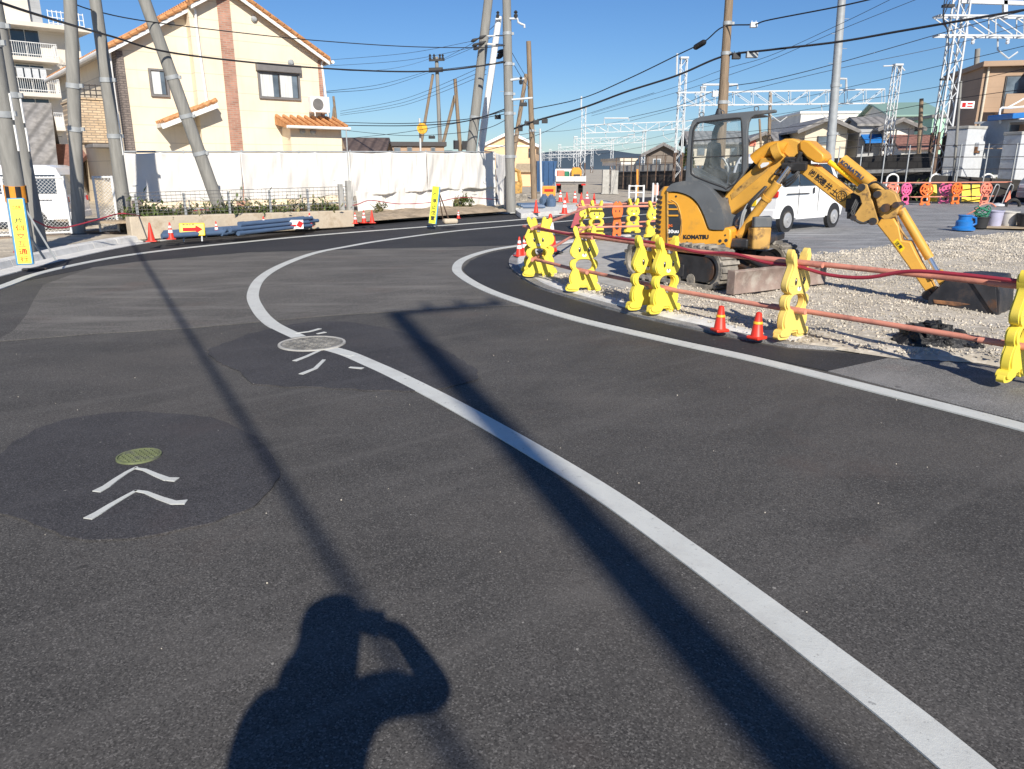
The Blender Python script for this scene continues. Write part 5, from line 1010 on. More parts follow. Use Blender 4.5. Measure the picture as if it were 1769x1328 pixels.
window(438, 509, 113, 173, .46, .30, 1); window(258, 290, 119, 167, .01, 0, 1, nsash=1); window(319, 334, 236, 250, .46, 0, 0, nsash=1)
for x, y in ((296, 41), (431, 36), (494, 110), (499, 228), (517, 229)):
    m = MB(); p = P_(x, y, .0 if x == 296 else .45 if y < 200 else 1.3); m.lathe([(.12, 0), (.12, .06), (.07, .12), (0, .13)], 12); Mr = Matrix.Rotation(PH.th, 3, 'Z') @ Matrix.Rotation(pi/2, 3, 'X'); m.v = [p+Mr @ q for q in m.v]; m.build('vent_cap', 'steel_galv', house)
# lower bay with its little roof, and the side lean-to roof
bu0, bu1 = PH.uv(480, 240)[0], PH.uv(566, 240)[0]; bz = PH.uv(520, 222)[1]
m = MB(); m.prism([PH.pt(bu0, 0, .45), PH.pt(bu1, 0, .45), PH.pt(bu1, bz, .45), PH.pt(bu0, bz, .45)], PH.n*.85); m.build('wall_bay', 'cream_wall', house, 0)
m = MB(); m.prism([PH.pt(bu0-.25, bz+.40, .452), PH.pt(bu0-.25, bz+.02, 1.65), PH.pt(bu0-.25, bz-.08, 1.65), PH.pt(bu0-.25, bz+.1, .452)], PH.u*(bu1-bu0+.38)); sr = m.build('roof', 'tile_orange', house, 0)
m = MB()
for i in range(9):
    u = bu0-.17+i*(bu1-bu0+.24)/8; m.cyl(PH.pt(u, bz+.44, .46), PH.pt(u, bz+.07, 1.66), .07, .075, n=8)
m.build('roof_tiles', 'tile_orange', sr); gutter(PH.pt(bu0-.3, bz-.03, 1.72), PH.pt(bu1+.2, bz-.03, 1.72), 'gutter', sr, .06)
lu0, lz0 = PH.uv(270, 214); lu1, lz1 = PH.uv(360, 178); zo = .48
m = MB(); m.prism([PH.pt(lu0, lz0, .0), PH.pt(lu1, lz1, .0), PH.pt(lu1, lz1-.14, .0), PH.pt(lu0, lz0-.14, .0)], PH.n*1.0); lr = m.build('roof', 'shade_soffit', house, 0)
m = MB(); dd = (V((lu1, lz1))-V((lu0, lz0))); n_ = 9
for i in range(n_): m.cyl(PH.pt(lu0+dd.x*i/n_, lz0+dd.y*i/n_+.03, .98), PH.pt(lu0+dd.x*(i+.95)/n_, lz0+dd.y*(i+.95)/n_+.07, .98), .09, .08, n=8)
for k in range(4): m.cyl(PH.pt(lu0, lz0+.03, .98-.24*(k+1)), PH.pt(lu1, lz1+.03, .98-.24*(k+1)), .08, n=6)
m.build('roof_tiles', 'tile_orange', lr); m = MB(); m.bar(PH.pt(lu0-.1, lz0-.14, 1.03), PH.pt(lu1, lz1-.14, 1.03), .06, .16); m.build('bargeboard', 'white_paint', lr, 0)
# side wall facing the pole row: window, porch, stone balcony
PSd = Plane(hL-PH.u*.02, hdg(hL+nb*6, hL))
def W_(u, z, w): return PSd.pt(-u, z, w)                          # u metres back from the corner
PSd.n = -PH.u; 
class Side:
    th = PH.th; 
for (ub, zb_, ww, hh) in ((1.15, 3.6, .9, 1.5),):
    f = MB(); c = hL+nb*ub-PH.u*.03; f.box(V((c.x, c.y, zb_+hh/2)), (.1, ww, hh), PH.th); fr = f.build('window', 'frame_dark', house, 0); g_ = MB(); g_.box(V((c.x, c.y, zb_+hh/2))-PH.u*.04, (.04, ww-.14, hh-.14), PH.th); g_.build('pane', 'glass_dark', fr, 0); s = MB(); s.box(V((c.x, c.y, zb_+hh+.12))-PH.u*.1, (.25, ww+.15, .26), PH.th); s.build('shutter_box', 'frame_grey', fr, 0, .02)
c = hL+nb*4.1-PH.u*.50; m = MB(); m.box(V((c.x, c.y, 3.3)), (.98, 3.3, 1.55), PH.th); m.box(V((c.x, c.y, 4.11)), (1.06, 3.4, .08), PH.th); bal = m.build('balcony', 'stone_veneer', house, 0)
m = MB()
for k in range(3): q = hL+nb*2.6-PH.u*.50; m.box(V((q.x, q.y, 4.25+k*.17)), (.9, .04, .04), PH.th)
for k in range(5): q = hL+nb*2.6-PH.u*(.1+k*.2); m.box(V((q.x, q.y, 4.38)), (.035, .035, .5), PH.th)
m.build('balcony_rail', 'frame_dark', bal, 0)
c = hL+nb*2.2-PH.u*.03; m = MB(); m.box(V((c.x, c.y, 1.05)), (.1, .95, 2.1), PH.th); m.build('door', 'frame_dark', house, 0); c = hL+nb*2.2-PH.u*.45; m = MB(); m.box(V((c.x, c.y, 2.4)), (.9, 1.6, .14), PH.th); m.build('door_canopy', 'frame_grey', house, 0, .03)
# air conditioner on the bay roof
ac = empty('air_conditioner', PH.pt(PH.uv(534, 190)[0], PH.uv(534, 199)[1], 1.0), 'white air conditioner outdoor unit standing on the little bay roof', 'air conditioner')
uc = PH.uv(533, 187); za_ = PH.uv(533, 198)[1]; m = MB(); m.box(PH.pt(uc[0], za_+.33, 1.0), (.80, .30, .60), PH.th); m.build('casing', 'white_paint', ac, 0, .02)
m = MB(); Mr = Matrix.Rotation(PH.th, 3, 'Z') @ Matrix.Rotation(pi/2, 3, 'X')
for r in (.06, .11, .16, .21): m.tube([PH.pt(uc[0]-.1, za_+.33, 1.155)+Mr @ V((r*cos(a), r*sin(a), 0)) for a in [i*pi/10 for i in range(21)]], .008, 5)
m.cyl(PH.pt(uc[0]-.1, za_+.33, 1.151), PH.pt(uc[0]-.1, za_+.33, 1.153), .23, n=20); m.build('fan_grille', 'frame_grey', ac)
m = MB()
for s in (-.28, .28): m.bar(PH.pt(uc[0]+s, za_+.02, 1.2), PH.pt(uc[0]+s, za_+.02, .7), .04); m.bar(PH.pt(uc[0]+s, za_+.02, 1.2), PH.pt(uc[0]+s, za_-.12, 1.2), .04)
m.each('foot', 'white_metal', ac, 0)
# ================================================================ WHITE SHEETING ON A SCAFFOLD FENCE
pts_f = [D(206, 300, 21.2), D(417, 300, 23.2), D(604, 300, 25.8), D(735, 300, 28.2), D(852, 300, 31.2)]
def sheetcloth(label, a, b, za0, za1, zb0, zb1, seed, folds, off=0, flare=0):
    nu, nv = 90, 28; a, b = V((a.x, a.y, 0)), V((b.x, b.y, 0)); d = (b-a).normalized(); n = V((d.y, -d.x, 0)); L = (b-a).length; vs = []
    for j in range(nv+1):
        v = j/nv
        for i in range(nu+1):
            u = i/nu; zb_ = za0+(zb0-za0)*u; zt_ = za1+(zb1-za1)*u; zb_ += .05*noise.noise(V((u*L*1.5, seed, 0)))*1.4; zt_ -= .035*abs(sin(u*pi*folds))
            x = u*L; amp = .02+.05*(1-v); q = V((x*1.1+v*.9, v*.9, seed)); q2 = V((x*2.6-v*1.4, v*.8, seed+7))
            y = amp*2.2*noise.noise(q)+amp*1.4*noise.noise(q2)+.02*noise.noise(V((x*7, v*1.5, seed)))
            hang = abs((u*folds) % 1-.5)*2; y += .05*(hang**4)*v+.035*sin((x*5+v*3*(1 if (u*folds) % 1 < .5 else -1)))*(hang**2)*.6
            y += flare*(1-v)**2+off
            vs.append(a+d*x+n*y+V((0, 0, zb_+(zt_-zb_)*v)))
    fs = [(j*(nu+1)+i, j*(nu+1)+i+1, (j+1)*(nu+1)+i+1, (j+1)*(nu+1)+i) for j in range(nv) for i in range(nu)]
    m = MB(); m.add(vs, fs); o = m.build('tarpaulin', 'tarp', None, 3); s = o.modifiers.new('thick', 'SOLIDIFY'); s.thickness = .008
    return tag(o, label, 'tarpaulin', 'white sheets tied along the scaffold fence')
zt_ = [D(x, 263, p.y).z for x, p in zip((206, 417, 604, 735, 852), pts_f)]; zl_ = [D(x, y, p.y).z for x, y, p in zip((206, 417, 604, 735, 852), (349, 347, 338, 326, 322), pts_f)]
gnd = [D(x, y, p.y).z for x, y, p in zip((206, 417, 604, 735, 852), (360, 362, 370, 367, 359), pts_f)]
sheetcloth('white sheet next to the corner pole, end of the row, above the wire mesh', pts_f[0], pts_f[1], zl_[0], zt_[0], zl_[1], zt_[1], 1, 3)
sheetcloth('white sheet crossed by the foot of the slanted pole, above the wire mesh', pts_f[1], pts_f[2], zl_[1], zt_[1], zl_[2], zt_[2], 5, 3)
sheetcloth('long upper white sheet with a deep fold, past the end of the wire mesh', pts_f[2], pts_f[3], zl_[2]-.05, zt_[2], zl_[3]-.05, zt_[3], 9, 2, .06, .05)
sheetcloth('upper white sheet at the far end, wrapped round the corner of the fence', pts_f[3], pts_f[4], zl_[3]-.05, zt_[3], zl_[4]-.05, zt_[4], 14, 2, .06, .05)
sheetcloth('lower white sheet touching the earth beside the wire mesh', pts_f[2]+V((.15, 0, 0)), pts_f[3], gnd[2]-.1, zl_[2]+.15, gnd[3]-.1, zl_[3]+.15, 21, 3, .0, .18)
sheetcloth('lower white sheet touching the earth behind the leafy bush', pts_f[3], pts_f[4], gnd[3]-.1, zl_[3]+.15, gnd[4]-.1, zl_[4]+.15, 27, 2, .0, .18)
endp = pts_f[4]+V((.5, 2.2, 0)); sheetcloth('white sheet turning the corner of the scaffold fence toward the green net', pts_f[4], endp, gnd[4], zt_[4], gnd[4], zt_[4]-.05, 33, 1, .04, .1)
sc = empty('scaffold_fence', V((pts_f[2].x, pts_f[2].y, 0)), 'grey scaffold tube fence frame behind the white sheets', 'fence')
nrm = V((.25, .9, 0)).normalized()*.12
for i in range(4):
    a, b = pts_f[i]+nrm, pts_f[i+1]+nrm
    for zf in (0, -.9, -1.6): m = MB(); m.cyl(V((a.x, a.y, zt_[i]+.02+zf)), V((b.x, b.y, zt_[i+1]+.02+zf)), .026, n=8); m.build('rail', 'steel_galv', sc)
    for t in (0, .5): q = a.lerp(b, t); m = MB(); m.cyl(V((q.x, q.y, 0)), V((q.x, q.y, zt_[i]+.08)), .026, n=8); m.build('post', 'steel_galv', sc)
m = MB(); q = pts_f[2]+nrm*-.6; m.cyl(V((q.x, q.y, 0)), V((q.x, q.y, zt_[2]+.7)), .02, n=8); m.build('post', 'steel_galv', sc)
# low wall, wire mesh fence, weeds
wa, wb = G(228, 407, .15), G(612, 385, .15); PW = Plane(wa, hdg(wa, wb)); LW = (wb-wa).length
wz0, wz1 = PW.at(240, 374).z, PW.at(612, 363).z
m = MB(); m.prism([PW.pt(0, .05), PW.pt(LW, .05), PW.pt(LW, wz1), PW.pt(0, wz0)], -PW.n*.3); tag(m.build('low_wall', 'lowwall', None, 0, .02), 'low rough beige retaining wall below the wire mesh fence', 'wall')
m = MB(); m.prism([PW.pt(-.3, wz0-.1, -.3), PW.pt(LW, wz1-.1, -.3), PW.pt(LW+.5, wz1-.1, -2.0), PW.pt(-1, wz0-.1, -2.0)], (0, 0, -.05)); tag(m.build('planting_bed', 'dirt', None, 0), kind='structure')
mf = empty('mesh_fence', PW.pt(LW/2, wz0, -.12), 'thin grey wire mesh fence standing on the low beige wall', 'fence'); zt1 = PW.at(240, 333).z; zt2 = PW.at(606, 322).z
def top(u): return zt1+(zt2-zt1)*u/LW
def botz(u): return wz0+(wz1-wz0)*u/LW
m = MB(); n_ = int(LW/.11)
for i in range(n_): u = i*LW/n_; m.cyl(PW.pt(u, botz(u), -.12), PW.pt(u, top(u), -.12), .0035, n=4)
for k in range(8):
    f = k/7; m.cyl(PW.pt(0, botz(0)+(top(0)-botz(0))*f, -.115), PW.pt(LW, botz(LW)+(top(LW)-botz(LW))*f, -.115), .0045 if k < 6 else .007, n=4)
m.build('wire_mesh', 'frame_grey', mf, 0)
for i in range(6): u = LW*(.04+i*.185); m = MB(); m.box(PW.pt(u, botz(u)+.5*(top(u)-botz(u))-.02, -.15), (.045, .045, (top(u)-botz(u))*.96), PW.th); m.build('post', 'steel_galv', mf, 0)
m = MB(); m.box(PW.pt(LW-.05, wz1+.36, -.12), (.13, .13, .85), PW.th); m.box(PW.pt(LW-.30, wz1+.32, -.12), (.11, .11, .75), PW.th); m.each('post', 'concrete', mf, 0, .01)
def leafs(m, c, rx, ry, rz_, n, s, seed):
    rnd = random.Random(seed)
    for i in range(n):
        p = V(c)+V((rnd.gauss(0, .45)*rx, rnd.gauss(0, .45)*ry, abs(rnd.gauss(0, .5))*rz_)); a = rnd.uniform(0, 6.3); M = Matrix.Rotation(a, 3, 'Z') @ Matrix.Rotation(rnd.uniform(-1.1, 1.1), 3, 'X'); k = s*rnd.uniform(.6, 1.5)
        m.add([p+M @ V(q)*k for q in ((0, -.5, 0), (.22, 0, .05), (0, .6, 0), (-.22, 0, .05))], [(0, 1, 2, 3)])
m = MB(); rnd = random.Random(2)
for i in range(80):
    u = rnd.uniform(.2, LW-.2); m.use('leaf' if rnd.random() < .68 else 'leaf_dry'); leafs(m, PW.pt(u, botz(u)-.05, rnd.uniform(-.9, -.25)), .35, .2, rnd.uniform(.10, .38), 42, .12, i)
tag(m.build('weeds', None, None, 0), 'green weeds growing behind the wire mesh on the low wall', 'weeds', None, 'stuff')
def bush(px, py, Y, rx, h, n, s, label, seed, dry=.3):
    p = D(px, py, Y); e = empty('weed_bush', p, label, 'plant'); m = MB(); rnd = random.Random(seed)
    for i in range(9): q = V((rnd.gauss(0, rx*.5), rnd.gauss(0, rx*.4), h*rnd.uniform(.6, 1))); m.tube([p, p+q*.5+V((0, 0, .05)), p+q], .008, 4)
    m.build('stems', 'leaf_dry', e); m = MB()
    for i in range(n//20): m.use('leaf' if rnd.random() > dry else 'leaf_dry'); leafs(m, p+V((rnd.gauss(0, rx*.5), rnd.gauss(0, rx*.3), h*rnd.uniform(.1, .75))), .22*rx, .2*rx, h*.3, 20, s, seed+i)
    m.build('foliage', None, e, 0)
bush(797, 365, 29, .42, .55, 900, .09, 'yellow green bush on the bare earth in front of the far sheet', 4); bush(657, 372, 25.2, .3, .45, 320, .08, 'small dry weed at the end of the low wall', 9, .6); bush(437, 388, 22.0, .25, .4, 320, .08, 'scrawny weed growing behind the pipe pile', 13, .4); bush(290, 401, 19.6, .35, .35, 320, .08, 'low dusty weed behind the cones near the corner pole', 17, .6)
# pvc pipes stacked along the kerb
pa, pb = G(428, 405, .16), G(556, 391, .16); pd_ = (pb-pa).normalized(); pn_ = V((-pd_.y, pd_.x, 0)); k = 0
for row, cnt in enumerate((5, 4, 3)):
    for i in range(cnt):
        q0 = pa+pn_*(.02+i*.10+row*.05)+V((0, 0, .046+row*.086))+pd_*random.uniform(-.5, .2); q1 = pb+pn_*(.1+i*.10+row*.05)+V((0, 0, .046+row*.086))+pd_*random.uniform(-.4, .3)
        e = empty('plastic_pipe', q0, 'blue grey plastic pipe in the pile lying behind the kerb', 'pipe', 'blue grey pipes piled along the kerb'); m = MB(); m.cyl(q0, q1, .045, n=12); m.build('tube', 'pvc_blue', e); m = MB(); m.cyl(q0-pd_*.002, q0+pd_*.16, .053, n=12); m.build('socket', 'pvc_blue', e)
qa = G(330, 412, .17); 
for i in range(3):
    q0 = G(280+i*2, 413-i*3, .17)+V((0, 0, .06)); q1 = G(425, 403-i*3, .17)+V((0, 0, .06)); e = empty('plastic_pipe', q0, 'grey blue plastic pipe lying behind the yellow arrow board', 'pipe', 'pipes behind the arrow board'); m = MB(); m.cyl(q0, q1, .058, n=12); m.build('tube', 'pvc_blue', e)
# cones along the kerb
put_cone(red, 262, 417, 'red cone by the foot of the corner pole, first along the kerb', .16, .3, .9); place(big, 0, G(296, 413, .16), .4, 'red and white cone between the first cone and the arrow board', .5); u_[big] = 1
put_cone(big, 375, 405, 'red and white cone just past the yellow arrow board', .16, .2, .62); put_cone(big, 457, 399, 'red and white cone in front of the blue grey pipe pile', .16, .5, .72); put_cone(big, 536, 391, 'red and white cone at the far end of the pipe pile', .16, .1, .72)
put_cone(big, 614, 386, 'red and white cone where the low wall ends, first of three', .16, .1, .62); put_cone(big, 629, 385, 'red and white cone in the middle of three where the low wall ends', .16, .8, .72); put_cone(red, 643, 385, 'plain red cone, last of three where the low wall ends', .16, .3, .8); put_cone(big, 792, 377, 'small red cone on the earth bank beyond the yellow upright sign', .16, .3, .5)
put_cone(red, 926, 367, 'red cone on the pavement at the foot of the upright pole', .16); put_cone(big, 975, 369, 'larger red and white cone on the pavement before the bend', .16, .3, 1.1)
for i, (x, y, l) in enumerate(((968, 348, 'first'), (979, 350, 'second'), (993, 350, 'third'), (1004, 351, 'fourth'), (1014, 352, 'fifth'), (1026, 353, 'last'))): put_cone(big if i % 2 == 0 else red, x, y, l+' cone in the distant line in front of the crane truck', .16, .2, 1.05)
m = MB(); 
hp = [(0, 441), (20, 441), (38, 405), (45, 378), (62, 382), (85, 392), (110, 393), (135, 388), (165, 380), (205, 369), (225, 370), (250, 374)]
m.tube(crom([D(x, y, 13.3+.012*x+ (0 if x < 230 else 2)) for x, y in hp], 5), .014, 6); tag(m.build('rope', 'hose_red'), 'slack red rope strung in front of the white mesh fence', 'rope')
m = MB(); m.tube(crom([D(x, y, Y) for x, y, Y in ((232, 372, 18.6), (300, 373, 19.5), (350, 362, 20.3), (415, 370, 21), (480, 366, 21.8), (560, 357, 23), (612, 354, 24), (640, 346, 24.6), (690, 352, 25.5), (750, 349, 26.5), (800, 341, 28), (862, 345, 30))], 6), .014, 6); tag(m.build('rope', 'hose_red'), 'red rope strung along the low wall and across the white sheets', 'rope')
# ================================================================ SIGNS
def board(name, label, p, th, w_, h, matname, frame='steel_galv', lean=0):
    pl = Plane(p, th); e = empty(name, p, label, 'sign'); M = Matrix.Rotation(th, 3, 'Z') @ Matrix.Rotation(-lean, 3, 'X'); return e, pl, M
p = G(44, 458, .14); e, pl, M = board('roadside_sign', 'tall yellow upright sign with blue edges and red and black lettering by the thick pole', p, R(24), .34, 1.7, '')
Ms = Matrix.Rotation(R(24), 3, 'Z') @ Matrix.Rotation(R(-9), 3, 'X') @ Matrix.Rotation(R(0), 3, 'Y')
def LS(x, y, z): return p+Ms @ (V((x, y, z))*.70)
m = MB(); m.box(LS(0, 0, .74), (.235, .022, 1.02), M=Ms); m.build('panel', 'sign_blue', e, 0, .01); m = MB(); m.box(LS(0, -.018, .74), (.185, .006, .985), M=Ms); yp = m.build('face', 'sign_yellow', e, 0)
rows = [('この先', 1.30, .09, 'ink_red', .16), ('ピット', 1.14, .07, 'ink_white' if 0 else 'ink', .17), ('片', 1.02, .12, 'ink', .15), ('側', .86, .12, 'ink_red', .16), ('交', .68, .13, 'ink_orange', .17), ('互', .51, .13, 'ink_orange', .16), ('通', .34, .13, 'ink_red', .17), ('行', .18, .12, 'ink_red', .16)]
for t_, z, s, mt, fw in rows:
    if t_ == 'ピット': continue
    text_mesh(t_, s, face_M(LS(0, -.023, z-.04), Ms @ V((1, 0, 0)), Ms @ V((0, 0, 1))), 'lettering', mt, e, .0008, .002, fit=(fw*.70, s*.70))
m = MB(); 
for s in (-.15, .15): m.bar(LS(s, .03, 0.03), LS(s, .03, 1.45), .025)
m.bar(LS(.16, .05, 1.2), p+V((.25, .4, 0.03)), .025); m.bar(LS(-.1, .05, 1.2), p+V((-.05, .6, 0.03)), .025); m.each('leg', 'steel_galv', e, 0)
# arrow board
p = G(333, 410, .16); Ma = Matrix.Rotation(R(14), 3, 'Z') @ Matrix.Rotation(R(-14), 3, 'X')
def LA(x, y, z): return p+Ma @ (V((x, y, z))*.74)
e = empty('arrow_sign', p, 'yellow board with a red arrow pointing along the road, propped on the kerb', 'sign'); m = MB(); m.box(LA(0, 0, .23), (.52, .04, .28), M=Ma); m.build('panel', 'sign_gold', e, 0, .03)
m = MB(); m.prism([LA(x, -.027, .23+z) for x, z in ((-.25, -.05), (.10, -.05), (.10, -.12), (.29, 0), (.10, .12), (.10, .05), (-.25, .05))], Ma @ V((0, -.004, 0))); m.build('arrow', 'ink_red', e, 0)
text_mesh('車線変更', .07, face_M(LA(-.09, -.0275, .37), Ma @ V((1, 0, 0)), Ma @ V((0, 0, 1))), 'lettering', 'ink', e, .0008, .001, fit=(.25, .04)); text_mesh('注意願います', .06, face_M(LA(0, -.0275, .09), Ma @ V((1, 0, 0)), Ma @ V((0, 0, 1))), 'lettering', 'ink', e, .0008, .001, fit=(.31, .037))
m = MB(); m.bar(LA(-.25, .03, .05), LA(-.25, .0, -.12), .03); m.bar(LA(.25, .03, .05), LA(.25, .0, -.12), .03); m.bar(LA(-.25, .05, .35), p+V((-.15, .3, -.02)), .025); m.bar(LA(.25, .05, .35), p+V((.2, .25, -.02)), .025); m.each('leg', 'steel_galv', e, 0)
p = G(504, 396, .16); Mb = Matrix.Rotation(R(12), 3, 'Z') @ Matrix.Rotation(R(-20), 3, 'X'); e = empty('small_board', p, 'small white board with a red band propped against the pipe pile', 'sign')
m = MB(); m.box(p+Mb @ V((0, 0, .12)), (.56, .02, .22), M=Mb); m.build('panel', 'ink_white', e, 0); m = MB(); m.box(p+Mb @ V((-.06, -.012, .09)), (.34, .006, .05), M=Mb); m.box(p+Mb @ V((.2, -.012, .12)), (.12, .006, .14), M=Mb @ Matrix.Rotation(.5, 3, 'Y')); m.each('stripe', 'ink_red', e, 0); m = MB(); m.bar(p+Mb @ V((.1, .02, .18)), p+V((.1, .2, 0)), .02); m.build('prop', 'steel_galv', e, 0)
p = G(747, 388, .14); Mc = Matrix.Rotation(R(-4), 3, 'Z') @ Matrix.Rotation(R(7), 3, 'Y') @ Matrix.Rotation(R(-6), 3, 'X'); e = empty('stop_line_sign', p, 'narrow yellow upright sign with a black arrow, in front of the white sheets', 'sign')
def LC(x, y, z): return p+Mc @ (V((x, y, z))*.78)
m = MB(); m.box(LC(0, 0, .66), (.21, .025, .98), M=Mc); m.build('panel', 'sign_blue', e, 0); m = MB(); m.box(LC(-.015, -.018, .66), (.175, .007, .965), M=Mc); m.build('face', 'sign_yellow', e, 0)
for t_, z, s in (('↑', 1.00, .17), ('停', .80, .15), ('止', .61, .15), ('位', .41, .15), ('置', .22, .15)): text_mesh(t_, s, face_M(LC(-.015, -.023, z), Mc @ V((1, 0, 0)), Mc @ V((0, 0, 1))), 'lettering', 'ink', e, .0008, .004, fit=(.115, s*.78))
m = MB(); m.bar(LC(.05, .03, 1.2), p+V((.45, .35, .0)), .025); m.bar(LC(.05, .03, 1.2), p+V((.25, .6, .0)), .025); m.bar(LC(-.08, .02, 0), LC(-.08, .02, 1.2), .02); m.each('leg', 'dark_rust', e, 0); m = MB(); m.box(p+V((.45, .35, .07)), (.4, .25, .14), .4); m.build('sandbag', 'lowwall', e, 0, .06, 3)
# ================================================================ FAR LEFT: mesh fence, van, houses, flats
fa_, fb_ = G(-60, 462, .15), G(207, 403, .15); fa_ = V((-13.2, 14.2, .15)); PF = Plane(fa_, hdg(fa_, fb_)); LF = (fb_-fa_).length
brick('block_brown', (.27, .20, .15), (.23, .17, .13), (.16, .13, .11), .4, .2, 'xz', PF.th, .012)
m = MB(); zB = PF.at(150, 402).z; m.prism([PF.pt(-4, 0), PF.pt(LF, 0), PF.pt(LF, zB), PF.pt(-4, zB)], -PF.n*.15); tag(m.build('block_wall', 'block_brown', None, 0), 'low brown block wall under the white mesh fence', 'wall')
ch_e = empty('chain_fence', PF.pt(LF/2, zB, -.07), 'white framed wire mesh fence in front of the parked white van', 'fence'); ztp = PF.at(118, 304).z
us = [-3.8, PF.uv(10, 350)[0], PF.uv(60, 350)[0], PF.uv(117, 350)[0], PF.uv(168, 350)[0], PF.uv(200, 350)[0]]
for u in us: m = MB(); m.cyl(PF.pt(u, zB-.3, -.07), PF.pt(u, ztp, -.07), .028, n=8); m.build('post', 'white_metal', ch_e)
for a, b in ((us[0], us[3]), (us[4], us[5])):
    for z in (ztp-.03, zB+.03): m = MB(); m.cyl(PF.pt(a, z, -.07), PF.pt(b, z, -.07), .022, n=8); m.build('rail', 'white_metal', ch_e)
m = MB(); Hf = ztp-zB; 
for a, b in ((us[0], us[3]), (us[4], us[5])):
    W0 = b-a; s = .075
    for i in range(int((W0+Hf)/s)):
        u = a-Hf+i*s
        for sg in (1, -1):
            x0, x1 = u, u+Hf; z0_, z1_ = zB, ztp
            if x0 < a: z0_ = zB+(a-x0); x0 = a
            if x1 > b: z1_ = ztp-(x1-b); x1 = b
            if x1-x0 < .02: continue
            if sg < 0: m.bar(PF.pt(a+b-x0, z0_, -.07), PF.pt(a+b-x1, z1_, -.07), .005)
            else: m.bar(PF.pt(x0, z0_, -.065), PF.pt(x1, z1_, -.065), .005)
m.build('wire_mesh', 'white_metal', ch_e, 0)
m = MB(); m.box(PF.pt((us[3]+us[4])/2, zB/2+.02, .02), (.9, .06, zB-.05), PF.th); tag(m.build('steel_plate', 'frame_dark', None, 0), 'dark plate leaning on the low wall behind the upright pale pole', 'plate')
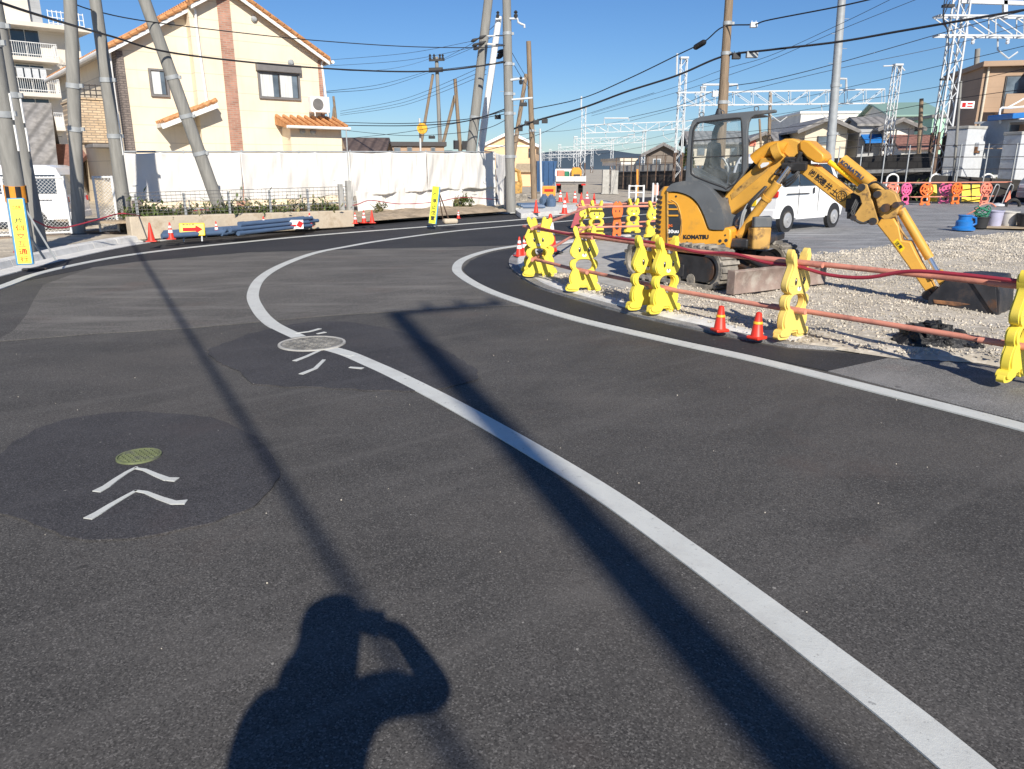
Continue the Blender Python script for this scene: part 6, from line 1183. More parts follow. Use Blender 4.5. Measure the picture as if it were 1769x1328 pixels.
# minivan
def van(name, loc, rz, label, paint, L=3.4, Wd=1.48, H=1.9, sc=1):
    e = empty(name, (0, 0, 0), label, 'van'); hw = Wd/2
    prof = [(-L/2, .32), (-L/2-.03, .55), (-L/2, .95), (-L/2+.10, 1.62), (-L/2+.22, H-.08), (-L/2+.45, H), (L/2-1.05, H), (L/2-.72, H-.09), (L/2-.26, 1.18), (L/2-.10, 1.02), (L/2, .78), (L/2+.02, .50), (L/2-.04, .30)]
    def wy(z): return hw if z < 1.0 else hw-(z-1.0)*.16
    secs = []
    for s in (-1, -.96, -.90, .90, .96, 1):
        k = .985 if abs(s) == 1 else 1
        secs.append([V((x*(1 if abs(s) < .97 else .985), (s if abs(s) < 1 else s)*wy(z), (z-.9)*(1 if abs(s) < .95 else .985)+.9)) for x, z in prof])
    m = MB(); m.loft(secs); bd = m.build('body', paint, e, .5)
    wx = (-L/2+.50, L/2-.47) if L < 4 else (-L/2+.95, L/2-.85)
    for x in wx:
        for s in (1, -1):
            a = MB(); a.cyl((x, s*(hw-.10), .30), (x, s*(hw+.006), .30), .345, n=24); a.build('wheel_arch', 'black_plastic', e)
            t = MB(); t.lathe([(.0, -.085), (.20, -.085), (.255, -.07), (.278, -.04), (.278, .04), (.255, .07), (.20, .085), (.0, .085)], 24); Mr = Matrix.Rotation(pi/2, 3, 'X'); t.v = [Mr @ q+V((x, s*(hw-.07), .278)) for q in t.v]; wh = t.build('wheel', 'rubber', e)
            h = MB(); h.lathe([(.0, .05), (.05, .055), (.06, .03), (.13, .035), (.175, .012), (.19, .02), (.19, -.04)], 20); Mr = Matrix.Rotation(-s*pi/2, 3, 'X') if s > 0 else Matrix.Rotation(pi/2, 3, 'X'); h.v = [Mr @ q+V((x, s*(hw+.012), .278)) for q in h.v]; h.build('hub', 'hub', wh)
    def side(x0, x1, z0, z1, s, nm, mt, r=.05, par=e, t=.008, sl=0):
        q = [(x0, z0), (x1, z0), (x1-sl, z1), (x0, z1)]; m = MB(); m.prism([V((x, s*(wy(z)+.003), z)) for x, z in q], (0, s*t, 0)); return m.build(nm, mt, par, 0, .006)
    for s in (1, -1):
        side(-L/2+.25, -L/2+.98 if L < 4 else -.35, 1.12, 1.66, s, 'window', 'glass_dark'); side(-L/2+1.03 if L < 4 else -.25, L/2-1.42, 1.12, 1.66, s, 'window', 'glass_dark'); side(L/2-1.36, L/2-.46, 1.12, 1.66, s, 'window', 'glass_dark', sl=.32)
        for x in (-L/2+1.0, L/2-1.39): m = MB(); m.box((x, s*(hw+.001), .73), (.012, .008, .66)); m.build('door_seam', 'frame_dark', e, 0)
        m = MB(); m.box((-L/2+.95, s*(hw+.008), .92), (1.1, .014, .025)); m.build('slide_rail', 'frame_dark', e, 0); m = MB(); m.box((-.0+.02, s*(hw+.012), .99), (.05, .03, .15)); m.build('door_handle', 'black_plastic', e, 0, .008)
        m = MB(); m.box((0, s*(hw-.01), .33), (L-1.9, .03, .10)); m.build('sill', paint, e, 0)
        m = MB(); m.box((-L/2-.0, s*(hw-.10), .92), (.08, .19, .16)); m.build('tail_light', 'lamp_red', e, 0, .02); m = MB(); m.box((L/2-.03, s*(hw-.22), .80), (.10, .30, .17)); m.build('headlight', 'lamp_clear', e, 0, .03)
        m = MB(); m.box((L/2-.62, s*(hw+.10), 1.16), (.08, .16, .2)); m.build('mirror', 'black_plastic', e, 0, .03)
    m = MB(); m.prism([V((L/2-.66, y, H-.14)) if 0 else V((x, y, z)) for x, y, z in ((L/2-.70, -hw+.17, H-.15), (L/2-.70, hw-.17, H-.15), (L/2-.275, hw-.11, 1.22), (L/2-.275, -hw+.11, 1.22))], (.01, 0, .006)); m.build('windscreen', 'glass_dark', e, 0)
    m = MB(); m.prism([V((x, y, z)) for x, y, z in ((-L/2+.005, -hw+.13, 1.08), (-L/2+.005, hw-.13, 1.08), (-L/2+.115, hw-.20, 1.66), (-L/2+.115, -hw+.20, 1.66))], (-.012, 0, 0)); m.build('rear_window', 'glass_dark', e, 0)
    m = MB(); m.box((-L/2-.0, 0, .44), (.12, Wd-.06, .24)); m.build('bumper', paint, e, 0, .04); m = MB(); m.box((L/2, 0, .44), (.10, Wd-.06, .26)); m.build('bumper', paint, e, 0, .04); m = MB(); m.box((-L/2-.045, 0, .70), (.02, .33, .165)); m.build('number_plate', 'sign_gold', e, 0)
    e.location = loc; e.rotation_euler = (0, 0, rz); e.scale = (sc,)*3; return e
p = G(1352, 399, .05); a = R(41); van('parked_van', V((p.x, p.y, .05))+V((cos(a), sin(a), 0))*1.2-V((sin(a), -cos(a), 0))*.66, a, 'small white van parked on the site beyond the excavator boom', 'van_white')
van('parked_van', (24.7, 34.0, .05), R(-165), 'grey van at the edge of the frame beside the black wall', 'van_grey', 4.6, 1.75, 2.0)
van('parked_van', (-12.9, 18.9, .15), R(192), 'white wagon parked behind the white wire mesh fence', 'van_white', 5.4, 2.1, 1.95, .78)
def gable_house(name, label, xL, xR, yE, Y, zb, wallm, roofm, pitch=.45, depth=6, th=0.0, ridge='y', over=.4, wins=(), cat='house', zE=None):
    a, b = D(xL, yE, Y), D(xR, yE, Y); pl = Plane(a, th); w_ = (V((b.x-a.x, b.y-a.y, 0))).dot(pl.u); zE = zE or a.z; e = empty(name, pl.pt(w_/2, zb), label, cat); m = MB()
    if ridge == 'y':
        zr = zE+w_/2*pitch; m.prism([pl.pt(0, zb), pl.pt(w_, zb), pl.pt(w_, zE), pl.pt(w_/2, zr), pl.pt(0, zE)], -pl.n*depth); m.build('wall', wallm, e, 0); r = MB()
        for s in (0, 1):
            u0_, u1_ = (0-over, w_/2) if s == 0 else (w_+over, w_/2); z0_ = zE-over*pitch
            r.prism([pl.pt(u0_, z0_+.02, over), pl.pt(u1_, zr+.02, over), pl.pt(u1_, zr+.2, over), pl.pt(u0_, z0_+.17, over)], -pl.n*(depth+2*over))
        rf = r.build('roof', roofm, e, 0)
        r = MB()
        for s in (0, 1):
            u0_, u1_ = (0-over, w_/2) if s == 0 else (w_+over, w_/2); z0_ = zE-over*pitch; r.bar(pl.pt(u0_, z0_+.0, over+.02), pl.pt(u1_, zr+.0, over+.02), .08, .16)
        r.each('bargeboard', 'white_paint' if roofm in ('white_paint', 'tile_orange') else 'frame_grey', rf, 0)
    elif ridge == 'x':
        zr = zE+depth/2*pitch; m.prism([pl.pt(0, zb, 0), pl.pt(0, zE, 0), pl.pt(0, zr, -depth/2), pl.pt(0, zE, -depth), pl.pt(0, zb, -depth)], pl.u*w_); m.build('wall', wallm, e, 0); r = MB()
        for s in (0, 1):
            w0_, w1_ = (over, -depth/2) if s == 0 else (-depth-over, -depth/2); z0_ = zE-over*pitch
            r.prism([pl.pt(-over, z0_+.02, w0_), pl.pt(-over, zr+.02, w1_), pl.pt(-over, zr+.2, w1_), pl.pt(-over, z0_+.17, w0_)], pl.u*(w_+2*over))
        r.build('roof', roofm, e, 0)
    else:
        m.prism([pl.pt(0, zb), pl.pt(w_, zb), pl.pt(w_, zE), pl.pt(0, zE)], -pl.n*depth); m.build('wall', wallm, e, 0); r = MB(); r.prism([pl.pt(-.15, zE, .15), pl.pt(w_+.15, zE, .15), pl.pt(w_+.15, zE+.25, .15), pl.pt(-.15, zE+.25, .15)], -pl.n*(depth+.3)); r.build('roof', roofm, e, 0)
    for wv in wins:
        x0, x1, y0, y1 = wv[:4]; u0_, u1_ = pl.uv(x0, y0)[0], pl.uv(x1, y0)[0]; z1_, z0_ = pl.at(x0, y0).z, pl.at(x0, y1).z
        f = MB(); f.box(pl.pt((u0_+u1_)/2, (z0_+z1_)/2, .03), (u1_-u0_, .08, z1_-z0_), pl.th); fr = f.build('window', wv[4] if len(wv) > 4 else 'frame_grey', e, 0)
        t = .06; g_ = MB(); k = 2 if (u1_-u0_) > 1 else 1
        for q in range(k): g_ = MB(); ww = (u1_-u0_-t*(k+1))/k; g_.box(pl.pt(u0_+t+ww/2+q*(ww+t), (z0_+z1_)/2, .062), (ww, .03, z1_-z0_-2*t), pl.th); g_.build('pane', 'glass_mid' if len(wv) < 6 else wv[5], fr, 0)
    return e, pl
gable_house('old_house', 'old low house with dark grey tiled roof behind the thick poles', -190, 70, 292, 30, 0, 'beige_wall', 'tile_grey', .75, 7, R(28), 'x', .5)
gable_house('shed', 'small outbuilding with a red brown roof between the mesh fence and cream house', 74, 122, 287, 34, 0, 'dark_wall', 'tile_red', .45, 3.4, R(0), 'x', .4)
# apartment block
aA, aB = D(0, 36, 58), D(162, 54, 62.2); PAp = Plane(aA, hdg(aA, aB)); ap = empty('apartment_block', PAp.pt(0, 0), 'pale concrete apartment block with white railed balconies at the picture edge', 'building')
uE = PAp.uv(146, 60)[0]; uW = -14.0; zTop = PAp.at(60, 46).z; m = MB(); m.prism([PAp.pt(uW, 0, -1.5), PAp.pt(uE, 0, -1.5), PAp.pt(uE, zTop, -1.5), PAp.pt(uW, zTop, -1.5)], -PAp.n*9); m.build('wall', 'flat_wall', ap, 0)
m = MB(); m.prism([PAp.pt(uW, zTop, .1), PAp.pt(uE+.5, zTop, .1), PAp.pt(uE+.5, zTop+.3, .1), PAp.pt(uW, zTop+.3, .1)], -PAp.n*11); m.build('roof', 'flat_wall', ap, 0)
uP = PAp.uv(82, 20)[0]; m = MB(); m.prism([PAp.pt(uW, zTop+.3, -1.2), PAp.pt(uP-.9, zTop+.3, -1.2), PAp.pt(uP-.9, zTop+4.4, -1.2), PAp.pt(uW, zTop+4.4, -1.2)], -PAp.n*7); m.build('penthouse', 'flat_wall', ap, 0); m = MB(); m.prism([PAp.pt(uP-.9, zTop+.3, -1.6), PAp.pt(uP, zTop+.3, -1.6), PAp.pt(uP, zTop+4.4, -1.6), PAp.pt(uP-.9, zTop+4.4, -1.6)], -PAp.n*6.5); m.build('stair_tower', 'grey_wall', ap, 0)
m = MB()
for k in range(3): m.cyl(PAp.pt(uP+.2, zTop+.5+k*.4, -.8), PAp.pt(uE+.3, zTop+.5+k*.4, -.8), .03, n=5)
for k in range(9): u = uP+.2+(uE+.1-uP)*k/8; m.cyl(PAp.pt(u, zTop+.3, -.8), PAp.pt(u, zTop+1.4, -.8), .03, n=5)
m.build('roof_rail', 'white_metal', ap)
zf = [PAp.at(50, y).z for y in (105, 166, 224, 283)]; uBs = [PAp.uv(x, y)[0] for x, y in ((97, 110), (108, 170), (112, 228), (118, 285))]
for k, z in enumerate(zf):
    uB = PAp.uv(112, 170)[0]; m = MB(); m.prism([PAp.pt(uW, z, .2), PAp.pt(uB, z, .2), PAp.pt(uB, z+.28, .2), PAp.pt(uW, z+.28, .2)], -PAp.n*1.7); bl_ = m.build('balcony', 'flat_wall', ap, 0); m = MB()
    for h_ in (.45, 1.25): m.cyl(PAp.pt(uW, z+h_, .12), PAp.pt(uB-.05, z+h_, .12), .03, n=5)
    for i in range(90): u = uB-.1-i*.14; m.bar(PAp.pt(u, z+.28, .12), PAp.pt(u, z+1.25, .12), .02)
    for i in range(10): q = uB-.1-i*.14; m.bar(PAp.pt(uB-.05, z+.28, .1-i*.15), PAp.pt(uB-.05, z+1.25, .1-i*.15), .02)
    m.build('railing', 'white_metal', bl_, 0)
    for u_0, u_1 in ((uB-2.6, uB-.7), (uB-6.4, uB-4.2), (uB-10, uB-8)):
        f = MB(); f.box(PAp.pt((u_0+u_1)/2, z+1.35, -1.47), (u_1-u_0, .1, 2.0), PAp.th); fr = f.build('window', 'white_metal', ap, 0)
        for q in range(2): g_ = MB(); w_ = (u_1-u_0)/2-.08; g_.box(PAp.pt(u_0+.05+w_/2+q*(w_+.05), z+1.35, -1.42), (w_, .05, 1.85), PAp.th); g_.build('pane', 'glass_dark', fr, 0)
    for u in (uB-3.2, uB-7.4): m = MB(); m.box(PAp.pt(u, z+.68, -1.1), (.8, .35, .7), PAp.th); m.build('partition', 'white_paint', bl_, 0)
    m = MB(); m.prism([PAp.pt(uB-3.6, z+.28, -1.5), PAp.pt(uB-3.45, z+.28, -1.5), PAp.pt(uB-3.45, z+2.7, -1.5), PAp.pt(uB-3.6, z+2.7, -1.5)], PAp.n*1.5); m.build('partition', 'flat_wall', bl_, 0)
    m = MB(); u = uB-1.9; m.bar(PAp.pt(uB-2.9, z+2.0, -.3), PAp.pt(uB-.5, z+2.0, -.3), .03)
    for q in range(4): m.box(PAp.pt(uB-2.6+q*.5, z+1.6, -.3), (.4, .04, .7), PAp.th)
    if k in (1, 3): m.build('washing', ('ink_white', 'cubicle', 'curtain', 'ink')[k], bl_, 0)
# ================================================================ CENTRE BACKGROUND
gable_house('brown_house', 'low house with a dark brown tiled roof next to the cream house', 588, 655, 262, 42, 0, 'dark_wall', 'tile_brown', .3, 4, R(4), 'x', .4)
e_, pl_ = gable_house('brown_villa', 'brown flat roofed house with small windows behind the white sheets', 668, 768, 252, 48, 0, 'brown_wall', 'frame_dark', 0, 8, R(8), 'flat', wins=[(680, 692, 254, 266), (703, 712, 253, 262), (744, 752, 254, 262)])
e_, ph_ = gable_house('peach_house', 'peach coloured gabled house with white eaves behind the upright pole', 836, 926, 251, 78, 0, 'peach_wall', 'white_paint', .45, 9, R(-4), 'y', .3, wins=[(913, 921, 256, 272, 'frame_dark', 'glass_dark')])
m = MB(); pl_ = Plane(D(836, 252, 78)+V((0, -.02, 0)), R(-4)); w_ = pl_.uv(926, 252)[0]; m.box(pl_.pt(w_/2, D(836, 251, 78).z-.05, .02), (w_, .06, .14), R(-4)); m.build('trim_band', 'white_paint', e_, 0)
gable_house('annex', 'lower annex with a small tiled roof beside the peach house', 896, 932, 295, 70, 0, 'peach_wall', 'ply', .4, 2.2, R(-6), 'x', .3)
brick('block_grey', (.36, .34, .31), (.30, .285, .26), (.22, .21, .19), .4, .2, 'xz', 0, .015)
m = MB(); p = D(862, 358, 39.6); m.box((p.x-.1, p.y+.6, .78), (.55, 1.2, 1.56), -.2); tag(m.build('block_pier', 'block_grey', None, 0, .01), 'grey concrete block pier at the end of the white sheeting', 'wall')
m = MB(); a, b = D(872, 360, 28.6), D(889, 356, 30)
for i in range(24):
    t = i/24; m.add([a.lerp(b, t)+V((0, .05*sin(i*1.9), -.1)), a.lerp(b, t+1/24)+V((0, .05*sin((i+1)*1.9), -.1)), a.lerp(b, t+1/24)+V((0, .05*sin((i+1)*1.9+.4), 1.15)), a.lerp(b, t)+V((0, .05*sin(i*1.9+.4), 1.15))], [(0, 1, 2, 3)])
tag(m.build('safety_net', 'net_green', None, 1), 'green net screen wrapped beside the foot of the upright pole', 'net')
m = MB(); m.cyl(D(873, 368, 28.4), D(873, 308, 28.4), .05, n=8); tag(m.build('net_post', 'concrete'), 'pale post at the corner between block pier and green net', 'post')
# small excavator far behind the pole
p = D(880, 330, 36); e = empty('small_excavator', V((p.x, p.y, 0)), 'brownish yellow digger arms poking up behind the upright pole', 'excavator')
m = MB(); q = V((p.x, p.y, 0)); m.tube([D(874, 322, 36), D(866, 305, 36), D(872, 293, 36), D(880, 294, 36)], .13, 6); m.build('boom', 'ex_arm_worn', e); m = MB(); m.tube([D(888, 293, 36), D(896, 296, 36), D(899, 318, 36), D(898, 338, 36)], .11, 6); m.build('arm', 'ex_arm_worn', e); m = MB(); m.box(q+V((0, 0, .7)), (1.0, .9, .6)); m.build('body', 'ex_arm_worn', e, 0, .1); m = MB(); m.box(q+V((0, 0, .25)), (1.7, 1.4, .45)); m.build('track', 'ex_track', e, 0, .1); m = MB(); m.box(D(863, 302, 36), (.35, .5, .5)); m.build('bucket', 'rust', e, 0, .05)
# blue skip, trucks
p = D(944, 336, 46); m = MB(); x0, x1 = D(928, 302, 46), D(962, 302, 46); m.prism([V((x0.x, 46, .25)), V((x1.x-.3, 46, .25)), V((x1.x, 46, 2.0)), V((x0.x, 46, 2.0))], (0, 2.4, 0)); m2_ = empty('blue_skip', V((x0.x+.6, 46.5, 0)), 'dark blue steel container behind the slim street light', 'container'); m.build('hull', 'blue_sheet', m2_, 0); m = MB()
for k in range(4): m.box((x0.x+.15+k*(x1.x-x0.x-.3)/3, 45.96, 1.1), (.08, .08, 1.7))
m.build('rib', 'blue_sheet', m2_, 0)
def truck():
    Y = 48; e = empty('crane_truck', V((D(980, 335, Y).x, Y, 0)), 'small crane truck seen from behind with a yellow crane block and low white tail', 'truck')
    a, b = D(960, 325, Y).x, D(1012, 325, Y).x; w_ = b-a
    m = MB(); m.box(((a+b)/2, Y+2.2, .72), (w_*.98, 4.2, .16)); m.build('bed', 'frame_grey', e, 0)
    m = MB(); m.box(((a+b)/2, Y+.02, .95), (w_, .05, .30)); m.box((a+.02, Y+1.6, .95), (.05, 3, .38)); m.box((b-.02, Y+1.6, .95), (.05, 3, .38)); m.each('tailgate', 'white_paint', e, 0, .01)
    m = MB(); m.box(((a+b)/2-.1, Y+4.0, 1.05), (w_*.85, 1.2, 1.0)); m.build('cab', 'white_paint', e, 0, .1)
    c = D(996, 310, Y+3.2); m = MB(); m.prism([V((D(988, 300, Y+3).x, Y+3, .8)), V((D(1005, 300, Y+3).x, Y+3, .8)), V((D(1005, 300, Y+3).x, Y+3, D(1, 294, Y+3).z)), V((D(1001, 295, Y+3).x, Y+3, D(1, 289, Y+3).z)), V((D(990, 295, Y+3).x, Y+3, D(1, 289, Y+3).z)), V((D(987, 300, Y+3).x, Y+3, D(1, 294, Y+3).z))], (0, .9, 0)); cr = m.build('crane', 'ex_yellow', e, 0, .04)
    m = MB(); m.box((c.x, Y+2.97, D(1, 305, Y+3).z), (.42, .05, .3)); m.build('panel', 'frame_dark', cr, 0)
    for s in (a+.25, b-.25): m = MB(); m.cyl((s-.12, Y+.9, .36), (s+.12, Y+.9, .36), .36, n=16); m.build('wheel', 'rubber', e)
    m = MB(); m.box((D(970, 313, Y).x, Y+1, 1.25), (.45, .5, .45)); m.build('load', 'panda_salmon', e, 0, .05); m = MB(); m.box((D(979, 308, Y).x, Y+1.6, 1.15), (.5, .8, .5)); m.build('load', 'net_green', e, 0, .05)
    for s in (a+.15, b-.15): m = MB(); m.box((s, Y-.01, .62), (.25, .05, .1)); m.build('tail_light', 'lamp_red', e, 0)
truck()
p = G(950, 356, .16); e = empty('works_board', p, 'orange works board standing in front of the crane truck', 'sign'); m = MB(); m.box(p+V((0, 1, .55)), (.55, .05, .40)); m.build('panel', 'tape_orange', e, 0, .03); m = MB(); m.box(p+V((0, .96, .58)), (.36, .03, .09)); m.build('stripe', 'ink_red', e, 0); m = MB(); m.bar(p+V((-.25, 1, 0)), p+V((-.25, 1, .9)), .04); m.bar(p+V((.25, 1, 0)), p+V((.25, 1, .9)), .04); m.each('leg', 'steel_galv', e, 0)
for i, (x, y, l) in enumerate(((952, 357, 'pale blue water ballast can at the cone line, nearer the crane truck'), (940, 356, 'pale blue water ballast can next to the pile of site pipes'))):
    p = G(x, y, .16); e = empty('water_can', p, l, 'container'); m = MB(); m.lathe([(.16, 0), (.19, .05), (.19, .28), (.10, .36), (.05, .40), (.05, .44), (0, .44)], 10, p); m.build('can', 'tank_blue' if 0 else 'pvc_blue', e); m = MB(); m.tube([p+V((-.1, 0, .36)), p+V((-.05, 0, .46)), p+V((.05, 0, .46)), p+V((.1, 0, .36))], .02, 6); m.build('handle', 'pvc_blue', e)
for i in range(7):
    a, b = G(893+i*2, 353+i*.7, .2+.05*(i % 2)), G(930+i*2, 352+i*.9, .2+.05*(i % 2)); e = empty('plastic_pipe', a, 'blue grey pipe lying in the heap behind the upright pole', 'pipe', 'pipes heaped behind the upright pole'); m = MB(); m.cyl(a, b, .06, n=8); m.build('tube', 'pvc_blue', e)
# red and white flag boards by the bend, fallen cones
p = G(1002, 393, .06); e = empty('red_flag', p, 'dark red cloth sign leaning at the end of the distant rabbit row', 'flag'); m = MB(); m.prism([p+V((-.25, 0, 0)), p+V((.0, 0, 0)), p+V((.30, .1, .75)), p+V((.0, .1, .75))], (0, .03, 0)); m.build('cloth', 'hose_red', e, 0); m = MB(); m.bar(p+V((0, .05, 0)), p+V((.2, .2, .8)), .03); m.build('pole', 'steel_galv', e, 0)
for x, y, l in ((897, 442, 'small red and white cone tipped at the kerb tip, outer one'), (906, 440, 'small red and white cone at the kerb tip against the rabbits')): put_cone(big, x, y, l, .05, .4, .5)
# ================================================================ RAILWAY: embankment, gantries
def gantry(label, xl, xr, Y, ytop_l, ytop_r, yb, yt, w_, base=1.2, arms=1, ext=0, hoop=None, left=True):
    e = empty('catenary_gantry', V((D(xl, 300, Y).x, Y, base)), label, 'gantry')
    def mast(x, yt_):
        b = D(x, 300, Y); b = V((b.x, Y, base)); h = D(x, yt_, Y).z-base; m = MB(); k = w_/2; n = max(4, int(h/(w_*1.25)))
        for i in (-1, 1):
            for j in (-1, 1): m.bar(b+V((i*k, j*k, 0)), b+V((i*k*.85, j*k*.85, h)), w_*.12)
        for q in range(n):
            z0, z1 = h*q/n, h*(q+1)/n; s = 1 if q % 2 else -1
            for j in (-1, 1): m.bar(b+V((s*k*.9, j*k*.9, z0)), b+V((-s*k*.9, j*k*.9, z1)), w_*.06); m.bar(b+V((j*k*.9, s*k*.9, z0)), b+V((j*k*.9, -s*k*.9, z1)), w_*.06)
        m.box(b+V((0, 0, h)), (w_*1.15, w_*1.15, w_*.25)); m.build('mast', 'steel_white', e, 0); f = MB()
        for i in (-1, 1):
            for j in (-1, 1): f.bar(b+V((i*k*1.02, j*k*1.02, -.2)), b+V((i*k*1.02, j*k*1.02, h*.22)), w_*.19)
        f.build('rusty_foot', 'dark_rust', e, 0); return b
    if left: mast(xl, ytop_l)
    if ytop_r is not None: mast(xr, ytop_r)
    m = MB(); A0, B0 = D(xl, yb[0], Y), D(xr, yb[1], Y); A1, B1 = D(xl, yt[0], Y), D(xr, yt[1], Y); n = max(6, int((B0-A0).length/((A1-A0).length*1.5))); hw = w_*.45
    for j in (-1, 1):
        o = V((0, j*hw, 0)); m.bar(A0+o, B0+o, w_*.13); m.bar(A1+o, B1+o, w_*.13)
        for q in range(n):
            t0, t1 = q/n, (q+1)/n
            if t0 < .5: m.bar(A1.lerp(B1, t0)+o, A0.lerp(B0, t1)+o, w_*.07)
            else: m.bar(A0.lerp(B0, t0)+o, A1.lerp(B1, t1)+o, w_*.07)
            m.bar(A0.lerp(B0, t1)+o, A1.lerp(B1, t1)+o, w_*.07)
    for q in range(n+1): t0 = q/n; m.bar(A0.lerp(B0, t0)+V((0, -hw, 0)), A0.lerp(B0, t0)+V((0, hw, 0)), w_*.1); m.bar(A1.lerp(B1, t0)+V((0, -hw, 0)), A1.lerp(B1, t0)+V((0, hw, 0)), w_*.1)
    m.build('beam', 'steel_white', e, 0)
    for hx0, hx1, hy in hoop or []:
        m = MB(); zb_ = A1.lerp(B1, .5); m.tube([D(hx0, yt[0], Y), D(hx0, hy, Y), D(hx1, hy, Y), D(hx1, yt[1], Y)], w_*.16, 6); m.build('wire_bracket', 'steel_white', e)
    for t in (.2, .45, .7):
        p = A0.lerp(B0, t); m = MB(); m.tube([p, p+V((.1, 0, -.6)), p+V((.7, 0, -1.0)), p+V((1.1, 0, -.7))], w_*.07, 5); m.build('hanger', 'steel_white', e)
    if arms:
        p = D(xr if ytop_r is not None else xl, (ytop_r if ytop_r is not None else ytop_l)+2, Y); m = MB(); m.tube([p, p+V((1.0, 0, .05)), p+V((1.3, 0, -.25))], .04, 6); m.build('side_arm', 'steel_white', e); m = MB(); m.lathe([(.07, 0), (.10, .1), (.05, .16), (.09, .22), (0, .3)], 8, p+V((1.0, 0, -.32))); m.build('insulator', 'insulator', e)
    return e
e = gantry('white lattice railway gantry at the picture corner, nearest and largest', 1617, 2150, 40, -60, -60, (62, 66), (28, 32), .62, 1.2, 0)
m = MB(); Y = 40
for a, b in (((1660, 2), (1990, 12)), ((1736, 0), (1736, 34))): m.bar(D(*a, Y), D(*b, Y), .18)
m.each('upper_beam', 'steel_white', e, 0); m = MB()
for k in range(3): m.tube(crom([D(1634+k*4, -10+k*6, 39.6), D(1629, 25+k*4, 39.5), D(1638, 60, 39.6), D(1636, 120, 39.7), D(1626, 170, 39.7), D(1612, 240, 39.8)], 4), .022, 5)
m.each('cable', 'cable', e); m = MB(); m.box(D(1638, 10, 39.8), (.5, .3, .12)); m.box(D(1630, 137, 39.8), (.3, .2, .08)); m.each('cable_bracket', 'black_plastic', e, 0); m = MB()
for x, y in ((1680, 76), (1740, 76)): m.lathe([(.06, 0), (.1, .08), (.06, .12), (.1, .2), (0, .28)], 8, D(x, y, 39.5))
m.each('insulator', 'insulator', e)
gantry('white lattice railway gantry spanning behind the excavator canopy and steel pole', 1170, 1526, 48, 100, 112, (182, 178), (160, 154), .42, 1.0, 1, hoop=[(1214, 1274, 146), (1440, 1462, 136)])
gantry('second white railway gantry, just past the brown utility pole mast', 1006, 1205, 81, 186, 150, (230, 222), (216, 208), .46, .6, 0, hoop=[(1044, 1086, 204)])
gantry('third white railway gantry in the receding row', 993, 1110, 120, 236, 226, (249, 246), (239, 236), .5, .6, 0, hoop=[(1085, 1095, 232)]); gantry('fourth white railway gantry in the receding row', 966, 1056, 165, 250, 240, (262, 258), (254, 251), .55, .5, 0); gantry('fifth white railway gantry in the receding row', 950, 1022, 215, 258, 252, (268, 265), (261, 259), .6, .5, 0); gantry('smallest and farthest white railway gantry of the receding row', 938, 1000, 280, 262, 258, (273, 271), (267, 265), .7, .5, 0)
m = MB(); m.cyl(D(1169, 130, 47.6), D(1170, 92, 47.6), .06, n=6); m.cyl(D(1004, 190, 80), D(1004.5, 166, 80), .08, n=6)
for o in m.each('mast_top', 'steel_white'): tag(o, 'thin white rod above a lattice mast', 'rod', 'rods on the lattice masts')
# embankment wall following the railway
top = [(1046, 303, 66, .05), (1064, 297, 62, .1), (1180, 294, 55, 0), (1300, 285, 49, 0), (1440, 273, 44, 0), (1612, 264, 39.5, 0)]
brick('wall_black', (.045, .042, .04), (.065, .06, .055), (.03, .028, .026), .5, .32, 'xz', R(-35), .02)
def wall_run(name, tp_, z0, matname, label, t=.5):
    m = MB(); secs = []
    for x, y, Y, _ in tp_: p = D(x, y, Y); secs.append([V((p.x, p.y, z0)), V((p.x, p.y, p.z)), V((p.x+.2, p.y+t, p.z)), V((p.x+.2, p.y+t, z0))])
    m.loft(secs); return tag(m.build(name, matname, None, 0), label, 'wall')
wall_run('retaining_wall', top[2:], 0, 'wall_black', 'black stone retaining wall of the railway behind the animal barriers'); wall_run('parapet_wall', [(1180, 294, 54.8, 0), (1064, 297, 61.8, 0)], 0, 'wall_black', 'dark railway wall behind the white posts at the far bend')
m = MB(); secs = []
for x, y, Y, _ in top[1:3]: p = D(x, y, Y-.3); secs.append([p+V((0, 0, -.02)), p+V((0, 0, .5)), p+V((.1, .2, .5)), p+V((.1, .2, -.02))])
m.loft(secs); tag(m.build('parapet', 'concrete', None, 0), 'pale concrete parapet on top of the dark railway wall', 'wall')
m = MB(); secs = []
for (x, y, Y, _), dz in zip(top[2:], (0, 0, 0, 0)): p = D(x, y, Y); secs.append([V((p.x, p.y+.1, p.z-.05)), V((p.x+25, p.y+32, p.z-.05+.4)), V((p.x+25, p.y+32, 0)), V((p.x, p.y+.4, 0))])
secs = [[q[0], q[1], q[2], q[3]] for q in secs]; m.loft(secs); tag(m.build('embankment', 'sand', None, 0), kind='structure')
m = MB(); m.prism([V((24.0, 37.2, -.1)), V((24, 37.2, 1.05)), V((24, 70, 1.05)), V((24, 70, -.1))], (40, -2, 0)); tag(m.build('embankment', 'wall_black', None, 0), kind='structure')
wall_run('retaining_wall', [(1610, 302, 38.6, 0), (1690, 306, 37.6, 0), (1790, 312, 36.6, 0)], 0, 'wall_black', 'lower black stone wall below the grey equipment cabinets')
m = MB(); p = [D(x, y, Y) for x, y, Y in ((1440, 298, 43.6), (1610, 293, 39.2))]; m.bar(p[0], p[1], .12, .18); p = [D(x, y, Y) for x, y, Y in ((1440, 318, 43.2), (1610, 316, 38.9))]; m.bar(p[0], p[1], .1, .12)
for o in m.each('wall_ledge', 'concrete', None, 0): tag(o, 'pale ledge running along the black stone retaining wall', 'ledge', 'ledges on the black wall')
rf_ = empty('railway_fence', D(1530, 268, 41.5), 'thin dark railing with posts on top of the black retaining wall', 'fence')
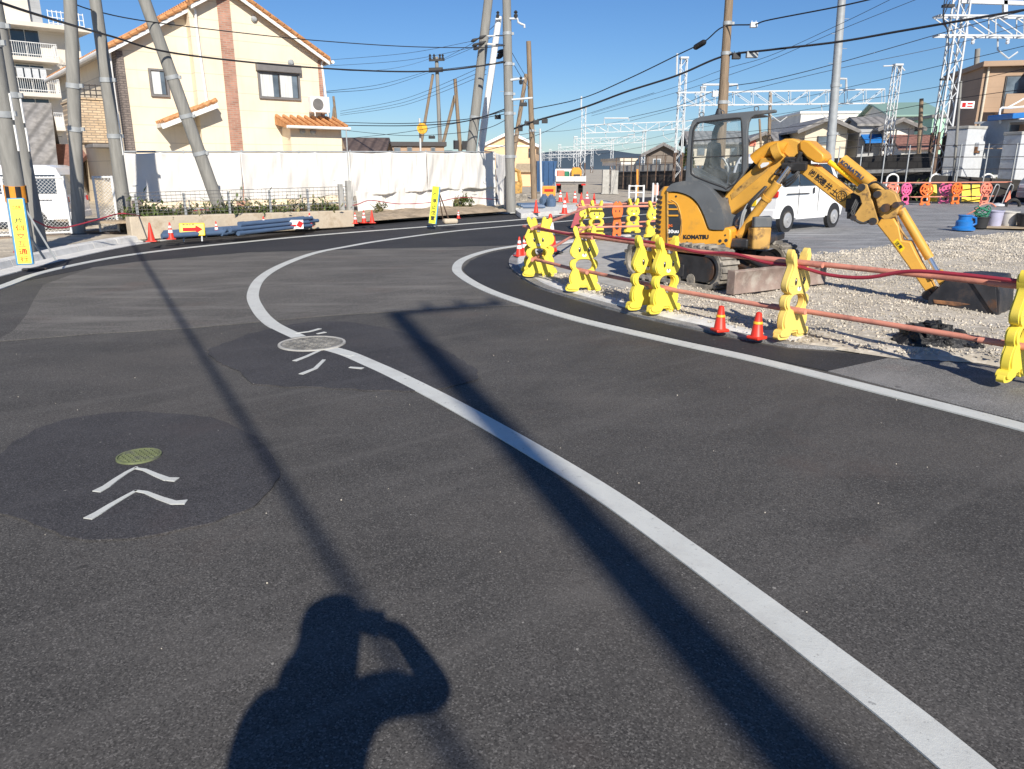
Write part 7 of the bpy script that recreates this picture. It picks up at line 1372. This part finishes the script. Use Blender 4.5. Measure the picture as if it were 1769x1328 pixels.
L_ = [D(x, y, Y) for x, y, Y in ((1300, 284, 48.8), (1440, 272, 43.8), (1612, 263, 39.3))]
for a, b, n in ((L_[0], L_[1], 5), (L_[1], L_[2], 8)):
    for i in range(n+1): q = a.lerp(b, i/n); m = MB(); m.bar(q, q+V((0, 0, 1.25)), .05); m.build('post', 'frame_dark', rf_, 0)
    for h in (.45, .85, 1.2): m = MB(); m.bar(a+V((0, 0, h)), b+V((0, 0, h)), .025); m.build('rail', 'frame_dark', rf_, 0)
rf2 = empty('site_fence', V((18, 38.2, .05)), 'tall thin wire fence on pale posts in front of the black wall and cabinets', 'fence')
F_ = [D(x, 350, Y) for x, Y in ((1440, 41.5), (1790, 35.5))]
F_ = [V((q.x, q.y, .1)) for q in F_]
for i in range(9): q = F_[0].lerp(F_[1], i/8); m = MB(); m.bar(q, q+V((0, 0, 2.6)), .05); m.build('post', 'steel_galv', rf2, 0)
for h in (1.45, 2.0, 2.55): m = MB(); m.bar(F_[0]+V((0, 0, h)), F_[1]+V((0, 0, h)), .03); m.build('rail', 'frame_dark', rf2, 0)
rf3 = empty('parapet_fence', D(1120, 296, 57), 'thin rusty railing on the pale parapet of the railway wall', 'fence')
a, b = D(1064, 298, 61.3), D(1180, 295, 54.3)
for i in range(9): q = a.lerp(b, i/8); m = MB(); m.bar(q+V((0, 0, -1.2)), q+V((0, 0, 1.1)), .06); m.build('post', 'dark_rust', rf3, 0)
for h in (-.3, .6, 1.1): m = MB(); m.bar(a+V((0, 0, h)), b+V((0, 0, h)), .03); m.build('rail', 'dark_rust', rf3, 0)
bush(1188, 300, 53, .35, 1.6, 300, .25, 'overgrown shrub beside the rusty mast foot by the timber house', 31, .3); 
m = MB(); rnd = random.Random(8)
for i in range(70):
    x = rnd.uniform(1440, 1760); Y = 42-(x-1440)/330*5.0; p = D(x, 345, Y); m.use('leaf' if rnd.random() < .5 else 'leaf_dry'); leafs(m, V((p.x, p.y, .1)), .6, .3, rnd.uniform(.2, .8), 24, .22, i)
tag(m.build('weeds', None, None, 0), 'dry weeds along the foot of the black wall', 'weeds', None, 'stuff')
# white posts and boxes by the far bend
e = empty('guard_rail', G(1108, 352, .02), 'short white pipe guard rail at the far bend', 'guard rail')
for i, x in enumerate((1086, 1098, 1111)): p = G(x, 349, .02); m = MB(); m.cyl(p, p+V((0, 0, .8)), .05, n=8); m.build('post', 'white_metal', e)
for z in (.75, .45): m = MB(); m.cyl(G(1086, 349, .02)+V((0, 0, z)), G(1111, 349, .02)+V((0, 0, z)), .03, n=8); m.build('rail', 'white_metal', e)
for x, l in ((1127, 'white post standing alone next to the excavator tail'), (1134, 'white post half hidden by the excavator tail')): p = G(x, 349, .02); m = MB(); m.cyl(p, p+V((0, 0, .85)), .05, n=8); m.lathe([(.05, .85), (.035, .89), (0, .9)], 8, p); tag(m.build('bollard', 'white_metal'), l, 'bollard')
m = MB(); m.bar(D(1101, 338, 44), D(1101, 292, 44), .10); tag(m.build('stake', 'tape_orange', None, 0), 'slim orange stake by the white guard rail', 'stake')
for x, w_, h_, Y, l in ((1045, .42, 1.45, 50, 'tall pale cabinet by the dark railway wall, nearer the crane truck'), (1060, .45, 1.4, 50, 'tall pale cabinet by the dark railway wall, beside its twin')):
    p = D(x, 340, Y); e = empty('cabinet', V((p.x, Y, 0)), l, 'cabinet'); m = MB(); m.box((p.x, Y, h_/2+.05), (w_, .4, h_)); m.build('case', 'concrete', e, 0, .02); m = MB(); m.box((p.x, Y, .04), (w_+.1, .5, .08)); m.build('plinth', 'concrete', e, 0)
m = MB(); p = D(1128, 338, 43); m.prism([p+V((-.05, 0, .1)), p+V((.3, 0, .0)), p+V((.32, .1, .55)), p+V((.0, .1, .60))], (0, .05, 0)); tag(m.build('red_sheet', 'panda_salmon', None, 0), 'red sheet hung on the posts just past the guard rail', 'sheet')
# ---------------------------------------------------------------- houses beyond the railway
ZB = 1.8
gable_house('timber_house', 'dark timber house with a weathered gable beside the lattice mast', 1118, 1172, 264, 66, ZB, 'dark_wall', 'tile_grey', .5, 5, R(-8), 'y', .5, wins=[(1128, 1142, 274, 286, 'steel_white', 'glass_mid')])
gable_house('cream_cottage', 'small cream boxy house behind the pale parapet', 1073, 1100, 278, 72, ZB, 'white_wall', 'beige_wall', 0, 6, R(10), 'flat', wins=[(1078, 1090, 285, 292)])
gable_house('pale_house', 'pale house with a shallow roof seen through the canopy window', 1196, 1285, 246, 64, ZB, 'beige_wall', 'tile_grey', .35, 4.5, R(-5), 'x', .5, wins=[(1205, 1218, 252, 268), (1262, 1274, 254, 270)])
gable_house('cream_house_low', 'pale cream house with a red balcony sheet beyond the canopy', 1292, 1346, 244, 62, ZB, 'beige_wall', 'tile_grey', .45, 8, R(-8), 'y', .5, wins=[(1296, 1306, 242, 252, 'panda_salmon', 'panda_salmon'), (1320, 1334, 250, 262)])
gable_house('beige_house', 'beige gabled house behind the excavator elbow and steel pole', 1392, 1462, 222, 56, ZB, 'beige_wall', 'tile_grey', .42, 9, R(-6), 'y', .7, wins=[(1412, 1434, 235, 250)])
gable_house('dark_roof_house', 'low house with a dark roof left of the beige gable'.replace(' left of', ' touching'), 1344, 1396, 243, 60, ZB, 'beige_wall', 'tile_grey', .3, 3.5, R(-6), 'x', .4)
gable_house('white_building', 'long white flat roofed building behind the small houses', 1384, 1560, 196, 90, ZB, 'white_wall', 'white_paint', 0, 14, R(-4), 'flat', wins=[(1392, 1400, 210, 222), (1448, 1456, 208, 216), (1464, 1484, 208, 216), (1500, 1522, 207, 216)])
gable_house('awning_house', 'grey walled house with a blue awning and a white side gable', 1486, 1528, 216, 56, ZB, 'grey_wall', 'tile_grey', .3, 3, R(-4), 'x', .3, wins=[(1495, 1506, 243, 262, 'frame_dark', 'glass_dark')])
p = D(1508, 238, 55.6); e = empty('awning', p, 'bright blue awning on the grey walled house', 'awning'); m = MB(); a, b = D(1487, 232, 55.8), D(1527, 231, 55.8); m.prism([a, a+V((0, -.9, -.5)), a+V((0, -.9, -.62)), a+V((0, 0, -.12))], b-a); m.build('cover', 'tank_blue', e, 0)
gable_house('white_gable_house', 'white walled gabled house in front of the green roofed warehouse', 1530, 1578, 219, 55, ZB, 'white_wall', 'tile_grey', .42, 9, R(-12), 'y', .6, wins=[(1530, 1539, 230, 244, 'frame_grey', 'ply')])
gable_house('green_warehouse', 'pale warehouse with a green metal roof', 1542, 1622, 200, 78, ZB, 'white_wall', 'metal_roof_green', .22, 14, R(-10), 'x', .5, wins=[(1560, 1595, 203, 218, 'cubicle', 'cubicle')])
gable_house('red_roof_shed', 'low shed with a red brown tiled roof by the equipment cabinets', 1558, 1614, 256, 50, ZB, 'white_wall', 'tile_red', .45, 3, R(-8), 'x', .3)
gable_house('mint_house', 'mint green walled house behind the near lattice mast', 1612, 1640, 203, 70, ZB, 'teal_wall', 'frame_grey', 0, 7, R(-8), 'flat')
# brown apartment
bA, bB = D(1700, 116, 50), D(1850, 92, 42); PBr = Plane(bA, R(-13)); e = empty('brown_apartment', PBr.pt(2, 1), 'brown apartment building with deep balconies behind the grey cabinets', 'building'); zT = bA.z
m = MB(); m.prism([PBr.pt(0, 0), PBr.pt(9, 0), PBr.pt(9, zT), PBr.pt(0, zT)], -PBr.n*6); m.build('wall', 'brown_wall', e, 0); m = MB(); m.prism([PBr.pt(-.2, zT, .5), PBr.pt(9, zT, .5), PBr.pt(9, zT+.3, .5), PBr.pt(-.2, zT+.3, .5)], -PBr.n*8); m.build('roof', 'brown_wall', e, 0)
for k, z in enumerate([zT-1.4-2.75*(i+.5) for i in range(3)]):
    m = MB(); m.prism([PBr.pt(1.0, z, 1.5), PBr.pt(9, z, 1.5), PBr.pt(9, z+1.1, 1.5), PBr.pt(1.0, z+1.1, 1.5)], -PBr.n*.15); m.box(PBr.pt(5, z+.06, .7), (8, 1.5, .12), PBr.th); m.build('balcony', 'brown_wall', e, 0)
    m = MB(); m.prism([PBr.pt(2.5, z+1.1, 1.48), PBr.pt(2.75, z+1.1, 1.48), PBr.pt(2.75, z+2.75, 1.48), PBr.pt(2.5, z+2.75, 1.48)], -PBr.n*1.45); m.build('partition', 'brown_wall', e, 0)
    for u in (1.3, 3.2): f = MB(); f.box(PBr.pt(u+.7, z+1.2, .03), (1.4, .08, 2.1), PBr.th); fr = f.build('window', 'frame_dark', e, 0); g_ = MB(); g_.box(PBr.pt(u+.7, z+1.2, .07), (1.25, .05, 1.95), PBr.th); g_.build('pane', 'glass_mid', fr, 0)
m = MB(); m.cyl(PBr.pt(.25, 1.5, .1), PBr.pt(.25, zT, .1), .07, n=8); m.build('downpipe', 'beige_wall', e)
p = D(1671, 181, 49); e = empty('notice_board', p, 'small white board with red lettering on the pole by the brown apartment', 'sign'); m = MB(); m.box(p, (.85, .06, .42)); m.build('panel', 'ink_white', e, 0, .01); m = MB(); m.box(p+V((-.22, -.035, 0)), (.22, .01, .26)); m.box(p+V((.15, -.035, .07)), (.32, .01, .09)); m.box(p+V((.15, -.035, -.08)), (.32, .01, .07)); m.each('lettering', 'ink_red', e, 0)
# equipment cabinets
def cubicle(label, xa, xc, xb, yt, yb, Y, vents=0, plate=0):
    c = D(xc, yb, Y); a = D(xa, yb, Y+.9); b = D(xb, yb, Y+.55); zt_ = D(xc, yt, Y).z; e = empty('equipment_cabinet', c, label, 'cabinet'); far = a+(b-c)
    m = MB(); m.prism([V((q.x, q.y, 1.0)) for q in (a, c, b, far)], (0, 0, zt_-1.0)); m.build('case', 'cubicle', e, 0, .02)
    m = MB(); ctr = (a+b)/2; m.prism([V((ctr.x+(q.x-ctr.x)*1.06, ctr.y+(q.y-ctr.y)*1.06, zt_)) for q in (a, c, b, far)], (0, 0, .14)); m.build('roof', 'concrete', e, 0, .02)
    pl = Plane(a, hdg(a, c)); L = (c-a).length; m = MB(); m.box(pl.pt(L*.5, 1+(zt_-1)*.47, .005), (L*.96, .02, .02), pl.th); m.box(pl.pt(L*.5, 1+(zt_-1)*.27, .005), (L*.96, .02, .02), pl.th); m.each('door_seam', 'frame_grey', e, 0)
    if vents:
        for u in (.2, .65): m = MB(); m.box(pl.pt(L*u, 1+(zt_-1)*.14, .012), (L*.22, .03, (zt_-1)*.12), pl.th); m.build('vent', 'white_paint', e, 0)
        m = MB(); q = pl.pt(L*.52, 1+(zt_-1)*.70, .01); m.prism([q+pl.u*(.12*cos(t))+V((0, 0, .12*sin(t))) for t in (pi/2, pi/2+2.094, pi/2+4.189)], pl.n*.01); m.build('warning_mark', 'frame_dark', e, 0)
        pr = Plane(c, hdg(c, b)); L2 = (b-c).length; m = MB(); m.box(pr.pt(L2*.62, 1+(zt_-1)*.66, .12), (.42, .22, .40), pr.th); m.build('meter_box', 'cubicle', e, 0, .02); m = MB(); m.box(pr.pt(L2*.52, 1+(zt_-1)*.60, .10), (.16, .18, .3), pr.th); m.build('meter', 'rust', e, 0, .02)
cubicle('tall grey equipment cabinet with a warning triangle and a meter box', 1625, 1660, 1692, 222, 305, 38.5, 1); cubicle('grey equipment cabinet with a sunlit end, cut by the frame edge', 1722, 1752, 1800, 232, 310, 37.4)
e = empty('switch_house', D(1708, 300, 40), 'grey panelled shed with a dark opening between the equipment cabinets', 'shed'); a, b = D(1686, 260, 40.2), D(1735, 260, 39); zt_, zm = D(1700, 213, 40).z, D(1700, 256, 40).z; pl = Plane(a, hdg(a, b)); L = (V((b.x-a.x, b.y-a.y, 0))).length
m = MB(); m.prism([pl.pt(0, zm), pl.pt(L, zm), pl.pt(L, zt_), pl.pt(0, zt_)], -pl.n*.12); m.prism([pl.pt(-.3, zt_), pl.pt(L+2.5, zt_), pl.pt(L+2.5, zt_+.1), pl.pt(-.3, zt_+.1)], -pl.n*2.5); m.prism([pl.pt(0, 1), pl.pt(.1, 1), pl.pt(.1, zm), pl.pt(0, zm)], -pl.n*2.4); m.build('wall', 'cubicle', e, 0); m = MB(); m.prism([pl.pt(0, 1, -2.4), pl.pt(L, 1, -2.4), pl.pt(L, zm, -2.4), pl.pt(0, zm, -2.4)], -pl.n*.1); m.build('opening_back', 'frame_dark', e, 0)
m = MB(); q = D(1745, 205, 37.5); m.prism([q+V((.1, 0, 0)), q+V((1.4, 0, .1)), q+V((1.4, 0, .35)), q+V((.1, 0, .25))], (0, 2, 0)); tag(m.build('blue_tarpaulin', 'tank_blue', None, 0, .05), 'blue sheet lying on the roof of the cabinet at the frame edge', 'tarpaulin')
e = empty('railing', D(1728, 195, 40), 'white pipe frame on the cabinet roof in front of the brown apartment', 'frame'); m = MB(); m.tube(crom([D(1728, 213, 39), D(1728, 188, 39), D(1745, 186, 39), D(1790, 182, 39)], 3), .05, 6); m.tube([D(1728, 205, 39), D(1790, 205, 39)], .03, 6); m.tube(crom([D(1740, 186, 39), D(1755, 178, 39), D(1769, 170, 39)], 3), .04, 6); m.each('tube', 'white_metal', e)
# ---------------------------------------------------------------- animal barriers at the far side of the site
pands = {}
def put_panda(matname, px, py, label, rz=0, z=.05):
    if matname not in pands: pands[matname] = [panda(matname), 0]
    o = place(pands[matname][0], pands[matname][1], G(px, py, z), rz, label, 1.16); pands[matname][1] = 1
put_panda('panda_orange', 1597, 354, 'orange round headed barrier alone in front of the white hoop', -.1); put_panda('panda_orange', 1649, 352, 'orange round headed barrier overlapping a pink one', .2); put_panda('panda_salmon', 1699, 352, 'red orange round headed barrier last in the row by the metal frames', .1); put_panda('panda_salmon', 1538, 354, 'red orange round headed barrier half hidden by the excavator arm', -.2); put_panda('panda_pink', 1562, 353, 'pink round headed barrier just past the excavator arm', .3); put_panda('panda_pink', 1630, 351, 'pink round headed barrier behind its orange neighbour', -.35)
for k, h in enumerate((.92, .30)):
    a, b = G(1530, 353, .05)+V((0, .12, h)), G(1740, 350, .05)+V((0, .12, h)); pipe(a, b, ('upper', 'lower')[k]+' salmon pipe behind the round headed barriers', .03)
for x, l in ((1537, 'white hoop guard behind the excavator arm'), (1611, 'white hoop guard beside the single orange barrier'), (1700, 'white hoop guard behind the last orange barrier')):
    p = G(x, 346, .05); m = MB(); m.tube(crom([p+V((-.28, 0, 0)), p+V((-.28, 0, .95)), p+V((-.2, 0, 1.18)), p+V((0, 0, 1.26)), p+V((.2, 0, 1.18)), p+V((.28, 0, .95)), p+V((.28, 0, 0))], 4), .045, 8); tag(m.build('hoop_guard', 'white_metal'), l, 'guard rail', 'white hoop guards')
for x, l in ((1669, 'yellow folding board seen edge on, nearer the pink barrier'), (1686, 'yellow folding board beside the last orange barrier'), (1611, 'yellow board peeping out behind the single orange barrier')):
    p = G(x, 350, .05); e = empty('folding_board', p, l, 'sign'); m = MB(); m.prism([p+V((-.22, 0, .05)), p+V((.22, 0, .05)), p+V((.18, .22, .8)), p+V((-.18, .22, .8))], (0, .03, .01)); m.build('panel', 'sign_gold', e, 0); m = MB(); m.bar(p+V((-.2, .5, 0)), p+V((-.16, .24, .8)), .03); m.bar(p+V((.2, .5, 0)), p+V((.16, .24, .8)), .03); m.each('leg', 'steel_galv', e, 0)
for x, l, c in ((1718, 'bent pipe stand next to the last orange barrier', 0), (1742, 'bent pipe stand holding a red cone shape at the frame edge', 1)):
    p = G(x, 353, .05); e = empty('pipe_stand', p, l, 'stand'); m = MB(); m.tube(crom([p+V((-.3, 0, 0)), p+V((-.08, .05, .75)), p+V((.05, .08, .85)), p+V((.14, .1, .7)), p+V((.2, .5, 0))], 4), .022, 6); m.build('frame', 'steel_galv', e)
    if c: m = MB(); m.prism([p+V((-.12, .1, .1)), p+V((.16, .1, .1)), p+V((.05, .12, .6))], (0, .04, 0)); m.build('panel', 'panda_salmon', e, 0)
# buckets and tools on the site asphalt
def tub(name, px, py, r0, r1, h, matname, label, bail=1, z=.06):
    p = G(px, py, z); e = empty(name, p, label, 'bucket'); m = MB(); m.lathe([(r0*.9, 0), (r0, .01), (r1, h), (r1+.015, h), (r1+.015, h-.03), (r1-.012, h-.005), (r0-.01, .03), (0, .03)], 20, p); m.build('shell', matname, e)
    if bail: m = MB(); m.tube([p+V((r1*cos(a), -.02-.10*sin(a), h-.02-.12*sin(a)*.8)) for a in [i*pi/10 for i in range(11)]], .006, 5); m.build('bail', 'steel_galv', e)
    return p
m = MB(); a = [G(1672, 394, .05), G(1790, 398, .05), G(1800, 388, .05), G(1690, 386, .05)]; m.prism([V((q.x, q.y, .062+.02*i)) for i, q in enumerate(a)], (0, 0, .02)); tag(m.build('plywood_sheet', 'ply', None, 0), 'warped plywood sheet lying under the buckets', 'plywood')
tub('water_tub', 1717, 392, .155, .185, .44, 'bucket_lilac', 'lilac grey bucket in the middle of the tool pile'); tub('mixing_tub', 1741, 392, .17, .215, .42, 'tub_grey', 'dirty pale tub smeared with mortar in the tool pile', 0); tub('dark_tub', 1692, 394, .16, .21, .30, 'black_plastic', 'black tub filled with coiled hose in the tool pile', 0); tub('black_tub', 1772, 394, .2, .25, .38, 'black_plastic', 'black tub at the frame edge of the tool pile', 0)
p = G(1692, 394, .06); m = MB(); rnd = random.Random(4)
for k in range(9): c = p+V((0, 0, .30+.03*k)); r = .10+.02*(k % 4); m.tube([c+V((r*cos(t)*1.3+rnd.uniform(-.02, .02), r*sin(t), .05*sin(t*2+k))) for t in [i*pi/8 for i in range(17)]], .011, 5)
tag(m.build('coiled_hose', 'net_green'), 'dark green hose coiled in the black tub', 'hose'); m = MB()
m.tube(crom([p+V((-.35, .1, .34)), p+V((-.2, 0, .46)), p+V((0, .1, .60)), p+V((.25, .1, .64)), p+V((.4, .1, .55))], 5), .02, 6); tag(m.build('site_hose', 'pipe_salmon'), 'salmon hose lying over the green coil in the tool pile', 'hose')
p = G(1664, 397, .06); e = empty('blue_pump', p, 'bright blue plastic can with a wide foot beside the tool pile', 'container'); m = MB(); m.lathe([(.27, 0), (.27, .05), (.20, .10), (.20, .22), (.15, .26), (.15, .34), (.17, .36), (.17, .38), (0, .39)], 16, p); m.build('body', 'tank_blue', e); m = MB(); m.tube([p+V((.18, 0, .1)), p+V((.30, 0, .16)), p+V((.28, 0, .30)), p+V((.14, 0, .34))], .03, 6); m.build('handle', 'tank_blue', e)
p = G(1722, 388, .06); m = MB(); m.lathe([(.0, .50), (.15, .50), (.17, .52), (.16, .56), (.0, .60)], 14, p+V((0, .1, 0))); tag(m.build('basin', 'cubicle'), 'pale upturned basin resting on the lilac bucket', 'basin')
m = MB(); p = G(1748, 384, .06); m.tube([p+V((.2*cos(t), .1, .45+.2*sin(t))) for t in [i*pi/8 for i in range(9)]], .045, 8); tag(m.build('black_hose', 'rubber'), 'thick black hose loop on the mortar smeared tub', 'hose')
